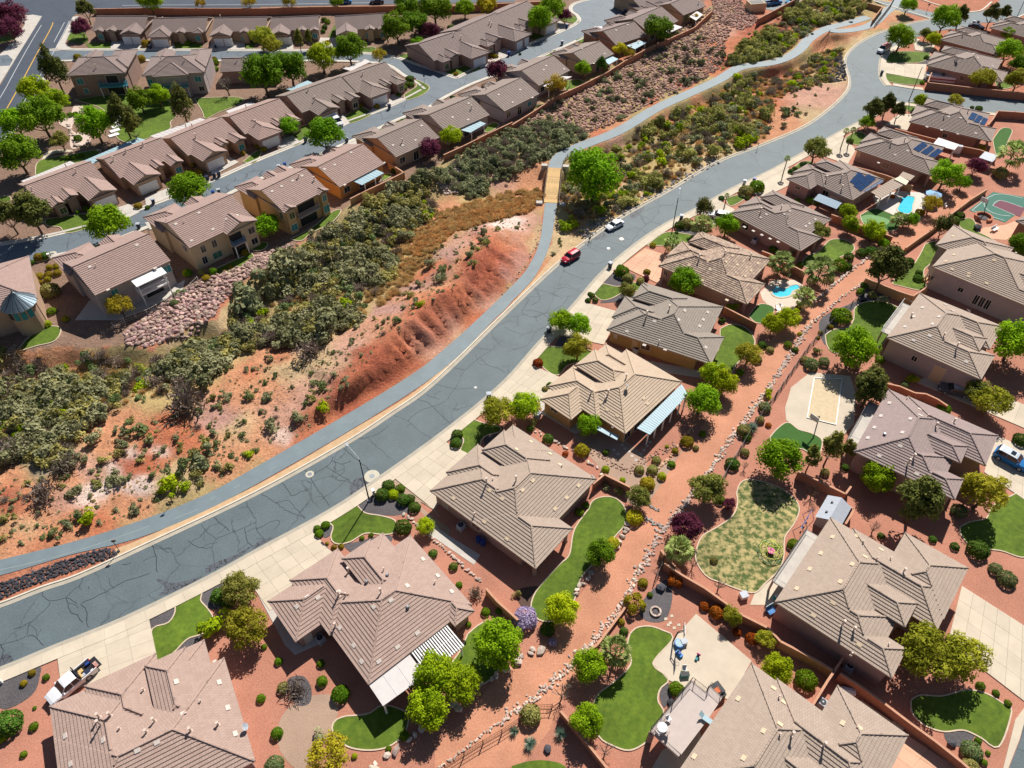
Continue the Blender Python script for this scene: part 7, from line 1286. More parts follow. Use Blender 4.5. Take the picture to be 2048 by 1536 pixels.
PW=paint('paint_white',(.75,.76,.78)); PR=paint('paint_red',(.42,.012,.03)); PB=paint('paint_blue',(.02,.16,.42)); PS=paint('paint_dark_grey',(.09,.095,.11)); PSV=paint('paint_silver',(.45,.47,.50)); PK=paint('paint_black',(.02,.02,.03))
car('pickup',186,1331,100,1404,'white pickup truck with a tool laden bed on the bottom left driveway','pickup truck',PW)
car('sedan',1244,443,1214,458,'white saloon car parked on the main road','car',PW,None,.93); car('suv',1155,506,1127,523,'red SUV parked on the main road','car',PR,None,.93)
car('suv',1990,902,2056,938,'blue off-road vehicle with a pale roof at the right edge','car',PB,mat('pale_roof',(.5,.55,.6),.4,.02),1.05); car('sedan',1942,788,1876,774,'dark saloon car with a silver bonnet beside the feathery tree','car',PS,PSV,1.05)
car('suv',1448,435,1428,431,'white vehicle half hidden behind the tree beside the driveway','car',PW); car('suv',1200,63,1182,62,'white SUV parked by the turning circle','car',PW); car('van',1774,96,1761,103,'white van with a red roof on the bend of the main road','van',PW,mat('red_roof',(.45,.10,.10),.5)); car('van',664,236,681,252,'white van parked behind the tallest street tree','van',PW)
car('sedan',765,3,742,4,'black car at the top edge of the road','car',PK); car('sedan',698,3,680,4,'small blue car at the top edge of the road','car',PB); car('pickup',1535,8,1560,4,'blue truck in the far car park','pickup truck',PB); car('sedan',1592,2,1575,5,'second blue vehicle in the far car park','car',paint('paint_teal',(.02,.22,.40))); car('sedan',1282,12,1292,9,'white car nose poking past a roof at the turning circle','car',PW)
car('sedan',1944,52,1962,56,'dark car parked in front of the top right houses','car',PK); car('sedan',1478,-4,1495,2,'black car at the corner of the far car park','car',PK) if 0 else None
# ------------------------------------------------------------ bins, lamps, signs
def bin_(u,v,label,m,lid,h=1.05):
    x,y=P(u,v,0); e=empty('wheelie_bin',(x,y,.13),random.uniform(0,3)); tag(e,label,'bin'); b=MB(); w0,w1=.27,.34
    b.face([(-w1,-w1,h),(w1,-w1,h),(w1,w1,h),(-w1,w1,h)]); q0=[(-w0,-w0,.06),(w0,-w0,.06),(w0,w0,.06),(-w0,w0,.06)]; q1=[(-w1,-w1,h),(w1,-w1,h),(w1,w1,h),(-w1,w1,h)]
    for i in range(4): b.face([q0[i],q0[(i+1)%4],q1[(i+1)%4],q1[i]])
    b.build('bin_body',m,e); b=MB(); b.box(-w1-.04,-w1-.04,h,w1+.04,w1+.06,h+.07); b.box(-w1*.7,-w1*.7,h+.07,w1*.7,w1*.7,h+.11); b.build('lid',lid,e); b=MB(); b.tube([(-w1,w1+.06,h-.05),(w1,w1+.06,h-.05)],.025,5); b.tube([(-.3,w0,.1),(.3,w0,.1)],.1,10); b.build('bin_wheels',M_dark,e)
BN=[(978,797,'dark bin with a pale lid by the lone front walk','n','l'),(1220,535,'dark bin with a pale lid beside the red hydrant','n','l'),(1098,665,'dark bin with a pale lid before the twin crowned tree','n','l'),(1362,440,'dark bin with a pale lid below the tall middle street lamp','n','l'),(1507,366,'dark blue bin above the paved island bed','b','b'),(1488,370,'pale box shaped bin left of the dark blue one','l','l'),(1762,150,'dark bin on the curve by the white driveway','n','n'),(306,129,'blue bin with white lid between the two upper left houses','n','l') if 0 else (302,98,'dark bin at the kerb behind the two upper houses','n','l'),(432,97,'second dark bin on the upper left kerb','n','l'),(308,408,'teal dark bin at the kerb beside the bright street tree','n','l'),(428,392,'blue bin on the left street by the light lidded one','b','b'),(439,388,'light lidded bin beside the blue one on the left street','n','l'),(279,457,'grey lidded bin in front of the lower street kerb','n','l'),(416,362,'leftmost of the three navy bins by the flower bed','n','n'),(430,356,'middle of the three navy bins by the flower bed','n','n'),(439,354,'rightmost of the three navy bins by the flower bed','n','n'),(571,336,'royal blue bin on the near kerb of the left street','b','b'),(559,340,'pale lidded bin beside the royal blue one','n','l'),(612,284,'dark bin under the small ash on the left street','n','n'),(694,285,'grey lidded bin right of the tallest street tree','n','l'),(779,218,'navy bin beside the red flowering shrub','n','n'),(834,226,'pale lidded bin on the near kerb past the junction','n','l'),(1018,112,'bright blue bin beside the white garage doors','b','b'),(1124,90,'dark bin in front of the row house right of the cypress','n','l'),(1134,56,'navy bin at the left kerb of the turning circle','b','l'),(1246,32,'dark bin at the right side of the turning circle','n','n'),(1250,26,'second bin at the right side of the turning circle','n','l'),(1946,50,'pale lidded bin beside the dark car at the top right','b','l'),(1954,50,'purple dark bin at the top right','n','n')]
for u,v,lab,a,c in BN: bin_(u,v,lab,{'n': M_navy,'b': M_blue,'l': M_lid}[a],{'n': M_navy,'b': M_blue,'l': M_lid}[c])
def lamp(u,v,h,au,av,label):
    x,y=P(u,v); e=empty('street_lamp',(x,y,0)); tag(e,label,'street lamp'); hx,hy=P(au,av,h+.6); ax,ay=hx-x,hy-y
    b=MB(); b.tube([(0,0,-.1),(0,0,h*.5),(0,0,h)],.11,10,0,.07); b.build('pole',M_dark,e); b=MB(); b.cyl(0,0,0,.25,.22,12); b.build('base_plate',M_lid,e)
    b=MB(); b.tube([(0,0,h-.05),(ax*.3,ay*.3,h+.3),(ax*.92,ay*.92,h+.6)],.05,8); b.build('arm',M_lid,e); L=math.hypot(ax,ay); dx,dy=ax/L,ay/L
    b=MB(); T=lambda p: (ax-dx*.4+dx*p[0]-dy*p[1],ay-dy*.4+dy*p[0]+dx*p[1],h+.58+p[2]); b.box(0,-.13,-.06,.65,.13,.08,0,T); o=b.build('lamp_head',M_lid,e); b=MB(); b.box(.1,-.1,-.1,.6,.1,-.061,0,T); b.build('lens',M_frame,o)
lamp(738.5,1002,9.6,693,889,'near street lamp with a long white curved arm over the main road'); lamp(1342,474,9.2,1360,377,'middle street lamp rising from the front lawn below the white saloon'); lamp(1818,201,8.5,1846,134,'far street lamp at the side street corner'); lamp(2030,42,8.5,2046,-8,'street lamp cut by the top right corner')
def sign(u,v,h,label,plate,size=.5,arm=None):
    x,y=P(u,v); z=float(HT(np.array([x]),np.array([y]))[0]) if v<1100 else 0; e=empty('sign_post',(x,y,max(z,-.04))); tag(e,label,'sign'); b=MB(); b.tube([(0,0,-.1),(0,0,h)],.045,6); b.build('post',M_bark if plate is None else M_metal,e)
    if plate: b=MB(); b.box(-size/2,-.02,h-size,size/2,.02,h); b.build('sign_plate',plate,e)
    else: b=MB(); b.box(-.32,-.03,h-.2,.32,.03,h+.2,0,lambda p: (p[0]*.8+.1,p[1]+p[0]*.2,p[2])); b.build('sign_board',M_bark,e)
sign(240,1103,2.6,'dark wooden trail post at the end of the black rocks',None); sign(346,1005,2.6,'dark wooden trail post left of the trail',None)
sign(849,167,2.4,'blue street sign on a thin post at the junction lawn',M_navy,.5); sign(1853,24,2.6,'blue street sign at the top cross road',M_navy,.6); sign(1514,300,1.8,'small sign post on the road bank by the upper main road',M_navy,.35)
def simple_box(name,label,cat,u,v,w,d,h,m,rz=0,z0=0,parts=()):
    x,y=P(u,v,z0); e=empty(name,(x,y,z0),rz); tag(e,label,cat); b=MB(); b.box(-w/2,-d/2,0,w/2,d/2,h); b.build('casing',m,e)
    for (nm,q,mm) in parts: b=MB(); b.box(*q); b.build(nm,mm,e)
    return e
def ac(u,v,label,z0=0,h=H['A3']):
    x,y=P(u,v,z0); e=empty('air_conditioner',(x,y,z0),h.ang); tag(e,label,'air conditioner'); b=MB(); b.box(-.45,-.45,.08,.45,.45,.85); b.build('casing',M_lid,e); b=MB(); b.cyl(0,0,.85,.9,.36,18); b.cyl(0,0,.9,.92,.1,10,1); b.build('fan_grille',[M_dark,M_metal],e); b=MB(); b.box(-.55,-.55,0,.55,.55,.08); b.build('pad',M_conc2,e)
    for k in range(5): b=MB(); b.box(-.46,-.38+k*.17,.15,-.451,-.3+k*.17,.8); b.build('louvre',M_dark,e)
for u,v,lab in ((922,1056,'air conditioner on the shaded slab beside the tan house'),(1272,703,'air conditioner below the mustard wall'),(1508,485,'air conditioner beside the brown roofed house with pale vents'),(1642,1409,'air conditioner in the courtyard of the deck house'),(1696,1337,'air conditioner beside the taupe house near the wall corner'),(642,1281,'air conditioner in the shaded notch of the slatted patio house'),(1075,832,'air conditioner beside the blue patio house')): ac(u,v,lab)
for u,v,lab in ((957,1078,'left of two round blue barrels in the shade of the tan house'),(966,1084,'right of two round blue barrels in the shade of the tan house')):
    x,y=P(u,v,.5); b=MB(); b.cyl(0,0,0,.85,.38,16); b.cyl(0,0,.85,.95,.34,16); b.tube([(0,0,.3),(0,0,.36)],.395,16); o=b.build('blue_barrel',M_blue,None,(x,y,0)); tag(o,lab,'barrel')
b=MB(); b.cyl(0,0,0,.55,.13,10); b.cyl(0,0,.55,.72,.1,10); b.tube([(-.2,0,.42),(.2,0,.42)],.07,8); b.cyl(0,0,0,.08,.2,10); x,y=P(1228,545); o=b.build('fire_hydrant',mat('hydrant_red',(.45,.03,.03),.4,0),None,(x,y,0)); tag(o,'red fire hydrant beside the bin at the speckled roof driveway','hydrant')
for u,v,m,lab in ((4,1366,M_white,'white mailbox pedestal with a small red panel at the left edge'),(748,990,M_white,'white pedestal beside the hedge at the near lamp'),(101,518,M_white,'white pedestal at the lower left street corner'),(262,112,M_white,'white pedestal by the upper left house')):
    x,y=P(u,v); e=empty('mailbox',(x,y,0),.5); tag(e,lab,'mailbox'); b=MB(); b.box(-.15,-.15,0,.15,.15,1.0); b.build('pedestal',m,e); b=MB(); b.box(-.22,-.3,1.0,.22,.3,1.3); b.build('box',m,e); b=MB(); b.box(-.18,-.305,1.03,.18,-.301,1.26); b.build('door',mat('red_lens',(.35,.01,.01)) if u<10 else M_metal,e)
# ------------------------------------------------------------ patio covers
def cover(label,px,z,m,posts=(),ribs=0,tilt=0,slats=None,attach=None):
    W_=[P(u,v,z) for u,v in px]; ox,oy=W_[0]; e=empty('patio_cover',(ox,oy,0)); tag(e,label,'patio cover'); q=[(p[0]-ox,p[1]-oy) for p in W_]
    if slats is None:
        b=MB(); b.prism(q,z-.12,z); b.build('panel',m,e)
        if ribs:
            b=MB()
            for i in range(1,ribs): t=i/ribs; a=[q[0][k]+(q[1][k]-q[0][k])*t for k in (0,1)]; c=[q[3][k]+(q[2][k]-q[3][k])*t for k in (0,1)]; b.tube([(*a,z+.01),(*c,z+.01)],.03,4)
            o=b.build('rib',m,e); o['kind']='stuff'
    else:
        for i in range(slats):
            t0,t1=i/slats,(i+.5)/slats; b=MB(); f=lambda s,t: tuple((q[0][k]*(1-s)+q[1][k]*s)*(1-t)+(q[3][k]*(1-s)+q[2][k]*s)*t for k in (0,1)); b.prism([f(t0,-.02),f(t1,-.02),f(t1,1.05),f(t0,1.05)],z-.02,z+.1); b.build('slat',m,e)
        for t in (.03,.5,.97):
            b=MB(); a=[q[0][k]*(1-t)+q[3][k]*t for k in (0,1)]; c=[q[1][k]*(1-t)+q[2][k]*t for k in (0,1)]; b.tube([(*a,z-.1),(*c,z-.1)],.09,4); b.build('beam',m,e)
    for (u,v) in posts:
        x,y=P(u,v,z-.1); b=MB(); b.box(x-ox-.1,y-oy-.1,-.05,x-ox+.1,y-oy+.1,z-.12); b.build('post',M_white,e)
    return e
M_lb=mat('pale_blue_roofing',(.33,.46,.51),.55,.06,.8); M_wp=mat('white_roofing',(.58,.54,.52),.55,.05,1)
cover('long pale blue patio cover on the sand roofed house',[(1363,768),(1274,856),(1300,869),(1376,789)],2.75,M_lb,[(1297,866),(1312,853),(1328,838),(1344,822),(1360,807),(1371,797)],26)
cover('small pale blue window awning beside the leafy tree',[(1194,850),(1238,872),(1234,880),(1192,858)],2.2,M_lb)
cover('solid white half of the patio cover at the pinkish tan house',[(818,1307),(737,1369),(766,1412),(851,1351)],2.9,M_wp,[(768,1408),(845,1354)],3)
cover('slatted white half of the patio cover',[(892,1248),(820,1306),(852,1349),(927,1290)],2.85,M_white,[(922,1292),(880,1325)],0,0,17)
cover('white patio cover of the house with the orange side wall',[(748,337),(706,362),(724,370),(768,346)],2.9,M_lb,[(729,367),(750,357),(763,348)],8)
cover('white patio cover right of the plum tree',[(956,241),(922,260),(941,265),(972,247)],2.8,M_lb,[(943,264),(968,250)],6)
cover('white patio cover behind the yellow tree',[(1118,152),(1080,169),(1096,176),(1144,153)],2.8,M_wp,[(1098,175),(1140,154)],6); cover('white patio cover beside the dark cypress',[(1221,111),(1206,119),(1218,129),(1237,118)],2.8,M_lb,[(1220,128),(1234,119)]); cover('pale patio cover left of the round tree',[(1280,81),(1253,91),(1270,98),(1294,85)],2.8,M_lb,[(1271,97),(1290,87)],6); cover('cream patio cover right of the round tree',[(1346,48),(1320,60),(1338,66),(1365,54)],2.8,M_wp,[(1340,65),(1362,55)]); cover('cream patio cover on the last row house',[(1394,22),(1379,33),(1392,41),(1406,29)],2.8,M_wp,[(1392,40)])
cover('long white awning behind the first row house',[(42,362),(140,322),(154,328),(56,368)],2.6,M_wp,[(48,365)],14); cover('pale blue awning behind the second row house',[(166,322),(276,275),(292,280),(184,328)],2.6,M_lb,[(170,324)],14); cover('white awning behind the third row house',[(300,272),(400,236),(414,240),(318,278)],2.6,M_wp,[(305,274)],12)
cover('white awning between the third and fourth row houses',[(452,222),(500,204),(512,208),(462,230)],2.6,M_wp); cover('teal awning behind the fifth row house',[(572,178),(615,161),(628,166),(586,182)],2.6,M_lb); cover('white awning behind the open garage house',[(686,137),(730,118),(742,123),(702,142)],2.6,M_wp); cover('pale blue awning of the upper junction house',[(845,86),(866,80),(872,84),(852,92)],2.6,M_lb); cover('pale awning behind the two door garage house',[(910,54),(944,40),(954,43),(922,57)],2.6,M_lb); cover('salmon awning near the top by the turning circle',[(988,32),(1014,22),(1024,26),(1000,36)],2.6,mat('salmon_roofing',(.60,.42,.32),.6,.05))
cover('white canopy between the two upper solar houses',[(1866,288),(1877,275),(1919,289),(1909,300)],2.7,M_wp,[(1870,287),(1908,298)]); cover('large brown patio cover beside the light blue pool',[(1742,384),(1786,357),(1810,368),(1762,396)],2.8,mat('taupe_roofing',(.36,.28,.22),.8,.06),[(1762,394),(1782,384),(1800,373)],10); cover('cream curved awning at the pool house',[(1788,358),(1800,352),(1818,362),(1812,370)],3.0,mat('cream_roofing',(.62,.54,.38),.6,.05)); cover('brown flat porch beside the cream awning',[(1798,352),(1806,343),(1830,352),(1820,361)],2.9,mat('taupe_roofing',(.36,.28,.22)))
cover('pale grey canopy beside the far purple tree',[(1958,315),(1970,303),(1999,311),(1985,324)],2.3,M_lid,[(1962,315),(1985,322)]); cover('brown pergola at the corner of the lower lawn',[(1856,535),(1868,528),(1872,548),(1862,560)],2.6,M_bark,[(1860,540)],0,0,8)
x,y=P(1655,407,1.5); e=empty('sun_canopy',(x,y,0),H['A8'].ang+.1); tag(e,'blue grey garden canopy with a ridged roof below the solar pool house','canopy'); b=MB(); b.face([(-2.6,-1.5,2.0),(2.6,-1.5,2.0),(2.6,.4,2.5),(-2.6,.4,2.5)]); b.face([(-2.6,.4,2.5),(2.6,.4,2.5),(2.6,1.5,2.0),(-2.6,1.5,2.0)]); b.build('canopy_roof',mat('blue_fabric',(.22,.32,.42),.6,.06,1),e)
b=MB(); [b.tube([(-2.6+k*.65,-1.5,2.02),(-2.6+k*.65,.4,2.52),(-2.6+k*.65,1.5,2.02)],.025,4) for k in range(9)]; b.build('canopy_ribs',M_lid,e)
for sx in (-2.5,2.5):
    for sy in (-1.4,1.4): b=MB(); b.tube([(sx,sy,0),(sx,sy,2.0)],.04,6); b.build('leg',M_lid,e)
# ------------------------------------------------------------ solar arrays
def solar(h,rows,label):
    for k,q in enumerate(rows):
        uc,vc=sum(p[0] for p in q[:4])/4,sum(p[1] for p in q[:4])/4; x,y,z=on_roof(h,uc,vc); n=rnormal(h,x,y); nx_,ny_=q[4],q[5]; e=empty('solar_array',(0,0,0)); e.parent=h.e; pts=[]
        for p in q[:4]:
            zz=z
            for _ in range(20): px_,py_=to_local(h,*P(p[0],p[1],zz)); zz=.5*zz+.5*(z+.18-(n.x*(px_-x)+n.y*(py_-y))/n.z)
            pts.append(Vector((px_,py_,zz)))
        f=lambda s,t: tuple((pts[0]*(1-s)+pts[1]*s)*(1-t)+(pts[3]*(1-s)+pts[2]*s)*t)
        for i in range(nx_):
            for j in range(ny_):
                s0,s1,t0,t1=i/nx_+.015,(i+1)/nx_-.015,j/ny_+.02,(j+1)/ny_-.02; b=MB(); b.face([f(s0,t0),f(s1,t0),f(s1,t1),f(s0,t1)]); dz=lambda p: (p[0],p[1],p[2]-.06)
                for a,c in (((s0,t0),(s1,t0)),((s1,t0),(s1,t1)),((s1,t1),(s0,t1)),((s0,t1),(s0,t0))): b.face([dz(f(*a)),dz(f(*c)),f(*c),f(*a)],1)
                b.build('solar_module',[MAT.get('solar_glass') or mat('solar_glass',(.012,.045,.13),.25,.12,2,spec=.5),M_lid],e)
solar(H['A8'],[((1699,363),(1717,343),(1730,352),(1712,370),2,2),((1706,371),(1738,347),(1753,357),(1722,383),3,2),((1722,383),(1755,354),(1768,363),(1733,383),3,2)],'')
solar(H['A9'],[((1826,297),(1846,283),(1856,290),(1838,304),2,2),((1841,304),(1862,290),(1870,297),(1854,310),2,2),((1856,311),(1876,296),(1887,302),(1870,315),2,2)],'')
solar(H['A10'],[((1936,237),(1944,224),(1956,228),(1948,241),2,1),((1947,243),(1957,229),(1967,233),(1958,246),2,1),((1959,248),(1967,234),(1977,238),(1970,250),2,1)],'')
for kk,px in (('C8',[(862,237),(890,227),(893,230),(866,240)]),): pass
# ------------------------------------------------------------ pools, courts, play things
def pool(label,px,rim):
    w=resample(wl_(smooth_px(px+px[:1],False,6)),.3); ox,oy=w[0]; e=empty('swimming_pool',(ox,oy,0)); tag(e,label,'pool'); q=[(p[0]-ox,p[1]-oy) for p in w]; a_=sum(q[j][0]*q[(j+1) % len(q)][1]-q[(j+1) % len(q)][0]*q[j][1] for j in range(len(q))); s_=-1 if a_>0 else 1
    b=MB(); b.prism(q,.0,.055); m=mat('pool_floor',(.03,.48,.68),.5,.12,1.2); b.build('water',mat('pool_water',(.04,.50,.70),.06,.14,1.2,.02,3,col2=(.09,.62,.78),spec=.6),e)
    A=offset_line(q+q[:1],.02*s_); B2=offset_line(q+q[:1],-.35*s_); b=MB()
    for i in range(len(A)-1): b.face([(*A[i],.11),(*A[i+1],.11),(*B2[i+1],.11),(*B2[i],.11)]); b.face([(*A[i+1],.11),(*A[i],.11),(*A[i],.0),(*A[i+1],.0)])
    b.build('coping',rim,e)
pool('light blue swimming pool with a narrow waist below the solar arrays',[(1800,395),(1812,391),(1828,393),(1832,400),(1828,411),(1827,421),(1820,429),(1802,427),(1792,419),(1796,408)],M_conc)
pool('kidney shaped deep blue swimming pool beside the palms',[(1541,580),(1551,571),(1568,576),(1580,570),(1593,568),(1601,572),(1601,579),(1588,584),(1582,593),(1562,597),(1549,594),(1542,588)],M_conc)
ct=[(1938,421),(1986,384),(2075,398),(2010,445)]; cw=wl_(ct); ox,oy=cw[0]; e=empty('sport_court',(ox,oy,0)); tag(e,'green sport court with a maroon key and white lines at the right edge','sport court'); q=[(p[0]-ox,p[1]-oy) for p in cw]
b=MB(); b.prism(q,-.05,.04); b.build('court_surface',mat('court_green',(.02,.13,.09),.7,.08,1),e); b=MB(); b.prism([(p[0]-ox,p[1]-oy) for p in wl_([(1985,411),(2001,401),(2050,416),(2040,434)])],0,.046); b.build('court_key',mat('court_maroon',(.13,.02,.045),.7,.08,1),e)
b=MB()
for l in ([(1985,411),(2001,401),(2045,415)],[(1985,411),(2030,431)],[(1944,421),(1990,389),(2045,396)],[(1944,421),(2008,441)],[(1971,399),(1968,410),(1978,422),(2000,430),(2020,432)]): ribbon(b,sm(l,4),.1,.052)
o=b.build('court_line',M_line,e); o.location=(-ox,-oy,0)
sc_=[(1628,757),(1684,758),(1671,850),(1614,836)]; cw=wl_(sc_); ox,oy=cw[0]; e=empty('sand_court',(ox,oy,0)); tag(e,'rectangular sand court with white boards on the pale concrete terrace','sand court'); q=[(p[0]-ox,p[1]-oy) for p in cw]; b=MB(); b.prism(q,0,.06); b.build('sand',mat('sand',(.58,.46,.30),.95,.1,1.5,.03,5),e)
for i in range(4): a,c=q[i],q[(i+1)%4]; b=MB(); b.tube([(*a,.1),(*c,.1)],.09,4); b.build('board',M_white,e)
def hoop(u,v,bx,by,label,m=M_dark,up=True):
    x,y=P(u,v); e=empty('basketball_hoop',(x,y,.07)); tag(e,label,'basketball hoop'); hx,hy=P(bx,by,3.1); ax,ay=hx-x,hy-y; L=math.hypot(ax,ay); dx,dy=ax/L,ay/L
    b=MB(); b.tube([(0,0,0),(ax*.25,ay*.25,2.6)],.09,8); b.build('pole',m,e); b=MB(); b.tube([(ax*.2,ay*.2,2.2),(ax*.9,ay*.9,2.9)],.05,6); b.tube([(ax*.25,ay*.25,2.6),(ax*.9,ay*.9,3.3)],.05,6); b.build('arm',m,e)
    T=lambda p: (ax+dx*p[0]-dy*p[1],ay+dy*p[0]+dx*p[1],p[2]); b=MB(); b.box(-.03,-.75,2.75,.03,.75,3.75,0,T); b.build('backboard',M_white,e); b=MB(); pts=[T((.28+.23*math.cos(k*math.pi/6),.23*math.sin(k*math.pi/6),3.0)) for k in range(13)]; b.tube(pts,.02,4); b.build('rim',mat('orange_metal',(.6,.12,.02),.5),e)
hoop(1346,1283,1368,1262,'black basketball hoop with a white backboard on the concrete slab'); hoop(1633,852,1628,838,'tan basketball hoop at the foot of the sand court',M_bark); hoop(1722+248,417,1968,402,'basketball hoop on the green sport court')
x,y=P(1540,1105,0); e=empty('climbing_dome',(x,y,.05)); tag(e,'yellow and green geodesic climbing dome on the dry lawn','climbing dome')
ring=lambda r,z,n,o_=0: [(r*math.cos(6.283*(k+o_)/n),r*math.sin(6.283*(k+o_)/n),z) for k in range(n)]
R0,R1,R2=ring(1.75,0,10),ring(1.55,.75,10,.5),ring(.95,1.3,5); tp=(0,0,1.55); gm=mat('green_tube',(.02,.25,.12),.5,0); ym=mat('yellow_tube',(.55,.6,.03),.5,0)
b=MB(); [b.tube([R0[k],R1[k]],.03,4) or b.tube([R0[(k+1)%10],R1[k]],.03,4) or b.tube([R0[k],R0[(k+1)%10]],.03,4) for k in range(10)]; b.build('lower_bars',gm,e)
b=MB(); [b.tube([R1[k],R1[(k+1)%10]],.03,4) for k in range(10)]; [b.tube([R2[k],R1[2*k]],.03,4) or b.tube([R2[k],R1[(2*k-1)%10]],.03,4) or b.tube([R2[k],R2[(k+1)%5]],.03,4) or b.tube([R2[k],tp],.03,4) for k in range(5)]; b.build('upper_bars',ym,e)
b=MB(); b.cyl(0,0,.4,.5,.5,16); b.build('pink_seat',mat('pink_plastic',(.6,.08,.25),.5),e)
x,y=P(1607,1050); e=empty('swing_set',(x,y,0),.9); tag(e,'small blue metal swing set in the gravel beside the shed','swing set'); b=MB(); b.tube([(-1.7,0,1.9),(1.7,0,1.9)],.05,6)
for s in (-1.7,1.7): b.tube([(s,0,1.9),(s-.1,.8,0)],.04,5); b.tube([(s,0,1.9),(s-.1,-.8,0)],.04,5)
b.build('frame',M_blue,e)
for s in (-.9,.1,1.0):
    b=MB(); b.box(s-.22,-.1,.5,s+.22,.1,.55); b.tube([(s-.2,0,.55),(s-.2,0,1.9)],.012,3); b.tube([(s+.2,0,.55),(s+.2,0,1.9)],.012,3); b.build('swing_seat',M_blue,e)
h2=H['B3']; x,y=P(1668,1022,2.2); e=empty('garden_shed',(x,y,0),R(-38)); tag(e,'grey garden shed with a pale gabled roof beside the dry lawn','shed'); b=MB(); b.box(-1.5,-2.1,0,1.5,2.1,2.0); 
for s in (-1,1): b.face([(-1.5,s*2.1,2.0),(1.5,s*2.1,2.0),(0,s*2.1,2.75)][::s])
b.build('shed_wall',stucco('shed_grey',(.40,.36,.36)),e); b=MB()
for s in (-1,1):
    for k in range(6): y0_,y1_=-2.3+k*.77,-2.3+(k+1)*.77-.01; b.face([(s*1.7,y0_,1.93),(s*1.7,y1_,1.93),(0,y1_,2.82),(0,y0_,2.82)][::s]); b.face([(s*1.7,y0_,1.85),(s*1.7,y1_,1.85),(s*1.7,y1_,1.93),(s*1.7,y0_,1.93)][::s])
b.build('shed_roof',M_lid,e); b=MB(); b.box(-1.52,-.5,0,-1.5,.5,1.8); b.build('shed_door',M_white,e)
for s in (-1.0,1.0): b=MB(); b.box(-.9,s-.12,2.3,-.6,s+.12,2.6); b.build('roof_fin',M_dark,e)
for u,v,w,lab in ((699,1480+0,0,''),): pass
dz=2.9; D=[(1300,1462),(1383,1362),(1412,1385),(1420,1372),(1445,1395),(1415,1440),(1358,1515)]; W_=[P(u,v,dz) for u,v in D]; ox,oy=W_[0]; e=empty('upper_deck',(ox,oy,0)); tag(e,'pale upper deck with a dark baluster railing on the big bottom house','deck'); q=[(p[0]-ox,p[1]-oy) for p in W_]
b=MB(); b.prism(q,dz-.3,dz); b.build('deck_floor',mat('deck_coating',(.50,.42,.38),.85,.06,1.5),e)
rl=[q[6],q[0],q[1],q[2],q[3],q[4]]; b=MB(); b.tube([(*p,dz+1.05) for p in rl],.04,5); b.build('top_rail',M_dark,e); b=MB(); b.tube([(*p,dz+.1) for p in rl],.03,4); b.build('bottom_rail',M_dark,e)
b=MB(); [b.tube([(*p,dz),(*p,dz+1.05)],.012,3,cap=False) for p in resample(rl,.16)]; o=b.build('balusters',M_dark,e); o['kind']='stuff'
for p in resample(rl,2.0): b=MB(); b.tube([(*p,dz-.1),(*p,dz+1.1)],.05,5); b.build('rail_post',M_dark,e)
for p in (q[0],q[1]): b=MB(); b.box(p[0]-.05,p[1]-.35,-.1,p[0]+.5,p[1]+.1,dz-.31); b.build('deck_column',M_cpink,e)
def chair(u,v,z,label,m,rz=0):
    x,y=P(u,v,z); e=empty('garden_chair',(x,y,z),rz); tag(e,label,'chair'); b=MB(); b.box(-.26,-.25,.4,.26,.25,.45); b.build('seat',m,e); b=MB(); b.box(-.26,.22,.45,.26,.28,.95); b.build('backrest',m,e)
    for sx in (-.22,.22):
        for sy in (-.2,.22): b=MB(); b.tube([(sx,sy,0),(sx,sy,.42)],.02,4); b.build('leg',m,e)
def round_table(u,v,z,label,m,r=.55):
    x,y=P(u,v,z); e=empty('round_table',(x,y,z)); tag(e,label,'table'); b=MB(); b.cyl(0,0,.7,.74,r,24); b.build('tabletop',m,e); b=MB(); b.cyl(0,0,0,.7,.05,8); b.cyl(0,0,0,.04,.25,12); b.build('pedestal',m,e)
round_table(1323,1459,dz,'white round table at the corner of the upper deck',M_white); chair(1336,1440,dz,'white chair above the round deck table',M_white,.5); chair(1316,1468,dz,'white chair left of the round deck table',M_white,2.2); chair(1331,1469,dz,'mauve cushioned chair right of the round deck table',M_cmauve,-2.2)
x,y=P(1412,1440,dz); e=empty('deck_lounger',(x,y,dz),.9); tag(e,'pale blue folding lounger by the eave on the upper deck','lounger'); b=MB(); b.box(-.3,-.9,.3,.3,.4,.36); b.build('seat',M_lb,e); b=MB(); b.face([(-.3,.4,.33),(.3,.4,.33),(.3,.9,.8),(-.3,.9,.8)]); b.build('backrest',M_lb,e)
for sx in (-.27,.27): b=MB(); b.tube([(sx,-.8,0),(sx,-.8,.33)],.02,4); b.tube([(sx,.3,0),(sx,.3,.33)],.02,4); b.build('leg',M_metal,e)
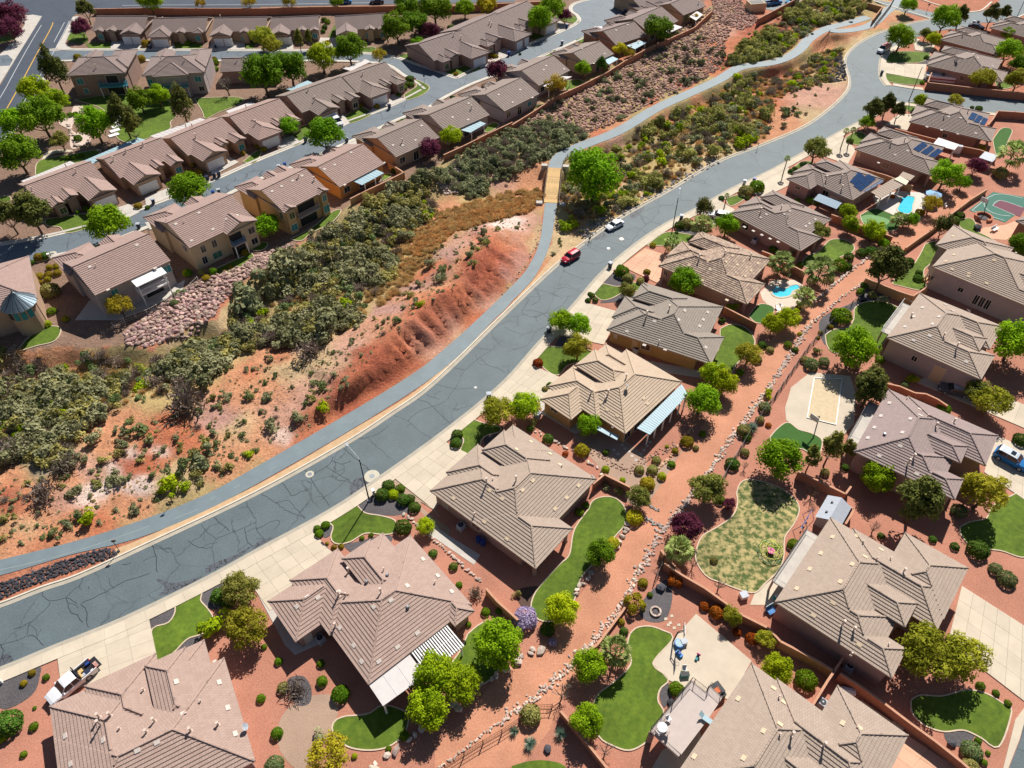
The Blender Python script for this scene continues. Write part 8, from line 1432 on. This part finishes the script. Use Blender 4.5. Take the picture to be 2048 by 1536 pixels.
for (U,lab,dh,kx) in (([(1556,1200),(1612,1105),(1618,1112),(1562,1208)],'narrow balcony strip on the upper side of the taupe house',2.6,'B2'),([(1706,890),(1727,826),(1738,832),(1716,898)],'railed balcony on the sand court side of the mauve brown house',2.8,'B3'),([(1770,676),(1806,624),(1812,630),(1778,682)],'white railed balcony facing the deep green lawn',2.8,'B4')):
    hh=H[kx]; x0=-1.6 if kx != 'B2' else-1.7; s=hh.sc; ee=empty('side_balcony',(0,0,0)); ee.parent=hh.e; y0,y1=3.5*s,13.5*s; b=MB(); b.box(x0,y0,dh-.2,.55,y1,dh); b.build('balcony_floor',M_conc2,ee); b=MB()
    for zz in (dh+.1,dh+1.0): b.tube([(.5,y0,zz),(x0,y0,zz),(x0,y1,zz),(.5,y1,zz)],.035,4)
    [b.tube([(x0,y0+k*(y1-y0)/50,dh),(x0,y0+k*(y1-y0)/50,dh+1)],.012,3,cap=False) for k in range(51)]; b.build('balcony_railing',M_white if kx=='B4' else M_dark,ee)
    for k in (y0+.1,y1-.3): b=MB(); b.box(x0,k,-.1,x0+.25,k+.25,dh-.21); b.build('balcony_column',M_cpink,ee)
x,y=P(1357,1290); e=empty('water_table',(x,y,.08)); tag(e,'round bright blue play water table on the concrete slab','play table'); b=MB(); b.cyl(0,0,.35,.5,.6,20,0,.55); b.build('basin',mat('bright_blue_plastic',(.02,.22,.6),.4,0),e); b=MB(); b.cyl(0,0,.5,.52,.48,20); b.build('water',M_lb,e)
for k in range(3): b=MB(); b.tube([(.35*math.cos(k*2.1),.35*math.sin(k*2.1),0),(.35*math.cos(k*2.1),.35*math.sin(k*2.1),.36)],.05,6); b.build('leg',M_blue,e)
simple_box('play_box','white plastic storage box beside the blue water table','box',1367,1286,.7,.6,.55,M_white,.3,.08,[('lid',(-.38,-.33,.55,.38,.33,.6),M_lid)])
simple_box('toy_car','dark blue ride-on toy below the water table','toy',1358,1309,.45,.9,.35,mat('bright_blue_plastic',(.02,.22,.6)),.6,.08,[('seat',(-.15,-.2,.35,.15,.15,.5),M_blue),('handle',(-.2,.25,.35,.2,.3,.6),M_navy)])
simple_box('toy_scooter','small teal and pink toy in the middle of the concrete slab','toy',1394,1316,.3,.8,.25,M_teal,-.6,.08,[('handle',(-.25,.3,.25,.25,.38,.6),mat('pink_plastic',(.6,.08,.25)))])
chair(1368,1340,.08,'white chair with a green towel above the deck railing',M_white,0); simple_box('green_bench','teal storage bench beside the white chair on the slab','bench',1369,1351,1.0,.5,.45,mat('bench_teal',(.02,.35,.30),.5),.1,.08,[('lid',(-.52,-.27,.45,.52,.27,.5),M_dark)])
simple_box('folded_trampoline','small play structure stairs beside the deck railing','stairs',1430,1385,1.4,1.4,1.2,M_dark,.5,.08,[('step',(-.7,-1.0,0,.7,-.7,.9),M_dark),('cushion',(-.5,-.5,1.2,.2,.1,1.3),mat('orange_metal',(.6,.12,.02)))])
for u,v,r,lab,m in ((1311,1224,.62,'small white stone fire ring in the gravel','M'),(1966,436,1.6,'large round brick fire pit wall beside the sport court','B')):
    x,y=P(u,v); e=empty('fire_ring',(x,y,0)); tag(e,lab,'fire pit'); n=14 if r<1 else 26
    for k in range(n):
        a=k*6.283/n
        if r>1 and 3.9<a<4.6: continue
        T=lambda p: ((r+p[0])*math.cos(a+p[1]/r),(r+p[0])*math.sin(a+p[1]/r),p[2]); b=MB(); w_=6.283*r/n/2-.01; b.box(-.1 if r<1 else-.2,-w_,0,.12 if r<1 else .2,w_,.28 if r<1 else .55,0,T); b.build('brick',M_rockw if r<1 else mat('fire_brick',(.42,.17,.10),.9,.15,3,objvar=.2),e)
    b=MB(); b.cyl(0,0,.02,.12,r*.55,14); b.build('ash_bed',M_blk,e)
for k,(u,v) in enumerate([(1331,1238),(1343,1232),(1340,1246),(1348,1256),(1357,1250),(1336,1250)]): sheet('stepping_stone',[(u-3,v-2),(u+3,v-3),(u+4,v+2),(u-2,v+3)],.04,M_conc)
for k,(u,v) in enumerate([(1244,890),(1250,897),(1258,903),(1264,912),(1272,920),(1282,908),(1288,900),(1294,892),(1300,884),(1228,900),(1236,908)]): sheet('stepping_stone',[(u-3,v-2),(u+3,v-2),(u+3,v+2),(u-3,v+2)],.03,M_conc2)
def umbrella(u,v,label,m,r=1.5,z=2.3):
    x,y=P(u,v,z); e=empty('parasol',(x,y,0)); tag(e,label,'parasol'); b=MB(); n=8
    for k in range(n): a,c=k*6.283/n,(k+1)*6.283/n; b.face([(0,0,z+.45),(r*math.cos(a),r*math.sin(a),z),(r*math.cos(c),r*math.sin(c),z)])
    b.build('canopy',m,e); b=MB(); b.cyl(0,0,0,z+.5,.03,6); b.cyl(0,0,0,.1,.3,12); b.build('pole',M_lid,e)
umbrella(1868,388,'blue and white parasol beside the light blue pool',mat('parasol_blue',(.22,.42,.68),.7,.1),1.7); umbrella(1578+0,648,'closed dark parasol by the small turf',M_dark,.35) if 0 else None
chair(1553,616,.05,'white chair at the edge of the kidney shaped pool deck',M_white,1); chair(1561,614,.05,'second white chair right of the first at the kidney pool',M_white,2); round_table(1556,624,.05,'small white table below the kidney shaped pool',M_white,.45)
chair(1890,415,.02,'white and black chair alone on the gravel alley',M_white,.4); chair(1960,398,.02,'white chair beside the sport court',M_white,1) if 0 else None
simple_box('trailer','white covered boat behind the side street wall','boat',1878,160,7.5,2.3,1.4,M_white,-.25,0,[('hull_stripe',(-3.8,-1.17,.5,3.8,-1.155,.8),mat('red_lens',(.35,.01,.01))),('windscreen',(.2,-.8,1.4,.8,.8,1.9),M_glass),('bow',(3.75,-.7,.3,4.8,.7,1.2),M_white)])
simple_box('utility_cart','pale camper frame behind the side street wall','trailer',1926,165,3.0,2.0,1.5,M_wp,-.2,0,[('awning',(-1.6,-1.2,1.5,1.6,1.2,1.6),M_white),('wheel_box',(-.4,-1.05,0,.4,-1.01,.6),M_dark)])
simple_box('water_tank','grey concrete utility enclosure above the red bank','enclosure',1510,20,5.2,4.0,2.4,M_ccream,.2,0,[('void_shade_slab',(-2.2,-1.6,2.4,2.2,1.6,2.42),M_dark),('parapet',(-2.6,-2.0,2.4,2.6,-1.75,2.6),M_ccream)])  # thin dark slab on the solid casing paints the shade of an open inside
simple_box('white_cabinet','white pool equipment cabinet beside the white canopy','cabinet',1912,306,1.6,.9,1.9,M_lid,-.3,0,[('door',(-.7,-.47,.1,.7,-.451,1.8),M_white)])
simple_box('white_planter','white storage box beside the dry lawn wall','box',1486,1194,.9,.8,.7,M_white,.3,0,[('lid',(-.5,-.45,.7,.5,.45,.76),M_lid)])
simple_box('garden_swing','wooden garden bench below the B row lawn pergola','bench',1850,560,1.6,.6,.45,M_wood,.9,0,[('backrest',(-.8,.25,.45,.8,.3,.95),M_wood)]).__setitem__('label','wooden bench by the brown pergola at the narrow curved lawn')
simple_box('paddle_board','stack of tan timber boards beside the courtyard wall','timber',1748,1428,3.6,.7,.35,mat('pale_timber',(.62,.48,.30),.8,.12,3),R(-41),0,[('top_board',(-1.5,-.2,.35,1.7,.1,.42),mat('pale_timber',(.62,.48,.30))),('loose_board',(1.9,-.3,0,3.2,.6,.2),mat('pale_timber',(.62,.48,.30)))])
simple_box('wheelbarrow','white folded chairs leaning in the courtyard of the deck house','chairs',1695,1384,1.6,.7,.5,M_white,-.2,0,[('frame',(-.9,-.1,.5,.6,.1,.75),M_lid)])
simple_box('hose_cart','green and white garden toys beside the taupe house wall','toys',1552,1196,.8,.5,.4,mat('bench_teal',(.02,.35,.30)),.4,0,[('toy_top',(-.2,-.2,.4,.4,.2,.6),M_white)])
x,y=P(1543,1218,.6); e=empty('blue_toy_bench',(x,y,0),.5); tag(e,'pale blue play furniture at the corner of the taupe house','play furniture'); b=MB(); b.box(-.6,-.5,.3,.6,.5,.42); b.build('seat',PB,e); b=MB(); b.box(-.6,.42,.42,.6,.5,1.0); b.build('backrest',M_lb,e)
x,y=P(1988,461); e=empty('porch_swing',(x,y,0),.6); tag(e,'white framed seat set beside the brick sided house','seat'); b=MB(); b.box(-.9,-.4,.4,.9,.4,.5); b.build('seat',M_white,e); b=MB(); b.box(-.9,.35,.5,.9,.42,1.0); b.build('backrest',M_white,e)
x,y=P(828,168); e=empty('flag_pole',(x,y,0)); tag(e,'tiny red and white flag on the junction lawn','flag'); b=MB(); b.cyl(0,0,0,1.6,.02,5); b.build('pole',M_lid,e); b=MB(); b.face([(0,0,1.6),(.7,.1,1.55),(.7,.1,1.15),(0,0,1.2)]); b.build('flag',mat('flag_pink',(.6,.2,.22),.8),e)
for k in range(5): sheet('park_steps',[(216+k*3,272-k*9),(236+k*2,266-k*9),(240+k*2,270-k*9),(220+k*3,276-k*9)],.2,M_white)
sheet('park_path',[(84,318),(92,305),(110,300),(140,300),(144,304),(112,306),(96,314),(84,330),(76,350),(70,350),(76,330)],.05,M_conc,True); sheet('park_path',[(118,246),(140,230),(150,210),(170,215),(165,225),(150,240),(145,262),(175,270),(180,282),(150,298),(140,290),(140,262)],.045,M_rockw,True)
# ------------------------------------------------------------ labels that single things out
def nearest_house(x,y):
    best=None
    for h in HOUSES:
        cx,cy=h.e.matrix_basis @ Vector((8*h.sc,7*h.sc,0)) if 0 else Vector((0,0,0)),0
        c,s=math.cos(h.ang),math.sin(h.ang); mx=h.o[0]+(8*c-7*s)*h.sc; my=h.o[1]+(8*s+7*c)*h.sc; d=math.hypot(mx-x,my-y)
        if best is None or d<best[0]: best=(d,h)
    return best[1]
groups={}
for it in ITEMS:
    w=inside(WASH,np.array([it[5]]),np.array([it[6]]))[0]
    anchor='the wash slope' if w else nearest_house(it[3],it[4]).nick; groups.setdefault((it[1],anchor),[]).append(it)
ORD=['leftmost','second from the left','third from the left','fourth from the left','fifth from the left','sixth from the left','seventh from the left','eighth from the left','ninth from the left','tenth from the left','eleventh from the left','twelfth from the left','thirteenth from the left','fourteenth from the left','fifteenth from the left','sixteenth from the left','seventeenth from the left','eighteenth from the left','nineteenth from the left','twentieth from the left']
for (desc,anchor),its in groups.items():
    its.sort(key=lambda t: t[5]); prep='on' if 'wash' in anchor else 'near'
    for k,it in enumerate(its):
        lab='%s %s %s' % (desc,prep,anchor) if len(its)==1 else ('%s %s %s %s' % (desc,'rightmost' if k==len(its)-1 else ORD[min(k,19)],prep,anchor))
        lab=lab.split(); lab=' '.join(lab[:16]); tag(it[0],lab,it[2],it[7])
for o in COL.objects:
    if o.type=='LIGHT': pass
